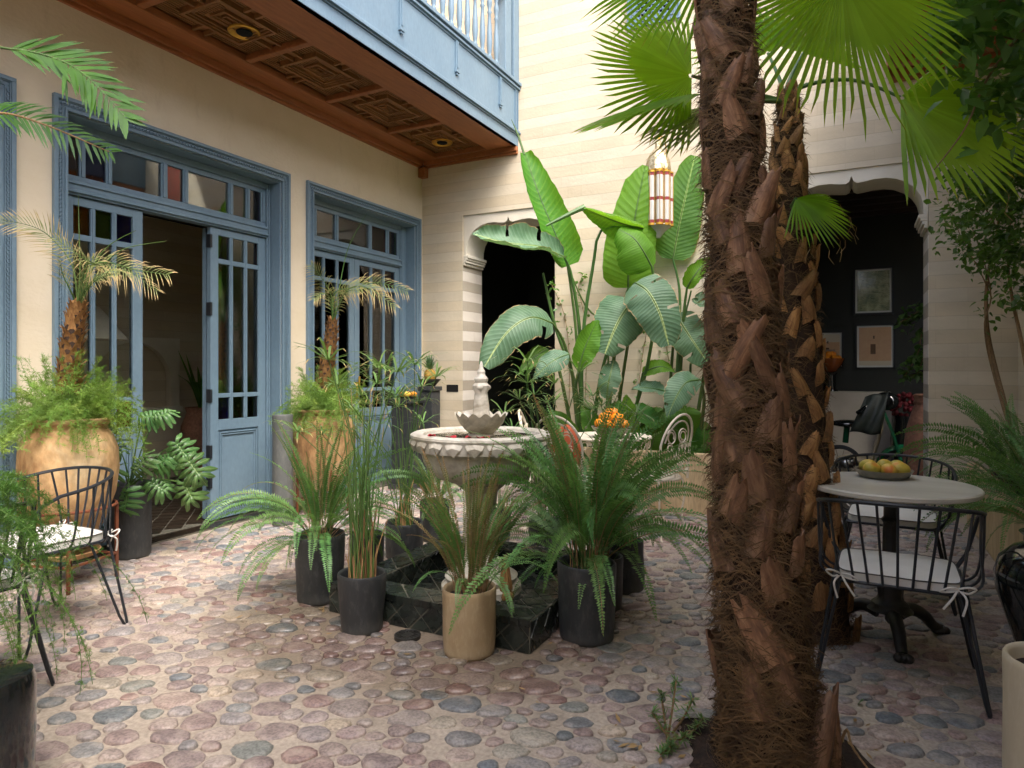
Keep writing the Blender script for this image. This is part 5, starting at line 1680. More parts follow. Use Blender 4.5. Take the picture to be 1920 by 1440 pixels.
UMB = [umbel_mesh(0.84, 0.07, 14, 0.21, 1), umbel_mesh(0.94, 0.18, 16, 0.22, 2), umbel_mesh(0.76, 0.28, 13, 0.20, 3), umbel_mesh(1.00, 0.12, 15, 0.23, 4), umbel_mesh(0.66, 0.34, 14, 0.20, 5)]
def reed_mesh(h, lean, seed, mat):
    rg = random.Random(seed)
    pts = smooth_path([(0, 0, 0), (lean * 0.3, rg.uniform(-.01, .01), h * 0.5), (lean, rg.uniform(-.02, .02), h)], 6)
    return MB().tube(pts, [0.0038 - 0.0026 * i / 6 for i in range(7)], 5, cap=False).mesh('reed', mat, True, 180)
REED = [reed_mesh(0.80, 0.06, 1, M['papyrus']), reed_mesh(0.68, 0.10, 2, M['petiole']), reed_mesh(0.74, -0.04, 3, M['petiole'])]
REED_DRY = [reed_mesh(0.16, 0.02, 5, M['reed_dry']), reed_mesh(0.24, 0.05, 6, M['reed_dry']), reed_mesh(0.11, 0.0, 7, M['reed_dry'])]
def sedge(label, c, r, nu, nr, nd_, size=1.0, seed=1, sector=None):
    rg = random.Random(seed)
    t = thing('umbrella_sedge', label, 'sedge', c, 'umbrella sedges in pots')
    def place(nm, me, s):
        a = rg.uniform(0, 2 * PI) if sector is None else rg.gauss(sector[0], sector[1])
        rr = r * 0.6 * math.sqrt(rg.random())
        b = rg.uniform(0, 2 * PI)
        put(nm, me, t, loc=c + V((rr * math.cos(b), rr * math.sin(b), -0.01)), rot=(rg.uniform(-.08, .08), rg.uniform(-.08, .08), a), sc=s)
    for k in range(nu): place('stalk', rg.choice(UMB), size * rg.uniform(0.8, 1.15))
    for k in range(nr): place('reed', rg.choice(REED), size * rg.uniform(0.75, 1.1))
    for k in range(nd_): place('dry_stem', rg.choice(REED_DRY), size * rg.uniform(0.8, 1.4))
    return t

# ------------------------------------------------------------ ferns
fern('spreading green boston fern in the tall pot left of the pool', on('left_fern'), 72, 1.06, FRONDS + [THIN[0], THIN[2]], (5, 7, 7, 6, 4, 6, 1, 1), seed=4)
fern('sparse upright half dry fern in the tan pot', on('tan'), 62, 1.08, THIN, (8, 6, 6, 2), 0.075, seed=6)
fern('huge dense boston fern in the large pot right of the tan pot', on('front_right'), 100, 1.3, FRONDS + [THIN[0], THIN[2]], (9, 9, 8, 6, 4, 10, 3, 2), 0.08, seed=9)
fern('fern half hidden behind the huge boston fern', on('right_mid'), 40, 1.12, FRONDS, (6, 6, 5, 3, 2, 8), seed=12)
fern('small upright fern behind the fountain basin', on('back_fern'), 40, 0.75, FRONDS, (6, 5, 5, 3, 2, 5), seed=14)
fern('low fern tuft behind the fountain pedestal', on('back_mid'), 14, 0.5, FRONDS, (6, 5, 3, 2, 1, 5), seed=15)
fern('arching fern at the camera end of the side planter', V((0.93, 4.05, 0.47)), 44, 1.1, FRONDS, (3, 6, 8, 7, 5, 2), 0.08, seed=17)
fern('arching fern spilling over the middle of the side planter', V((0.94, 4.75, 0.47)), 60, 1.25, FRONDS, (4, 7, 8, 7, 4, 4), 0.10, seed=18)
fern('fern at the back wall end of the side planter', V((0.97, 5.55, 0.47)), 44, 1.2, FRONDS, (5, 6, 6, 4, 3, 6), 0.10, seed=19)
# ------------------------------------------------------------ sedges and reeds
sedge('tall bare reeds with dry stubs in the front left pot', on('front_left'), 0.11, 4, 26, 34, 1.1, 3)
sedge('umbrella sedge in the small pot behind the front left one', on('left_mid'), 0.09, 8, 12, 10, 1.0, 5)
sedge('umbrella sedge with dry stubs behind the left pool kerb', on('left_back'), 0.11, 13, 12, 26, 1.05, 8)
sedge('umbrella sedge behind the right pool corner, mixed with fern', on('back_right'), 0.10, 14, 8, 20, 1.05, 10)
sedge('umbrella sedge in the rightmost pot by the pool', on('right_back'), 0.11, 9, 8, 16, 0.8, 13)

# ------------------------------------------------------------ asparagus fern
def sprig_mesh(Ln, e0, e1, seed, mat, nb=30, nn=17, reach=0.075, nl=0.017):
    rg = random.Random(seed)
    b = MB()
    n = 16
    p = V((0, 0, 0))
    pts = [p.copy()]
    yaw = 0
    for i in range(n):
        el = e0 + (e1 - e0) * (i / n)
        yaw += rg.uniform(-0.12, 0.12)
        p = p + V((math.cos(el) * math.cos(yaw), math.cos(el) * math.sin(yaw), math.sin(el))) * (Ln / n)
        pts.append(p.copy())
    b.tube(pts, 0.0011, 3, cap=False)
    for k in range(nb):
        u = 0.12 + 0.88 * k / nb
        i = min(int(u * n), n - 1)
        q = pts[i]
        t = (pts[i + 1] - pts[i]).normalized()
        d = V((rg.gauss(0, 1), rg.gauss(0, 1), rg.gauss(0, 0.7))).normalized() + t * 0.5
        d.normalize()
        L_ = reach * rg.uniform(0.5, 1.15) * (1.1 - 0.6 * u)
        for j in range(nn):
            v = rg.random()
            o_ = q + d * L_ * v
            e = (d * 0.5 + V((rg.gauss(0, 1), rg.gauss(0, 1), rg.gauss(0, 1))) * 0.6).normalized() * nl * rg.uniform(0.6, 1.3)
            s = e.cross(V((rg.random(), rg.random(), rg.random()))).normalized() * 0.0011
            b.add([o_ - s, o_ + s, o_ + e], [(0, 1, 2)], uvs=[(0, u), (0, u), (0, u)])
    return b.mesh('sprig', mat, True, 180)
SPR = [sprig_mesh(0.27, rad(85), rad(0), 1, M['asparagus']), sprig_mesh(0.30, rad(70), rad(-60), 2, M['asparagus']), sprig_mesh(0.36, rad(25), rad(-98), 3, M['asparagus'], 34, 17), sprig_mesh(0.36, rad(89), rad(55), 4, M['asparagus'])]
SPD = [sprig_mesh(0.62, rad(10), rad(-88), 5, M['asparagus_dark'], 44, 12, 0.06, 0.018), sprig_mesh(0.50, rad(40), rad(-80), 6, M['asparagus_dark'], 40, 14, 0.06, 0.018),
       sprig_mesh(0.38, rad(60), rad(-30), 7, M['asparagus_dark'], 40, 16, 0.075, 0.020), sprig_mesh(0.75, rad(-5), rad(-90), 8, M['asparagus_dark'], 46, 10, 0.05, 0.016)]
def asparagus(label, c, r, n, meshes, wts, size=1.0, seed=1, sector=None):
    rg = random.Random(seed)
    t = thing('asparagus_fern', label, 'fern', c, 'asparagus ferns')
    for k in range(n):
        a = rg.uniform(0, 2 * PI) if sector is None else rg.gauss(*sector)
        rr = r * math.sqrt(rg.random())
        put('sprig', rg.choices(meshes, wts)[0], t, loc=c + V((rr * math.cos(a), rr * math.sin(a), rg.uniform(-0.01, 0.02))), rot=(rg.uniform(-.2, .2), rg.uniform(-.2, .2), a + rg.uniform(-.5, .5)), sc=size * rg.uniform(0.75, 1.2))
    return t
asparagus('feathery light green asparagus fern at the foot of the left urn palm', U1 + V((0, 0, 0.985)), 0.18, 190, SPR, (7, 7, 10, 6), 1.05, 3)
asparagus('feathery light green asparagus fern in the urn between the doorways', U2 + V((0, 0, 0.93)), 0.17, 170, SPR, (7, 7, 10, 6), 1.1, 5)
# trailing asparagus in a stand pot just outside the left edge
c = P(-215, 692, 2.2); c.z = 0
t = thing('tall_planter', 'tall dark planter at the left edge under the trailing asparagus fern', 'planter', c)
pot_body(t, c, 0.15, 0.80, M['pot'], 0.8)
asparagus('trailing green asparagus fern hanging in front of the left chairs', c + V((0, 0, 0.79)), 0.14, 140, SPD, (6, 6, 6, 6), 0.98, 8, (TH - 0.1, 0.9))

# ------------------------------------------------------------ pinnate palm fronds
def pinnate(name, pts, n, ll, mats, parent, wid=0.006, sweep=0.55, droop=0.25, seed=1, up=V((0, 0, 1)), start=0.12, rr=0.006, vee=0.35, drymix=0.0):
    rg = random.Random(seed)
    b = MB()
    path = smooth_path(pts, 30)
    b.tube(path, [rr * (1 - 0.8 * i / 30) for i in range(31)], 5, mi=1, cap=False)
    for k in range(n if ll > 0.07 else 0):
        u = start + (1 - start) * k / (n - 1)
        x = u * 30
        i = min(int(x), 29)
        q = path[i].lerp(path[i + 1], x - i)
        t = (path[i + 1] - path[i]).normalized()
        sd = t.cross(up)
        if sd.length < 0.05: sd = t.orthogonal()
        sd.normalize()
        nv = sd.cross(t)
        w = ll * (0.45 + 0.55 * math.sin(PI * min(1, (u - start) / (1 - start) * 0.85 + 0.1))) * (1 - 0.35 * u)
        for s in (-1, 1):
            d = (sd * s + t * (sweep + 0.5 * u) + nv * vee).normalized()
            w_ = w * rg.uniform(0.85, 1.12)
            d = (d + V((rg.gauss(0, .07), rg.gauss(0, .07), rg.gauss(0, .07)))).normalized()
            ws = d.cross(nv).normalized() * wid
            m1, m2, e = q + d * w_ * 0.3, q + d * w_ * 0.68 - V((0, 0, droop * w_ * 0.35)), q + d * w_ - V((0, 0, droop * w_))
            b.add([q - ws * .4, q + ws * .4, m1 - ws, m1 + ws, m2 - ws * .8, m2 + ws * .8, e], [(0, 1, 3, 2), (2, 3, 5, 4), (4, 5, 6)],
                  uvs=[(-1, 0), (1, 0), (-1, .35), (1, .35), (-1, .7), (1, .7), (0, 1)])
    return b.obj(name, mats, parent, True, 180)
def stub_trunk(t, path, radii, n, seed, mat='boot_gold'):
    """short shaggy palm stem: tapered core and rows of cut leaf bases"""
    rg = random.Random(seed)
    tr = smooth_path(path, 18)
    MB().tube(tr, [lerp_list(radii, i / 18) * 0.82 for i in range(19)], 14).obj('trunk', M['trunk'], t)
    b = MB()
    for k in range(n):
        u = k / n
        x = u * 18
        i = min(int(x), 17)
        q = tr[i].lerp(tr[i + 1], x - i)
        ax = (tr[i + 1] - tr[i]).normalized()
        a = k * 2.39996
        d = V((math.cos(a), math.sin(a), 0))
        d = (d - ax * d.dot(ax)).normalized()
        s = ax.cross(d)
        R0 = lerp_list(radii, u)
        w = R0 * 0.42
        h = R0 * rg.uniform(0.8, 1.25)
        o = d * rg.uniform(0.25, 0.5) * R0
        b.add([q + d * R0 * .74 - s * w, q + d * R0 * .74 + s * w, q + d * R0 * .95 + ax * h * .6 + s * w * .6, q + d * R0 * .95 + ax * h * .6 - s * w * .6,
               q + d * R0 * .9 + o + ax * h + s * w * .25, q + d * R0 * .9 + o + ax * h * rg.uniform(.9, 1.1) - s * w * .3],
              [(0, 1, 2, 3), (3, 2, 4, 5)])
    tag(b.obj('leaf_stubs', M[mat], t, True, 60), kind='stuff')
def date_palm(label, c, path, radii, fr, seed):
    t = thing('date_palm', label, 'palm', c, 'small date palms in urns')
    stub_trunk(t, path, radii, 120, seed)
    for k, (pts, n, ll, dp) in enumerate(fr):
        pinnate('frond', pts, int(n * 0.85), ll * 1.12, [M['date'], M['petiole']], t, 0.0024, 0.80, dp, seed * 10 + k, rr=0.006, vee=0.25, up=V((0.25, -0.8, 0.35)))
d = 4.02
date_palm('small date palm with dry fronds in the left urn', U1 + V((0, 0, 0.97)), [P(128, 740, d), P(131, 680, d), P(140, 610, d), P(146, 572, d)], [0.070, 0.066, 0.058, 0.042],
          [([P(146, 575, d), P(136, 500, d - .02), P(100, 450, d - .05), P(62, 425, d - .1), P(2, 412, d - .15)], 38, 0.20, 0.15),
           ([P(147, 575, d), P(165, 505, d), P(200, 492, d), P(250, 505, d - .05), P(315, 515, d - .1)], 40, 0.20, 0.35),
           ([P(146, 575, d), P(150, 500, d), P(148, 430, d), P(147, 366, d)], 8, 0.05, 0.1),
           ([P(148, 575, d), P(175, 500, d), P(205, 460, d), P(255, 432, d)], 10, 0.05, 0.1),
           ([P(148, 575, d), P(185, 510, d), P(230, 468, d), P(312, 452, d)], 10, 0.05, 0.1),
           ([P(146, 575, d), P(160, 500, d - .1), P(178, 496, d - .15), P(150, 480, d - .25), P(105, 448, d - .3)], 30, 0.15, 0.35),
           ([P(146, 575, d), P(130, 540, d - .1), P(118, 515, d - .15), P(112, 490, d - .2)], 18, 0.12, 0.1),
           ([P(146, 575, d), P(165, 540, d - .1), P(190, 520, d - .15), P(222, 512, d - .2)], 24, 0.13, 0.3),
           ([P(146, 575, d), P(170, 530, d - .1), P(230, 505, d), P(292, 545, d + .05)], 30, 0.15, 0.4)], 2)
d = 5.95
date_palm('small date palm with drooping fronds in the urn between the doorways', U2 + V((0, 0, 0.92)), [P(606, 735, d), P(612, 690, d), P(620, 640, d), P(624, 600, d)], [0.072, 0.068, 0.060, 0.042],
          [([P(624, 602, d), P(628, 550, d), P(660, 540, d - .05), P(705, 530, d - .1), P(762, 545, d - .2)], 40, 0.24, 0.35),
           ([P(624, 602, d), P(622, 560, d), P(612, 535, d - .1), P(596, 512, d - .2), P(584, 498, d - .25)], 28, 0.20, 0.3),
           ([P(626, 602, d), P(640, 520, d), P(655, 460, d), P(688, 400, d)], 9, 0.04, 0.1),
           ([P(624, 602, d), P(618, 560, d - .1), P(605, 550, d - .25), P(590, 560, d - .3)], 22, 0.17, 0.3),
           ([P(626, 602, d), P(650, 545, d - .1), P(690, 540, d - .25), P(740, 575, d - .3)], 30, 0.18, 0.45),
           ([P(626, 602, d), P(640, 560, d - .1), P(655, 545, d - .2), P(675, 545, d - .3)], 20, 0.15, 0.3)], 3)
# kentia fronds reaching in from the left edge
t = thing('kentia_palm', 'green feather palm fronds reaching in at the upper left corner', 'palm', P(-160, 1300, 2.1))
d = 2.15
b0 = P(-160, 692, d); b0.z = 0.0
pinnate('frond', [b0 + V((0, 0, .7)), P(-140, 330, d), P(-70, 105, d), P(20, 92, d), P(110, 112, d), P(170, 150, d - .05), P(236, 222, d - .1)], 26, 0.23, [M['kentia'], M['petiole']], t, 0.0075, 1.35, 0.06, 4, rr=0.007, vee=0.2, start=0.5, up=V((0.5, -0.7, 0.3)))
pinnate('frond', [b0 + V((0, 0, .7)), P(-150, 400, d + .1), P(-90, 230, d + .1), P(0, 212, d + .1), P(90, 236, d + .1), P(205, 285, d + .1)], 26, 0.15, [M['kentia'], M['reed_dry']], t, 0.005, 1.0, 0.2, 5, rr=0.009, vee=0.2, start=0.42, up=V((0.5, -0.7, 0.3)))
MB().tube([b0, b0 + V((0, 0, .4)), b0 + V((0, 0, .75))], [0.04, 0.03, 0.02], 8).obj('stem', M['petiole'], t)

# ------------------------------------------------------------ split-leaf philodendron
def split_leaf(c, ax, nrm, Ln, parent, seed):
    rg = random.Random(seed)
    b = MB()
    ax = V(ax).normalized(); nrm = V(nrm)
    sd = ax.cross(nrm).normalized()
    nrm = sd.cross(ax)
    def pt(a, s, lift=0): return V(c) + ax * a + sd * s + nrm * lift
    def lobe(a0, ang, L_, w, s):
        dx, ds = math.cos(ang), math.sin(ang) * s
        px_, ps = -math.sin(ang) * 1, math.cos(ang) * s
        seg = [(0, 0.55), (0.35, 0.75), (0.65, 1.15), (0.85, 0.75), (1.0, 0.12)]
        L1, R1 = [], []
        for (u, ww) in seg:
            z = -0.30 * L_ * u * u + 0.03 * math.sin(u * 5)
            L1.append(pt(a0 + dx * L_ * u + px_ * w * ww, ds * L_ * u + ps * w * ww, z))
            R1.append(pt(a0 + dx * L_ * u - px_ * w * ww, ds * L_ * u - ps * w * ww, z - 0.006))
        vs, uv = [], []
        for l_, r_, (u, _) in zip(L1, R1, seg):
            vs += [l_, (l_ + r_) / 2 + nrm * 0.006, r_]
            uv += [(-1, u), (0, u), (1, u)]
        fs = []
        for q in range(len(seg) - 1):
            fs += [(q * 3, q * 3 + 1, q * 3 + 4, q * 3 + 3), (q * 3 + 1, q * 3 + 2, q * 3 + 5, q * 3 + 4)]
        b.add(vs, fs, uvs=uv)
    for s in (-1, 1):
        for k in range(5):
            u = k / 5
            lobe(Ln * (0.05 + 0.62 * u), rad(128 - 98 * u + rg.uniform(-6, 6)), Ln * (0.42 + 0.16 * math.sin(PI * u)) * rg.uniform(.9, 1.1), Ln * 0.082, s)
    lobe(Ln * 0.5, 0.0, Ln * 0.5, Ln * 0.08, 1)
    # blade joining the lobes
    b.add([pt(-Ln * .04, 0, .002), pt(Ln * .1, Ln * .10, 0), pt(Ln * .45, Ln * .11, 0), pt(Ln * .72, 0, .002), pt(Ln * .45, -Ln * .11, 0), pt(Ln * .1, -Ln * .10, 0)], [(0, 1, 2, 3), (0, 3, 4, 5)], uvs=[(0, 0), (.5, .2), (.5, .5), (0, .8), (-.5, .5), (-.5, .2)])
    return b.obj('leaf', M['philo'], parent, True, 180)
t = thing('philodendron', 'split-leaf philodendron with deeply cut leaves beside the open blue door', 'plant', on('door'))
o0 = on('door')
vw = -FWD
for k, (px, py, dd, ax, Ln) in enumerate(((268, 782, -.05, (70, -5), .20), (292, 782, -.08, (60, -14), .18), (330, 830, -.1, (30, 40), .22), (352, 862, -.12, (40, 55), .26), (318, 858, -.1, (-35, 20), .20), (345, 905, -.1, (30, 60), .24),
                                       (285, 905, -.1, (50, 35), .20), (228, 850, -.08, (-30, -25), .18), (222, 880, -.12, (-45, 30), .20), (240, 920, -.2, (-10, 60), .22), (255, 880, -.15, (30, -30), .2), (300, 862, .05, (50, 10), .20))):
    D0 = o0.dot(FWD)
    c_ = P(px, py, D0 + dd)
    axv = (RX * ax[0] - V((0, 0, 1)) * ax[1])
    MB().tube(smooth_path([o0 + V((RG.uniform(-.03, .03), RG.uniform(-.03, .03), 0)), o0.lerp(c_, 0.5) + V((0, 0, 0.04)), c_], 10), [0.006 - 0.0025 * i / 10 for i in range(11)], 6).obj('leaf_stalk', M['petiole'], t)
    split_leaf(c_, axv, (vw + V((0, 0, 0.8 + 0.3 * RG.random())) + RX * RG.uniform(-.4, .4)), Ln * 0.84, t, k)

# ------------------------------------------------------------ giant strelitzia
ST = thing('strelitzia', 'giant white strelitzia with broad paddle leaves against the back wall', 'plant', (-1.75, 6.42, 0.48))
def banana(mids, ws, mat, fold=0.35, tilt=(0.0, 0.0), seed=0, ripple=0.010, petiole=None, bend=0.0, split=None, curlv=0.0):
    if split is None: split = 3 if mat == 'banana_blue' else (1 if mat == 'banana' else 0)
    """paddle leaf along a midrib (points px, py, depth); ws half widths in metres; fold lifts both halves towards the viewer's side"""
    rg = random.Random(seed)
    R_ = 30
    path = smooth_path([P(*m) for m in mids], R_)
    b = MB()
    NC = 10
    vs, uvs, fs = [], [], []
    ph = rg.random() * 6
    for i, q in enumerate(path):
        t_ = (path[min(i + 1, R_)] - path[max(i - 1, 0)]).normalized()
        nv = (-FWD + RX * tilt[0] + V((0, 0, 1)) * tilt[1])
        sd = t_.cross(nv).normalized()
        nv = sd.cross(t_).normalized()
        u = i / R_
        w = lerp_list(ws, u)
        for j in range(NC + 1):
            s = -1 + 2 * j / NC
            f = fold * abs(s)
            off = sd * (w * s * math.cos(f)) + nv * (w * abs(s) * math.sin(f) * (1 if fold >= 0 else 1))
            off += nv * (ripple * math.sin(u * 17 + ph + s * 2) * abs(s) + 0.35 * ripple * math.sin(u * 60 + s * 5) * abs(s))
            off += -nv * curlv * w * max(0, abs(s) - 0.55) ** 1.5
            off += t_ * (-0.10 * w * abs(s) * bend)
            if abs(s) > 0.98: off += t_ * rg.uniform(-0.006, 0.006) - sd * s * rg.uniform(0, 0.012)
            vs.append(q + off)
            uvs.append((s, u))
    cuts = {rg.randint(4, R_ - 4): rg.choice((-1, 1)) for _ in range(split)}
    for i in range(R_):
        for j in range(NC):
            if i in cuts and ((j < NC // 2 - 2) if cuts[i] < 0 else (j > NC // 2 + 1)): continue
            a = i * (NC + 1) + j
            fs.append((a, a + 1, a + NC + 2, a + NC + 1))
    b.add(vs, fs, 0, uvs)
    b.tube([p_ + FWD * 0.003 for p_ in path], [0.011 * (1 - 0.85 * i / R_) for i in range(R_ + 1)], 6, mi=1, cap=False)
    lf_ = b.obj('leaf', [M[mat], M['petiole']], ST, True, 180)
    if petiole:
        pp = [P(*m) for m in petiole]
        base = pp[-1]
        pth = smooth_path([path[0]] + pp, 14)
        MB().tube(pth, [0.010 + 0.012 * i / 14 for i in range(15)], 8).obj('leaf_stalk', M['petiole'], ST)
    return lf_
def prof(w, kind='oval'):
    k = {'oval': (0.25, 0.72, 0.95, 1.0, 0.97, 0.86, 0.66, 0.36, 0.03), 'blunt': (0.55, 0.95, 1.0, 1.0, 0.96, 0.9, 0.78, 0.62, 0.30), 'long': (0.2, 0.6, 0.85, 0.97, 1.0, 0.95, 0.8, 0.5, 0.03)}[kind]
    return [w * q for q in k]
BASE = (1100, 880, 6.60)
# two tall leaves in the brighter colour that paints in their backlight
banana([(1064, 499, 6.35), (1042, 440, 6.33), (1012, 368, 6.33), (983, 286, 6.38)], prof(0.205, 'blunt'), 'banana_lit', 0.5, (0.35, 0.1), 1, petiole=[(1078, 600, 6.45), (1090, 760, 6.55), BASE])
MB().tube([P(983, 290, 6.38), P(972, 255, 6.39), P(959, 224, 6.40)], [0.012, 0.010, 0.002], 7).obj('leaf_tip', M['petiole'], ST)
banana([(1178, 540, 6.45), (1180, 480, 6.40), (1192, 400, 6.36), (1210, 310, 6.38)], prof(0.26, 'blunt')[:-1] + [0.03], 'banana_lit', -0.22, (-0.1, 0.0), 2, petiole=[(1150, 620, 6.5), (1120, 740, 6.55), (1112, 880, 6.6)])
# bent leaf crossing between them
banana([(1206, 428, 6.22), (1170, 420, 6.18), (1130, 405, 6.14), (1093, 390, 6.10)], [0.03, 0.11, 0.16, 0.17, 0.16, 0.13, 0.10, 0.06, 0.03], 'banana_lit', 0.75, (0.0, -1.1), 3, petiole=[(1130, 430, 6.2), (1112, 500, 6.3), (1094, 620, 6.4), (1090, 760, 6.5), (1095, 880, 6.6)])
MB().tube(smooth_path([P(1096, 388, 6.10), P(1070, 400, 6.08), P(1024, 423, 6.05)], 8), [0.026, 0.026, 0.024, 0.022, 0.020, 0.018, 0.016, 0.013, 0.010], 8).obj('leaf_tip', M['petiole'], ST)
banana([(1222, 500, 6.05), (1207, 472, 6.0), (1188, 446, 6.0), (1160, 430, 6.05)], prof(0.235, 'blunt'), 'banana_lit', -0.45, (0.15, 0.35), 4, petiole=[(1230, 560, 6.15), (1215, 680, 6.3), (1180, 800, 6.5), (1150, 880, 6.6)], curlv=0.6)
# broad older leaves
banana([(1058, 482, 6.25), (1010, 462, 6.1), (950, 455, 5.95), (886, 438, 5.85)], prof(0.20, 'long'), 'banana_blue', 0.55, (0.2, 0.9), 5, petiole=[(1072, 520, 6.35), (1088, 640, 6.5), (1092, 880, 6.6)], ripple=0.02)
banana([(1036, 606, 6.1), (995, 595, 5.95), (950, 624, 5.85), (908, 688, 5.8)], prof(0.20, 'blunt'), 'banana_blue', -0.25, (0.3, 0.7), 6, petiole=[(1060, 650, 6.3), (1085, 760, 6.5), (1095, 880, 6.6)])
banana([(1192, 530, 5.95), (1216, 548, 5.85), (1238, 590, 5.8), (1254, 648, 5.8)], prof(0.235, 'blunt'), 'banana_blue', -0.2, (-0.15, 0.5), 7, petiole=[(1175, 560, 6.1), (1150, 680, 6.3), (1135, 880, 6.6)])
banana([(1186, 566, 6.05), (1170, 585, 6.0), (1152, 618, 5.97), (1134, 664, 5.97)], prof(0.255, 'blunt'), 'banana_blue', -0.3, (0.1, 0.5), 8, split=2, petiole=[(1178, 640, 6.2), (1160, 760, 6.45), (1150, 880, 6.6)])
banana([(1086, 690, 6.0), (1092, 665, 5.97), (1105, 632, 5.97), (1121, 600, 6.0)], prof(0.125, 'long'), 'banana_lit', 0.25, (0.3, 0), 9, petiole=[(1080, 740, 6.2), (1090, 880, 6.6)])
banana([(1268, 590, 6.3), (1284, 616, 6.25), (1303, 645, 6.2), (1330, 684, 6.2)], prof(0.20, 'blunt'), 'banana_blue', -0.2, (-0.2, 0.5), 10, petiole=[(1262, 650, 6.4), (1252, 780, 6.5), (1240, 880, 6.55)])
banana([(1312, 712, 5.95), (1286, 718, 5.85), (1266, 748, 5.8), (1251, 784, 5.8)], prof(0.14, 'oval'), 'banana_blue', -0.2, (0.1, 0.5), 11, petiole=[(1320, 760, 6.1), (1300, 880, 6.4)])
banana([(1138, 746, 6.1), (1140, 722, 6.05), (1145, 700, 6.05), (1151, 675, 6.1)], prof(0.115, 'long'), 'banana_blue', 0.3, (0, 0), 12, petiole=[(1136, 880, 6.6)])
banana([(1026, 655, 6.2), (1010, 664, 6.1), (992, 680, 6.05), (973, 702, 6.0)], prof(0.085), 'banana', 0.3, (0.2, 0.5), 13, petiole=[(1050, 700, 6.35), (1085, 880, 6.6)])
banana([(1066, 664, 6.1), (1045, 672, 6.05), (1022, 688, 6.0), (1000, 712, 6.0)], prof(0.12), 'banana_blue', -0.2, (0.2, 0.6), 14, petiole=[(1075, 720, 6.3), (1090, 880, 6.6)])
banana([(1262, 486, 6.62), (1272, 430, 6.60), (1286, 365, 6.58), (1303, 292, 6.58)], prof(0.215, 'blunt')[:-1] + [0.05], 'banana', 0.12, (-0.1, 0.15), 15, petiole=[(1275, 560, 6.62), (1268, 720, 6.6), (1250, 880, 6.6)])
banana([(1288, 540, 6.2), (1300, 520, 6.15), (1316, 500, 6.15), (1338, 486, 6.2)], prof(0.10), 'banana_lit', 0.5, (-.2, .4), 16, petiole=[(1280, 620, 6.3), (1266, 880, 6.55)])
banana([(1332, 556, 6.25), (1320, 560, 6.2), (1310, 568, 6.15), (1298, 560, 6.15)], prof(0.085), 'banana_blue', 0.2, (0, .6), 17, petiole=[(1330, 640, 6.3), (1290, 880, 6.5)])
banana([(1252, 735, 6.1), (1232, 730, 6.05), (1208, 727, 6.0), (1184, 730, 6.0)], prof(0.085), 'banana_blue', 0.3, (0, .8), 18, petiole=[(1240, 800, 6.3), (1230, 880, 6.6)])
banana([(1205, 700, 6.35), (1225, 690, 6.3), (1245, 688, 6.3), (1266, 698, 6.3)], prof(0.08), 'banana_lit', 0.2, (0, .5), 19, petiole=[(1190, 780, 6.45), (1180, 880, 6.6)])
for k, (px, py, dx, dy, w_, m_) in enumerate(((1150, 830, 12, -80, .13, 'banana'), (1200, 800, 60, -28, .12, 'banana'), (1215, 860, 30, -90, .13, 'banana'), (1255, 850, 20, -80, .13, 'banana'), (1300, 830, -18, -70, .15, 'banana'),
                                           (1120, 830, -30, -70, .11, 'banana'), (1180, 850, -6, -110, .12, 'banana_lit'), (1318, 900, 4, -110, .16, 'banana'), (1295, 905, -16, -60, .12, 'banana_lit'), (1080, 830, -50, -60, .10, 'banana'), (1235, 780, 40, 30, .13, 'banana'), (1190, 760, 50, 40, .11, 'banana'))):
    banana([(px, py, 6.35), (px + dx * .33, py + dy * .4, 6.25), (px + dx * .66, py + dy * .75, 6.2), (px + dx, py + dy, 6.2)], prof(w_), m_, RG.uniform(-.3, .4), (RG.uniform(-.4, .4), RG.uniform(0, .6)), 30 + k, petiole=[((px + 1180) / 2, 900, 6.5)])
# bare leaf stalks
for (a, b_, r_) in (((1018, 512, 6.4), (1078, 720, 6.5), .017), ((1296, 545, 6.3), (1265, 730, 6.45), .012), ((1068, 508, 6.4), (1140, 640, 6.45), .010), ((1322, 600, 6.3), (1284, 740, 6.4), .012)):
    m3 = ((a[0] + b_[0]) / 2 - 6, (a[1] + b_[1]) / 2, a[2])
    MB().tube(smooth_path([P(*a), P(*m3), P(*b_), P((b_[0] + 1120) / 2, 890, 6.6)], 12), [r_ * (.7 + .5 * i / 12) for i in range(13)], 8).obj('leaf_stalk', M['petiole'], ST)

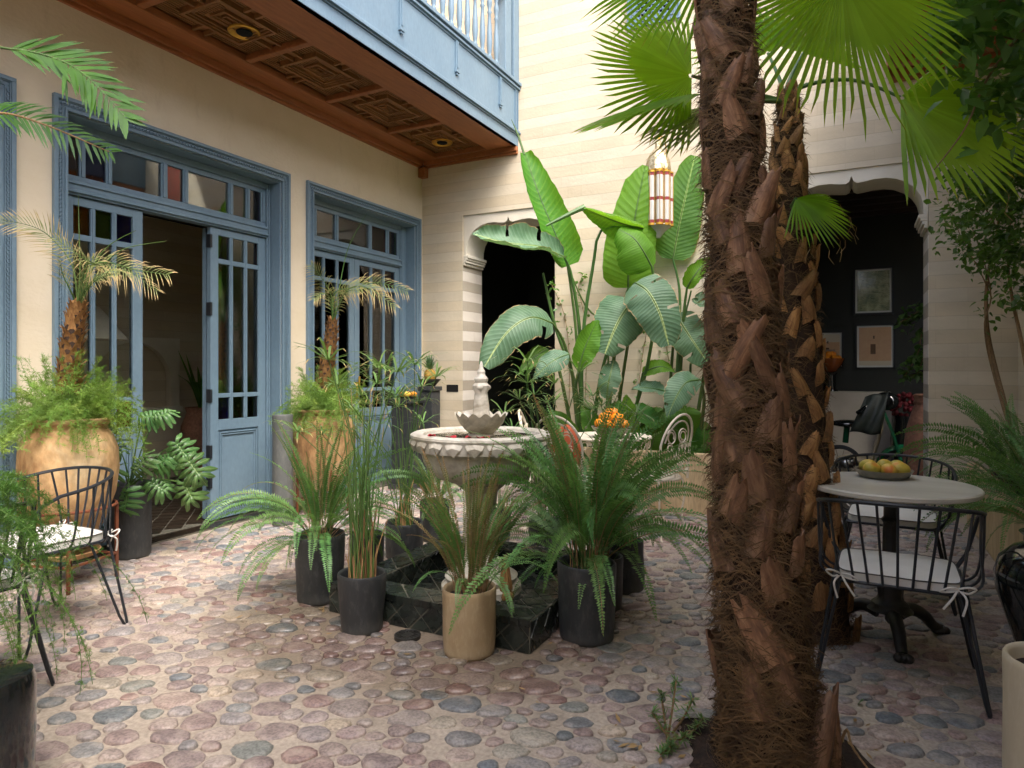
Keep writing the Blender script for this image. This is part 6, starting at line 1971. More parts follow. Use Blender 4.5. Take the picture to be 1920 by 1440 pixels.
# ------------------------------------------------------------ fan palms
def fan_leaf(parent, hub, axis, nrm, R_, span, nseg, mats, joined=0.45, droop=0.15, seed=0, stalk=None, pleat=0.75, fray=0.0, squash=1.0, name='frond'):
    rg = random.Random(seed)
    hub, A = V(hub), V(axis).normalized()
    B = A.cross(V(nrm)).normalized()
    Nn = B.cross(A)
    b = MB()
    da = rad(span) / nseg
    for k in range(nseg):
        ph = -rad(span) / 2 + (k + 0.5) * da
        Ls = R_ * (0.72 + 0.28 * math.cos(ph * 0.75)) * rg.uniform(0.90, 1.05)
        dr = droop * rg.uniform(0.7, 1.3)
        def at(r, a, lift=0.0):
            u = r / R_
            z = -dr * R_ * max(0, u - 0.35) ** 1.8
            q = hub + (A * math.cos(a) + B * math.sin(a) * squash) * r + Nn * (lift - 0.16 * R_ * (1 - math.cos(a * 0.9)) * u)
            return q + V((0, 0, z))
        rs = [0.03 * R_, joined * 0.5 * R_, joined * R_, (joined + 0.38 * (1 - joined)) * R_, (joined + 0.75 * (1 - joined)) * R_]
        vs, uv = [], []
        jw = joined * R_ * math.tan(da / 2)
        for r in rs:
            r_ = r * Ls / R_
            hw = r_ * math.tan(da / 2) if r <= joined * R_ + 1e-6 else jw * (1.0 - 0.55 * ((r / R_ - joined) / (1 - joined)) ** 1.6)
            an = math.atan2(hw, r_)
            vs += [at(r_, ph - an), at(r_, ph, hw * pleat * 2), at(r_, ph + an)]
            uv += [(-1, r / R_), (0, r / R_), (1, r / R_)]
        tip_a = ph + rg.uniform(-0.035, 0.035)
        vs.append(at(Ls, tip_a))
        uv.append((0.4, 1.0))
        fs = []
        for q in range(len(rs) - 1):
            fs += [(q * 3, q * 3 + 1, q * 3 + 4, q * 3 + 3), (q * 3 + 1, q * 3 + 2, q * 3 + 5, q * 3 + 4)]
        e = (len(rs) - 1) * 3
        fs += [(e, e + 1, e + 3), (e + 1, e + 2, e + 3)]
        b.add(vs, fs, 0, uv)
        if rg.random() < fray:
            p_ = vs[-1]
            b.tube([p_, p_ + V((rg.uniform(-.02, .02), rg.uniform(-.02, .02), -.03)), p_ + V((rg.uniform(-.03, .03), rg.uniform(-.03, .03), -.06))], 0.0012, 3, mi=2, cap=False)
    if stalk is not None:
        pth = smooth_path([hub] + [V(s) for s in stalk], 14)
        b.tube(pth, [0.007 + 0.006 * i / 14 for i in range(15)], 7, mi=1)
    return b.obj(name, [mats, M['petiole'], M['reed_dry']], parent, True, 30)
def palm_boot(wd, ht, out, seed, notch=0.25):
    """cut leaf base: flat shell widening at the foot, hollow outside, ragged cut top"""
    rg = random.Random(seed)
    b = MB()
    rows, cols = 8, 8
    vs = []
    jag = [rg.uniform(-0.16, 0.05) for _ in range(cols + 1)]
    for side in (0, 1):
        for j in range(rows + 1):
            u = j / rows
            w = wd * (1.0 - 0.28 * u - 0.40 * max(0, u - 0.45) ** 1.0)
            for i in range(cols + 1):
                s = -1 + 2 * i / cols
                x = out * (u ** 2.0) + 0.022 * (1 - s * s) * (1 - 0.35 * u) + 0.006 * math.sin(PI * u) + (0.002 if side == 0 else -0.004)
                z = ht * u + (jag[i] * ht * (u ** 3)) - 0.02 * abs(s)
                y = w * s
                vs.append((x - 0.16 * wd * s * s, y, z))
    n1 = cols + 1
    off = (rows + 1) * n1
    fs = []
    for j in range(rows):
        for i in range(cols):
            a = j * n1 + i
            fs.append((a, a + 1, a + n1 + 1, a + n1))
            fs.append((off + a, off + a + n1, off + a + n1 + 1, off + a + 1))
    for j in range(rows):
        for e in (0, cols):
            a = j * n1 + e
            fs.append((a, a + n1, off + a + n1, off + a) if e == 0 else (a, off + a, off + a + n1, a + n1))
    for i in range(cols):
        a = rows * n1 + i
        fs.append((a, a + 1, off + a + 1, off + a))
    b.add(vs, fs)
    return b
def big_trunk(t, ctr, nboot, boot_me, seed, fibre_n, hair, bmat, lowfade=0.0, bs=1.0):
    """ctr: list of (point, radius) up the stem"""
    rg = random.Random(seed)
    N_ = 40
    path = smooth_path([c_[0] for c_ in ctr], N_)
    rd = [lerp_list([c_[1] for c_ in ctr], i / N_) for i in range(N_ + 1)]
    tk = MB()
    n = 30
    vs, fs = [], []
    for i, q in enumerate(path):
        for k in range(n):
            a = 2 * PI * k / n
            r_ = rd[i] * 0.84 * (1 + 0.10 * noise.noise(V((math.cos(a) * 2.2, math.sin(a) * 2.2, i * 0.45 + seed))))
            vs.append(q + V((r_ * math.cos(a), r_ * math.sin(a), 0)))
    for i in range(N_):
        for k in range(n):
            fs.append((i * n + k, i * n + (k + 1) % n, (i + 1) * n + (k + 1) % n, (i + 1) * n + k))
    tk.add(vs, fs)
    trunk = tk.obj('trunk', M['trunk'], t, True, 180)
    zt = path[-1].z - path[0].z
    for k in range(nboot):
        u = (k + 0.5) / nboot
        i = min(int(u * N_), N_ - 1)
        q = path[i].lerp(path[i + 1], u * N_ - i)
        a = k * 2.39996 + rg.uniform(-0.15, 0.15)
        r_ = lerp_list(rd, u)
        if rg.random() < lowfade * (1 - u) ** 1.2: continue
        s = (r_ / 0.14) ** 0.6 * rg.uniform(0.85, 1.15) * bs
        tw = rg.choice((-1, 1)) * rg.uniform(0.08, 0.55)
        m_ = Matrix.Rotation(a, 3, 'Z') @ Matrix.Rotation(tw, 3, 'X') @ Matrix.Rotation(rg.uniform(-0.05, 0.09), 3, 'Y')
        put('leaf_base', rg.choice(boot_me), trunk, loc=q + V((math.cos(a), math.sin(a), 0)) * r_ * 0.86, rot=m_.to_euler(), sc=(s, s * rg.uniform(.85, 1.15), s))
    # fibre matting and loose hairs
    f = MB()
    for k in range(fibre_n):
        u = rg.random() ** (1.0 + hair)
        i = min(int(u * N_), N_ - 1)
        q = path[i].lerp(path[i + 1], u * N_ - i)
        a = rg.uniform(0, 2 * PI)
        r_ = lerp_list(rd, u) * rg.uniform(0.86, 1.0)
        d = V((math.cos(a), math.sin(a), 0))
        s = V((-d.y, d.x, 0))
        L_ = rg.uniform(0.04, 0.11) * (1 + 0.8 * hair * (1 - u))
        g_ = s * rg.gauss(0, 1.0) + V((0, 0, rg.gauss(-0.2, 0.45))) - d * 0.18
        g_.normalize()
        o_ = rg.uniform(0.002, 0.016) * (1 + 1.3 * hair * (1 - u) ** 2)
        p0 = q + d * r_
        p1 = p0 + g_ * L_ * 0.5 + d * o_
        p2 = p0 + g_ * L_ + d * o_ * rg.uniform(-0.2, 1.2) + V((0, 0, -L_ * 0.25))
        w_ = rg.uniform(0.0006, 0.0020)
        x_ = g_.cross(d).normalized() * w_
        f.add([p0 - x_, p0 + x_, p1 + x_, p1 - x_, p2], [(0, 1, 2, 3), (3, 2, 4)])
    tag(f.obj('fibre', M['fibre'], t, True, 180), kind='stuff')
    return trunk, path
D1 = 2.2
def p1_(px, py): return P(px, py, D1)
palm1 = thing('fan_palm', 'large fan palm with shaggy brown trunk in the right foreground', 'palm', PALM)
ctr1 = [(V((PALM.x, PALM.y, -0.02)), 0.235), (p1_(1446, 1340), 0.205), (p1_(1440, 1180), 0.182), (p1_(1431, 1000), 0.166), (p1_(1421, 840), 0.156), (p1_(1411, 690), 0.146), (p1_(1402, 540), 0.134), (p1_(1393, 400), 0.122), (p1_(1384, 240), 0.112), (p1_(1377, 100), 0.104), (p1_(1371, -40), 0.100), (p1_(1360, -260), 0.10)]
ctr1 = [(p_ - RX * (0.022 if p_.z > 0.3 else 0.0), r_ * 0.84) for (p_, r_) in ctr1]
B1 = [palm_boot(0.060, 0.21, -0.012, s).mesh('leaf_base', M['boot'], True, 50) for s in (1, 2)] + [palm_boot(0.066, 0.17, 0.016, 3).mesh('leaf_base', M['boot'], True, 50), palm_boot(0.054, 0.25, -0.015, 4).mesh('leaf_base', M['boot'], True, 50)]
big_trunk(palm1, ctr1, 140, B1, 5, 22000, 0.6, 'boot', 0.6, 0.92)
crown1 = p1_(1362, -230)
palm2 = thing('fan_palm', 'slimmer fan palm with golden brown trunk just behind the large palm', 'palm', P(1508, 1186, 3.3))
D2 = 3.3
def p2_(px, py): return P(px, py, D2)
b2 = P(1512, 1186, D2); b2.z = -0.02
ctr2 = [(b2, 0.19), (p2_(1508, 1060), 0.155), (p2_(1502, 940), 0.125), (p2_(1494, 800), 0.115), (p2_(1486, 660), 0.105), (p2_(1478, 520), 0.098), (p2_(1470, 400), 0.088), (p2_(1469, 300), 0.068), (p2_(1470, 215), 0.045), (p2_(1470, 170), 0.03)]
ctr2 = [(p_ + RX * 0.02, r_ * 1.16) for (p_, r_) in ctr2]
B2 = [palm_boot(0.044, 0.17, -0.006, s).mesh('leaf_base', M['boot_gold'], True, 50) for s in (11, 12)] + [palm_boot(0.050, 0.13, 0.018, 13).mesh('leaf_base', M['boot_gold'], True, 50)]
big_trunk(palm2, ctr2, 150, B2, 9, 6000, 0.5, 'boot_gold', 0.2, 0.9)
crown2 = p2_(1470, 190)
up = V((0, 0, 1))
def im(dx, dy, dz=0.0): return RX * dx - up * dy + FWD * dz      # direction given as seen in the picture
def fan(pal, hub, ax, nr, Rpx, dd, span, nseg, mat='fan', **kw):
    h = P(hub[0], hub[1], dd)
    return fan_leaf(pal, h, im(*ax), im(*nr), Rpx * dd / FOC, span, nseg, M[mat], **kw)
fan(palm2, (1297, 142), (-1, -0.12, -0.1), (-0.15, -0.35, -1), 205, 3.15, 185, 40, seed=1, joined=0.5, droop=0.04, stalk=[P(1370, 165, 3.2), crown2])
fan(palm2, (1318, 176), (-1, 0.32, -0.25), (-0.1, -1.0, -0.25), 250, 3.05, 100, 26, seed=2, joined=0.42, droop=0.10, stalk=[P(1390, 180, 3.2), crown2])
fan(palm2, (1385, 190), (-0.9, 0.42, -0.2), (-0.3, -0.8, -0.5), 205, 3.1, 130, 30, 'fan_pale', seed=3, joined=0.35, droop=0.30, stalk=[P(1430, 190, 3.2), crown2])
fan(palm2, (1688, 182), (0.9, 0.46, -0.15), (0.30, -0.45, -1), 265, 3.1, 150, 34, seed=5, joined=0.5, droop=0.10, fray=0.4, stalk=[P(1600, 150, 3.2), P(1510, 160, 3.25), crown2])
fan(palm2, (1492, 372), (0.75, 0.62, -0.3), (0.35, -0.6, -1), 120, 3.15, 150, 26, seed=6, joined=0.35, droop=0.20, fray=0.6, stalk=[P(1478, 400, 3.28)])
fan(palm2, (1440, 100), (-0.5, -1, 0.6), (0, 0, -1), 160, 3.6, 150, 26, seed=7, stalk=[P(1462, 150, 3.4), crown2])
fan(palm2, (1505, 100), (0.3, -1, 0.8), (0, 0, -1), 170, 3.6, 150, 26, seed=8, stalk=[P(1480, 150, 3.4), crown2])
fan(palm1, (1578, -48), (0.10, 1, -0.05), (0.05, -0.15, -1), 305, 2.45, 165, 40, seed=4, joined=0.46, droop=0.05, stalk=[P(1520, -200, 2.4), P(1430, -240, 2.3), crown1])
fan(palm1, (1345, -95), (-0.9, 0.45, 0.1), (-0.1, -0.6, -0.8), 270, 2.6, 130, 30, seed=9, joined=0.4, droop=0.2, stalk=[P(1355, -180, 2.4), crown1])
fan(palm1, (1860, -120), (0.6, 0.6, -0.2), (0.1, -0.7, -0.7), 250, 2.3, 150, 32, seed=10, joined=0.5, droop=0.12, stalk=[P(1650, -260, 2.25), crown1])
for k in range(5):
    a = k * 1.25 + 0.6
    h = crown1 + V((math.cos(a) * 0.45, math.sin(a) * 0.45, 0.55))
    fan_leaf(palm1, h, V((math.cos(a), math.sin(a), 0.15)), V((0, 0, 1)), 0.5, 170, 32, M['fan'], seed=40 + k, droop=0.3, stalk=[crown1 + V((math.cos(a) * .15, math.sin(a) * .15, .3)), crown1])

# small grey green plant at the foot of the palm
def whorl_plant():
    c = P(1300, 692, 2.3); c.z = 0.02
    t = thing('spurge', 'low spurge with narrow leaf whorls at the foot of the large palm', 'plant', c)
    rg = random.Random(4)
    for k, (px, py, dd) in enumerate(((1240, 1300, 2.38), (1268, 1275, 2.42), (1222, 1335, 2.35), (1255, 1400, 2.22), (1300, 1310, 2.5), (1285, 1380, 2.25), (1320, 1345, 2.35), (1238, 1415, 2.2))):
        tip = P(px, py, dd)
        b = V((c.x + rg.uniform(-.05, .05) - .05, c.y + rg.uniform(-.05, .05), 0.01))
        pth = smooth_path([b, b.lerp(tip, 0.5) + V((0, 0, -0.01)), tip], 10)
        MB().tube(pth, [0.005 - 0.002 * i / 10 for i in range(11)], 5).obj('stem', M['stem'], t)
        lf = MB()
        for j in range(46):
            u = 0.35 + 0.65 * rg.random() ** 0.6
            i = min(int(u * 10), 9)
            q = pth[i].lerp(pth[i + 1], u * 10 - i)
            d = V((rg.gauss(0, 1), rg.gauss(0, 1), rg.gauss(0.4, .7))).normalized()
            s = d.cross(V((0, 0, 1))).normalized() * 0.0030
            L_ = rg.uniform(0.022, 0.042)
            lf.add([q - s * .5, q + s * .5, q + d * L_ * .6 + s, q + d * L_ * .6 - s, q + d * L_], [(0, 1, 2, 3), (3, 2, 4)], uvs=[(-1, 0), (1, 0), (1, .6), (-1, .6), (0, 1)])
        tag(lf.obj('leaves', M['papyrus'], t, True, 180), kind='stuff')
whorl_plant()

# ------------------------------------------------------------ climber on the right
def leaf_cloud(mb, pts, rg, size, spread, per, up_bias=0.5):
    for q in pts:
        for _ in range(per):
            o = q + V((rg.gauss(0, spread), rg.gauss(0, spread), rg.gauss(0, spread)))
            d = V((rg.gauss(0, 1), rg.gauss(0, 1), rg.gauss(-0.5, .6))).normalized()
            nv = V((rg.gauss(0, .6), rg.gauss(0, .6), 1)).normalized()
            s = d.cross(nv)
            if s.length < 0.05: continue
            s.normalize()
            L_ = size * rg.uniform(0.55, 1.25)
            w = L_ * 0.30
            nv = s.cross(d)
            m1, m2 = o + d * L_ * .35, o + d * L_ * .7
            mb.add([o, m1 - s * w + nv * w * .3, m1, m1 + s * w + nv * w * .3, m2 - s * w * .7 + nv * w * .2, m2, m2 + s * w * .7 + nv * w * .2, o + d * L_ - V((0, 0, L_ * .08))],
                   [(0, 2, 1), (0, 3, 2), (1, 2, 5, 4), (2, 3, 6, 5), (4, 5, 7), (5, 6, 7)], uvs=[(0, 0), (-1, .3), (0, .3), (1, .3), (-1, .7), (0, .7), (1, .7), (0, 1)])
def climber(label, base, stems, seed, lsize, per, spread, nleafpts):
    rg = random.Random(seed)
    t = thing('climbing_shrub', label, 'shrub', base)
    ends = []
    for (pts, r0) in stems:
        pth = smooth_path(pts, 22)
        MB().tube(pth, [r0 * (1 - 0.7 * i / 22) for i in range(23)], 7).obj('stem', M['stem'], t)
        ends.append(pth)
    return t, ends, rg
vb1 = V((1.02, 5.35, 0.46))
t, ends, rg = climber('climbing shrub with small leaves and bare twisted stems rising from the side planter', vb1,
                      [([vb1, P(1866, 690, 5.25), P(1850, 600, 5.2), P(1852, 520, 5.2), P(1870, 430, 5.1), P(1880, 330, 5.0)], .020),
                       ([vb1, P(1862, 700, 5.2), P(1846, 610, 5.15), P(1858, 560, 5.15), P(1848, 500, 5.1), P(1820, 420, 5.0)], .008),
                       ([vb1 + V((.05, -.3, 0)), P(1915, 640, 4.9), P(1898, 560, 4.9), P(1890, 480, 4.85), P(1900, 350, 4.8)], .016),
                       ([P(1860, 560, 5.2), P(1838, 510, 5.1), P(1800, 440, 5.0), P(1775, 370, 4.9)], .005),
                       ([P(1870, 430, 5.1), P(1840, 380, 4.9), P(1790, 330, 4.8)], .006)], 3, .05, 3, .05, 60)
cl = MB()
pts = []
for _ in range(900):
    u, v_ = rg.random(), rg.random()
    py = 250 + 330 * v_
    lo = 1760 + 70 * abs(v_ - 0.45) * 1.2 + (60 if v_ > 0.75 else 0)
    px = lo + (1990 - lo) * (u ** 0.6)
    if noise.noise(V((px * 0.02, py * 0.02, 1))) < -0.15: continue
    if py > 500 and px > 1880 and rg.random() < 0.5: continue
    pts.append(P(px, py, rg.uniform(4.4, 5.2)))
leaf_cloud(cl, pts, rg, 0.056, 0.06, 10)
for pth in ends[:1] + ends[3:]:
    leaf_cloud(cl, pth[8:], rg, 0.055, 0.05, 3)
tag(cl.obj('crown', M['vine'], t, True, 180))
# hanging vine nearer the camera at the upper right corner
vb2 = V((1.10, 3.75, 0.46))
t, ends, rg = climber('dark leafy vine hanging over the upper right corner from the planter wall', vb2,
                      [([vb2, V((1.14, 3.7, 1.4)), V((1.12, 3.6, 2.4)), V((1.0, 3.5, 3.2)), P(1860, 20, 3.1)], .014),
                       ([V((1.0, 3.5, 3.2)), P(1905, 75, 3.0), P(1850, 150, 2.9), P(1810, 240, 2.8), P(1752, 318, 2.75)], .008),
                       ([P(1905, 75, 3.0), P(1830, 60, 2.9), P(1770, 70, 2.8)], .004),
                       ([P(1860, 20, 3.1), P(1790, 40, 3.0), P(1760, 110, 2.9)], .004)], 7, .08, 3, .08, 60)
cl = MB()
pts = []
for _ in range(640):
    u, v_ = rg.random(), rg.random()
    py = -160 + 420 * v_
    lo = 1735 + max(0, py - 40) * 0.55
    px = lo + (2060 - lo) * (u ** 0.75)
    if noise.noise(V((px * 0.016, py * 0.016, 5))) < -0.12: continue
    pts.append(P(px, py, rg.uniform(2.7, 3.5)))
leaf_cloud(cl, pts, rg, 0.085, 0.06, 6)
for pth in ends[2:]: leaf_cloud(cl, pth[6:], rg, 0.07, 0.04, 2)
tag(cl.obj('crown', M['vine'], t, True, 180))
# thin tendrils on the back wall
t = thing('wall_creeper', 'thin creeper tendrils on the back wall beside the strelitzia stalks', 'creeper', (-2.7, 6.66, 0.48))
rg = random.Random(6)
cl = MB()
for (pts_) in ([(1062, 900), (1068, 700), (1060, 600), (1040, 545), (1032, 530)], [(1090, 900), (1100, 640), (1085, 540), (1100, 520)], [(1180, 900), (1200, 700), (1215, 600), (1205, 560)], [(1255, 900), (1262, 740), (1250, 640), (1270, 600)]):
    pth = smooth_path([PY(a, b_, BW - 0.03) for (a, b_) in pts_], 24)
    MB().tube(pth, 0.0035, 5).obj('stem', M['stem'], t)
    leaf_cloud(cl, pth[4:], rg, 0.05, 0.04, 3)
cl.obj('leaves', M['vine'], t, True, 180)

# ============================================================ wall lantern
def lantern():
    c = P(1234, 360, 6.45)
    t = thing('wall_lantern', 'brass wall lantern with a pierced dome and white and red glass tubes', 'lantern', P(1234, 300, 6.72))
    k = 6.45 / FOC
    z0 = c.z
    def z(py): return CH - (py - HZ) * k
    MB().lathe([(0.012, z(262)), (0.03, z(266)), (0.032, z(280)), (0.045, z(282)), (0.085, z(292)), (0.112, z(306)), (0.120, z(318)), (0.122, z(322)), (0.112, z(324)), (0.05, z(324))], 36, (c.x, c.y, 0),
               wob=lambda r, zz, a: (r * (1 + 0.03 * math.cos(12 * a)), zz)).obj('dome', M['silver_brass'], t)
    MB().tube(smooth_path([P(1234, 264, 6.45), P(1238, 256, 6.5), P(1246, 262, 6.58), P(1250, 290, 6.72)], 12), 0.006, 6).obj('bracket', M['brass'], t)
    for i in range(9):
        a = 2 * PI * i / 9 + 0.2
        q = V((c.x + 0.105 * math.cos(a), c.y + 0.105 * math.sin(a), 0))
        tb_ = MB()
        for (p0, p1, mi) in ((328, 334, 1), (334, 374, 0), (374, 380, 1), (380, 416, 0), (416, 422, 1)):
            tb_.lathe([(0.034, z(p1)), (0.034, z(p0))], 10, q, mi)
        tube_ = tb_.obj('glass_tube', [M['milk_glass'], M['red_glass']], t, False)
        rb = MB()
        for j in range(5):
            b = 2 * PI * j / 5 + a
            rb.tube([q + V((0.036 * math.cos(b), 0.036 * math.sin(b), z(424))), q + V((0.036 * math.cos(b), 0.036 * math.sin(b), z(326)))], 0.003, 4)
        rb.lathe([(0.039, z(426)), (0.039, z(422))], 10, q)
        rb.lathe([(0.039, z(328)), (0.039, z(325))], 10, q)
        rb.obj('tube_cage', M['brass'], tube_)
    MB().lathe([(0.02, z(446)), (0.06, z(436)), (0.125, z(425)), (0.125, z(423)), (0.02, z(423))], 20, (c.x, c.y, 0)).obj('base', M['milk_glass'], t, False)
lantern()

# ============================================================ things in the right hand room
def mat_picture(name, kind):
    """flat print under glass: soft procedural image"""
    m, t, b = newmat(name)
    tc = nd(t, 'TexCoord')
    g = tc.outputs['Generated']
    sp = nd(t, 'SeparateXYZ', {0: g})
    n1 = nd(t, 'TexNoise', {'Vector': g, 'Scale': 5.0, 'Detail': 6.0, 'Distortion': 0.6})
    if kind == 'palm':
        w = nd(t, 'TexWave', {'Vector': g, 'Scale': 9.0, 'Distortion': 5.0, 'Detail': 2.0}, wave_type='RINGS')
        col = ramp(t, n1.outputs[0], [(0.3, S(60, 76, 50)), (0.5, S(128, 132, 96)), (0.7, S(176, 176, 140))])
        col = mixc(t, col, S(198, 204, 180), ramp(t, w.outputs[0], [(0.75, 0), (0.95, 0.6)]))
    elif kind == 'grey':
        col = ramp(t, n1.outputs[0], [(0.35, S(44, 42, 40)), (0.55, S(104, 98, 90)), (0.7, S(150, 142, 130))])
    else:
        col = mixc(t, S(176, 138, 104), S(204, 170, 132), n1.outputs[0])
        def box(x0, x1, z0, z1):
            r_ = []
            for (o, a, c_) in ((0, x0, 'GREATER_THAN'), (0, x1, 'LESS_THAN'), (2, z0, 'GREATER_THAN'), (2, z1, 'LESS_THAN')):
                r_.append(nd(t, 'Math', {0: sp.outputs[o], 1: a}, operation=c_).outputs[0])
            p = r_[0]
            for q in r_[1:]: p = nd(t, 'Math', {0: p, 1: q}, operation='MULTIPLY').outputs[0]
            return p
        col = mixc(t, col, S(196, 186, 160), box(0.0, 1.0, 0.74, 1.0) if kind == 'street' else box(0.0, 1.0, 0.0, 0.12))
        col = mixc(t, col, S(86, 60, 42), box(0.36, 0.52, 0.30, 0.56))
        col = mixc(t, col, S(66, 52, 44), box(0.44, 0.49, 0.70, 0.78))
        if kind == 'street':
            col = mixc(t, col, S(150, 130, 112), box(0.25, 0.8, 0.15, 0.5))
    t.links.new(col, b.inputs['Base Color'])
    b.inputs['Roughness'].default_value = 0.12
    b.inputs['Coat Weight'].default_value = 0.4
    return m
M['mount'] = pbr('picture_mount', S(206, 206, 196), S(198, 198, 188), 4.0, 0.6)
M['frame_black'] = pbr('black_frame', S(22, 22, 20), S(16, 16, 15), 6.0, 0.4)
def picture(label, x0, x1, z0, z1, y, kind):
    t = thing('framed_picture', label, 'picture', ((x0 + x1) / 2, y, z0), 'framed pictures')
    f = 0.022
    MB().box(x0, x0 + f, y - 0.03, y - 0.001, z0, z1).box(x1 - f, x1, y - 0.03, y - 0.001, z0, z1).box(x0 + f, x1 - f, y - 0.03, y - 0.001, z0, z0 + f).box(x0 + f, x1 - f, y - 0.03, y - 0.001, z1 - f, z1).obj('frame', M['frame_black'], t, False)
    MB().box(x0 + f, x1 - f, y - 0.012, y - 0.002, z0 + f, z1 - f).obj('mount', M['mount'], t, False)
    m_ = 0.022
    MB().box(x0 + f + m_, x1 - f - m_, y - 0.016, y - 0.0125, z0 + f + m_, z1 - f - m_).obj('print', mat_picture('print_' + kind, kind), t, False)
def pic(label, px0, py0, px1, py1, kind, y=RB):
    a, b = PY(px0, py1, y), PY(px1, py0, y)
    b2 = PY(px1, py1, y)
    picture(label, a.x, b.x, (a.z + b2.z) / 2, b.z, y, kind)
pic('framed print of pale palm leaves, upper picture in the dark room', 1600, 499, 1676, 590, 'palm')
pic('framed print of an earthen house with a doorway, below the palm print', 1603, 606, 1679, 692, 'house')
pic('smaller framed print of an earthen street, left of the other two', 1526, 620, 1582, 690, 'street')
ct = thing('half_wall', 'pale rendered half wall behind the scooter in the dark room', 'wall', (0.0, RB - 0.25, 0))
a, b = PY(1480, 733, RB - 0.3), PY(1672, 733, RB - 0.3)
MB().box(-1.29, b.x, RB - 0.30, RB - 0.002, 0.014, a.z).obj('wall', M['counter'], ct, False, bevel=0.01)
# bowl of oranges on a dark stand on the half wall
bc = PY(1556, 733, RB - 0.15); bc.z = a.z + 0.001
t = thing('display_stand', 'dark stand on the half wall carrying the amber bowl', 'stand', bc)
MB().lathe([(0.09, 0.0), (0.085, 0.02), (0.07, 0.03), (0.065, 0.20), (0.09, 0.225)], 28, bc).obj('column', M['glaze'], t)
t = thing('amber_bowl', 'amber glass bowl of oranges on the dark stand under the small print', 'bowl', bc + V((0, 0, .226)))
MB().lathe([(0.04, .227), (0.08, .25), (0.14, .33), (0.17, .40), (0.162, .40), (0.13, .33), (0.001, .26)], 32, bc).obj('bowl', pbr('amber_glass', S(150, 78, 24), S(120, 58, 18), 6.0, 0.15, coat=0.6), t)
rg = random.Random(9)
for (rr_, nn, zz) in ((0.09, 6, .40), (0.03, 3, .45)):
    for i in range(nn):
        q = 2 * PI * i / nn + rr_
        fruit('orange', bc + V((rr_ * math.cos(q), rr_ * math.sin(q), zz)), 0.042, (1, 1, .97), M['orange'], 'orange in the amber bowl inside the dark room', 'orange', 'oranges in the amber bowl')

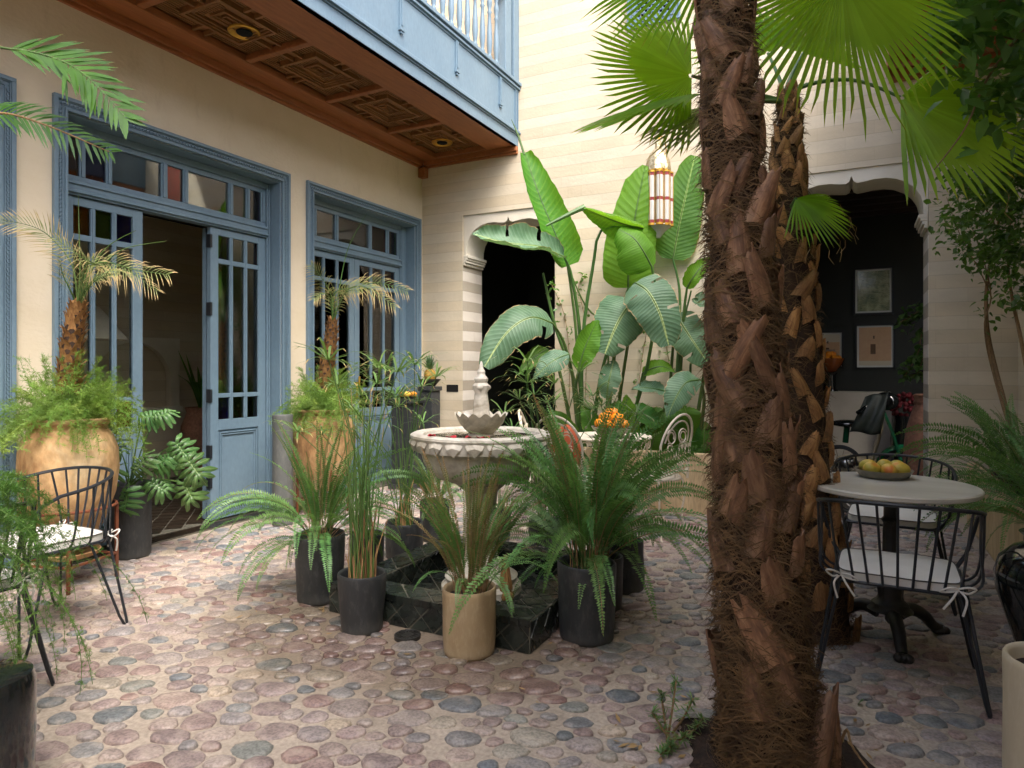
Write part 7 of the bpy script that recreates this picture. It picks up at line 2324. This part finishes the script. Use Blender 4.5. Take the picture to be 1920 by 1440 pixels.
# scooter parked in the room
def scooter():
    y0 = 8.15
    def Q(px, py, dy=0.0): return PY(px, py, y0 + dy)
    base = Q(1625, 900); base.z = 0.014
    t = thing('scooter', 'green and cream vintage scooter with a leather cover on its handlebar in the dark room', 'scooter', base)
    green = pbr('green_enamel', S(28, 96, 62), S(20, 78, 50), 5.0, 0.18, spec=0.6, coat=0.6)
    cream = pbr('cream_enamel', S(206, 190, 156), S(192, 174, 138), 5.0, 0.25, coat=0.4)
    leather = pbr('dark_leather', S(62, 68, 60), S(44, 50, 44), 9.0, 0.5, 0.5, 30)
    black = M['glaze']
    chrome = pbr('worn_chrome', S(190, 190, 186), S(140, 140, 136), 9.0, 0.25, metal=1.0)
    gz = 0.014
    fwp = Q(1694, 860); fwp.z = gz + 0.23
    rwp = Q(1575, 860); rwp.z = gz + 0.23
    ax = V((fwp.x - rwp.x, 0, 0)).normalized()
    for wp in (fwp, rwp):
        wh = MB()
        ring = [wp + V((0.205 * math.cos(2 * PI * i / 32), 0, 0.205 * math.sin(2 * PI * i / 32))) for i in range(32)]
        wh.tube(ring, 0.024, 8, closed=True)
        w_ = wh.obj('wheel', M['iron'], t)
        sp = MB()
        for i in range(14):
            q = 2 * PI * i / 14
            sp.tube([wp, wp + V((0.19 * math.cos(q), 0, 0.19 * math.sin(q)))], 0.0025, 4)
        sp.tube([wp + V((0, -.05, 0)), wp + V((0, .05, 0))], 0.028, 10)
        sp.obj('spokes', chrome, w_)
    # front mudguard and fork
    fd = MB()
    for i in range(13):
        a0, a1 = rad(20 + 165 * i / 13), rad(20 + 165 * (i + 1) / 13)
        for (r0, wd) in ((0.245, 0.06),):
            vs = []
            for a_ in (a0, a1):
                for s in (-1, -0.5, 0.5, 1):
                    rr = r0 + (0.02 if abs(s) < 0.9 else -0.02)
                    vs.append(fwp + V((rr * math.cos(a_), s * wd, rr * math.sin(a_))))
            fd.add(vs, [(0, 1, 5, 4), (1, 2, 6, 5), (2, 3, 7, 6)])
    fd.obj('front_mudguard', green, t, True, 180)
    hb = Q(1652, 742)
    fk = MB()
    for s in (-0.06, 0.06):
        fk.tube([fwp + V((0, s, 0)), fwp.lerp(hb, 0.5) + V((0, s, 0)), hb + V((-0.02, s, -0.05))], 0.017, 8)
    fk.obj('fork', green, t)
    # cream leg shield and step
    sh = MB()
    p0, p1, p2, p3 = Q(1648, 772), Q(1645, 820), Q(1630, 868), Q(1600, 884)
    vs = []
    for (q, hw) in ((p0, .10), (Q(1650, 800), .17), (p1, .18), (p2, .17), (p3, .15), (Q(1570, 880), .14)):
        for s in (-1, -.4, .4, 1):
            vs.append(q + V((0.03 * (1 - abs(s)), s * hw, 0)))
    fs = [(i * 4 + j, i * 4 + j + 1, i * 4 + j + 5, i * 4 + j + 4) for i in range(5) for j in range(3)]
    sh.add(vs, fs)
    o = sh.obj('leg_shield', cream, t, True, 180)
    md = o.modifiers.new('solid', 'SOLIDIFY'); md.thickness = 0.012
    # rear body, engine and seat
    bd = MB()
    bd.ball(Q(1606, 862), 0.5, 20, 12, (0.40, 0.20, 0.11))
    bd.obj('rear_body', cream, t)
    en = MB()
    en.ball(Q(1588, 868, -.1), 0.09, 14, 8, (1.3, 1, .8))
    for i in range(5): en.tube([Q(1572 + i * 7, 858, -.16), Q(1572 + i * 7, 878, -.16)], 0.009, 6)
    en.obj('engine', chrome, t)
    se = MB()
    se.ball(Q(1590, 794), 0.5, 20, 12, (0.36, 0.24, 0.085))
    se.obj('seat', black, t)
    MB().tube([Q(1588, 800), Q(1585, 830)], 0.03, 8).obj('seat_post', green, t)
    # headset, lamp, handlebar, grips
    hd = MB().ball(Q(1662, 752), 0.5, 18, 12, (0.24, 0.20, 0.20))
    hd.obj('headlamp', black, t)
    MB().tube(smooth_path([Q(1590 + 20, 772, -.32), Q(1640, 752, -.2), hb, Q(1662, 735, .25), Q(1664, 738, .33)], 12), 0.014, 8).obj('handlebar', chrome, t)
    MB().tube([Q(1608, 774, -.36), Q(1622, 764, -.27)], 0.021, 10).obj('grip', black, t)
    # leather apron draped over the bar
    lc = MB()
    n, m_ = 10, 12
    vs = []
    for j in range(m_ + 1):
        v = j / m_
        for i in range(n + 1):
            u = i / n
            top = Q(1622 + 44 * u, 744 - 8 * u + 2 * math.sin(u * 9), -.20)
            bot = Q(1594 + 56 * u, 810 + 4 * u, -.28)
            q = top.lerp(bot, v) + V((0, -0.05 * math.sin(PI * v) + 0.018 * math.sin(u * 11 + v * 3), 0.012 * math.sin(u * 7)))
            vs.append(q)
    lc.add(vs, [(j * (n + 1) + i, j * (n + 1) + i + 1, (j + 1) * (n + 1) + i + 1, (j + 1) * (n + 1) + i) for j in range(m_) for i in range(n)])
    o = lc.obj('leather_cover', leather, t, True, 180)
    md = o.modifiers.new('solid', 'SOLIDIFY'); md.thickness = 0.01
scooter()
# amphora by the arch jamb
ac = PY(1733, 900, 7.75); ac.z = 0.014
t = thing('amphora', 'tall narrow pale terracotta amphora just inside the right arch', 'amphora', ac)
MB().lathe([(0.10, 0.0), (0.13, .03), (0.175, .25), (0.185, .45), (0.16, .68), (0.105, .88), (0.085, .93), (0.095, .96), (0.085, .98), (0.095, 1.03), (0.075, 1.04), (0.06, .96)], 36, ac).obj('body', M['amphora'], t)
# dark vase of red flowers behind the scooter
fc = PY(1697, 800, 8.75); fc.z = 0.014
t = thing('flower_vase', 'dark floor vase of deep red flowers behind the scooter', 'vase', fc)
MB().lathe([(0.11, 0), (0.14, .03), (0.15, .5), (0.12, .70), (0.13, .76), (0.11, .76), (0.1, .7)], 28, fc).obj('body', M['glaze'], t)
fl_ = MB()
rg = random.Random(3)
for i in range(70):
    d_ = V((rg.gauss(0, 1), rg.gauss(0, 1), rg.gauss(.3, .7))).normalized()
    fl_.ball(fc + V((0, 0, .86)) + d_ * 0.17 * rg.uniform(.6, 1), 0.026, 6, 4)
tag(fl_.obj('blooms', pbr('dark_red_bloom', S(110, 26, 30), S(78, 16, 22), 12.0, 0.7), t, True, 180), kind='stuff')
# leafy branch hanging at the jamb inside the right arch
t = thing('hanging_plant', 'leafy branches hanging inside the right arch beside its jamb', 'plant', PY(1745, 560, 7.45))
rg = random.Random(12)
cl = MB()
for pts_ in ([(1752, 560), (1735, 575), (1712, 590), (1688, 604)], [(1750, 580), (1730, 620), (1722, 660), (1706, 690), (1696, 705)], [(1752, 590), (1738, 640), (1728, 680), (1720, 700)]):
    pth = smooth_path([PY(a_, b_, 7.45) for (a_, b_) in pts_], 14)
    MB().tube(pth, 0.005, 5).obj('stem', M['stem'], t)
    leaf_cloud(cl, pth[2:], rg, 0.085, 0.035, 6)
cl.obj('leaves', M['vine'], t, True, 180)

# ============================================================ left room: jar with dark plant, picture
jc = PXX(378, 880, -6.85); jc.z = 0.012
t = thing('floor_jar', 'dark clay jar with strap leaves in the shadow of the open doorway', 'jar', jc)
MB().lathe([(0.14, 0), (0.18, .03), (0.24, .35), (0.22, .62), (0.16, .78), (0.18, .84), (0.16, .84), (0.14, .76)], 32, jc).obj('body', M['amphora'], t)
rg = random.Random(8)
for i in range(12):
    a_ = 2 * PI * i / 12
    d_ = V((math.cos(a_), math.sin(a_), 0))
    o_ = jc + V((0, 0, .80))
    pth = smooth_path([o_, o_ + d_ * .12 + V((0, 0, .3)), o_ + d_ * rg.uniform(.25, .4) + V((0, 0, rg.uniform(.3, .75)))], 8)
    b = MB()
    s = V((-d_.y, d_.x, 0))
    vs = []
    for k, q in enumerate(pth):
        w_ = 0.035 * (1 - (k / 8) ** 2)
        vs += [q - s * w_, q + s * w_ + V((0, 0, .004))]
    b.add(vs, [(2 * k, 2 * k + 1, 2 * k + 3, 2 * k + 2) for k in range(8)], uvs=[(-1 + 2 * (k % 2), k / 18) for k in range(18)])
    b.obj('leaf', M['banana'], t, True, 180)
a, b = PY(672, 702, 7.995), PY(728, 598, 7.995)
picture('large grey photograph seen through the far glazed door', a.x, b.x, a.z, b.z, 7.995, 'grey')

# fallen leaf on the cobbles
q = G(1619, 1328)
lf = MB()
leaf_cloud(lf, [V((0, 0, 0))], random.Random(2), 0.05, 0.0, 1)
o = put('fallen_leaf', lf.mesh('fallen_leaf', M['vine'], True, 180), loc=(q.x, q.y, 0.03), rot=(0.3, 0.2, 0.5))
tag(o, 'small green leaf fallen on the cobbles right of the palm', 'leaf')
# bent dry stalk beside the palm foot
t = thing('dry_stalk', 'bent dry dark stalk leaning at the right foot of the large palm', 'stalk', P(1570, 1400, 2.15))
c0 = P(1560, 1432, 2.2); c0.z = 0.01
MB().tube(smooth_path([c0, P(1575, 1395, 2.2), P(1588, 1368, 2.2), P(1598, 1400, 2.15), P(1630, 1445, 2.1)], 14), [0.006 - .003 * i / 14 for i in range(15)], 5).obj('stalk', M['stem'], t)
# dry bits blown against the pots and the palm
rg = random.Random(31)
lt = MB()
for _ in range(150):
    if rg.random() < 0.55:
        q = V((rg.uniform(-2.9, -0.9), rg.uniform(2.3, 4.2), 0.02))
        if POOL[0] < q.x < POOL[1] and POOL[2] < q.y < POOL[3]: continue
    else:
        a_ = rg.uniform(0, 2 * PI)
        q = PALM + V((math.cos(a_), math.sin(a_), 0)) * rg.uniform(0.25, 0.55) + V((0, 0, 0.022))
    a_ = rg.uniform(0, 2 * PI)
    d_, s = V((math.cos(a_), math.sin(a_), rg.uniform(-.1, .3))), V((-math.sin(a_), math.cos(a_), rg.uniform(-.3, .3)))
    L_ = rg.uniform(0.008, 0.026)
    lt.add([q - d_ * L_, q + s * L_ * .3, q + d_ * L_, q - s * L_ * .3], [(0, 1, 2, 3)], uvs=[(0, 0), (1, .5), (0, 1), (-1, .5)])
tag(lt.obj('leaf_litter', M['reed_dry'], None, True, 180), 'scattered dry leaf bits on the cobbles by the pool and palm', 'leaf litter', kind='stuff')
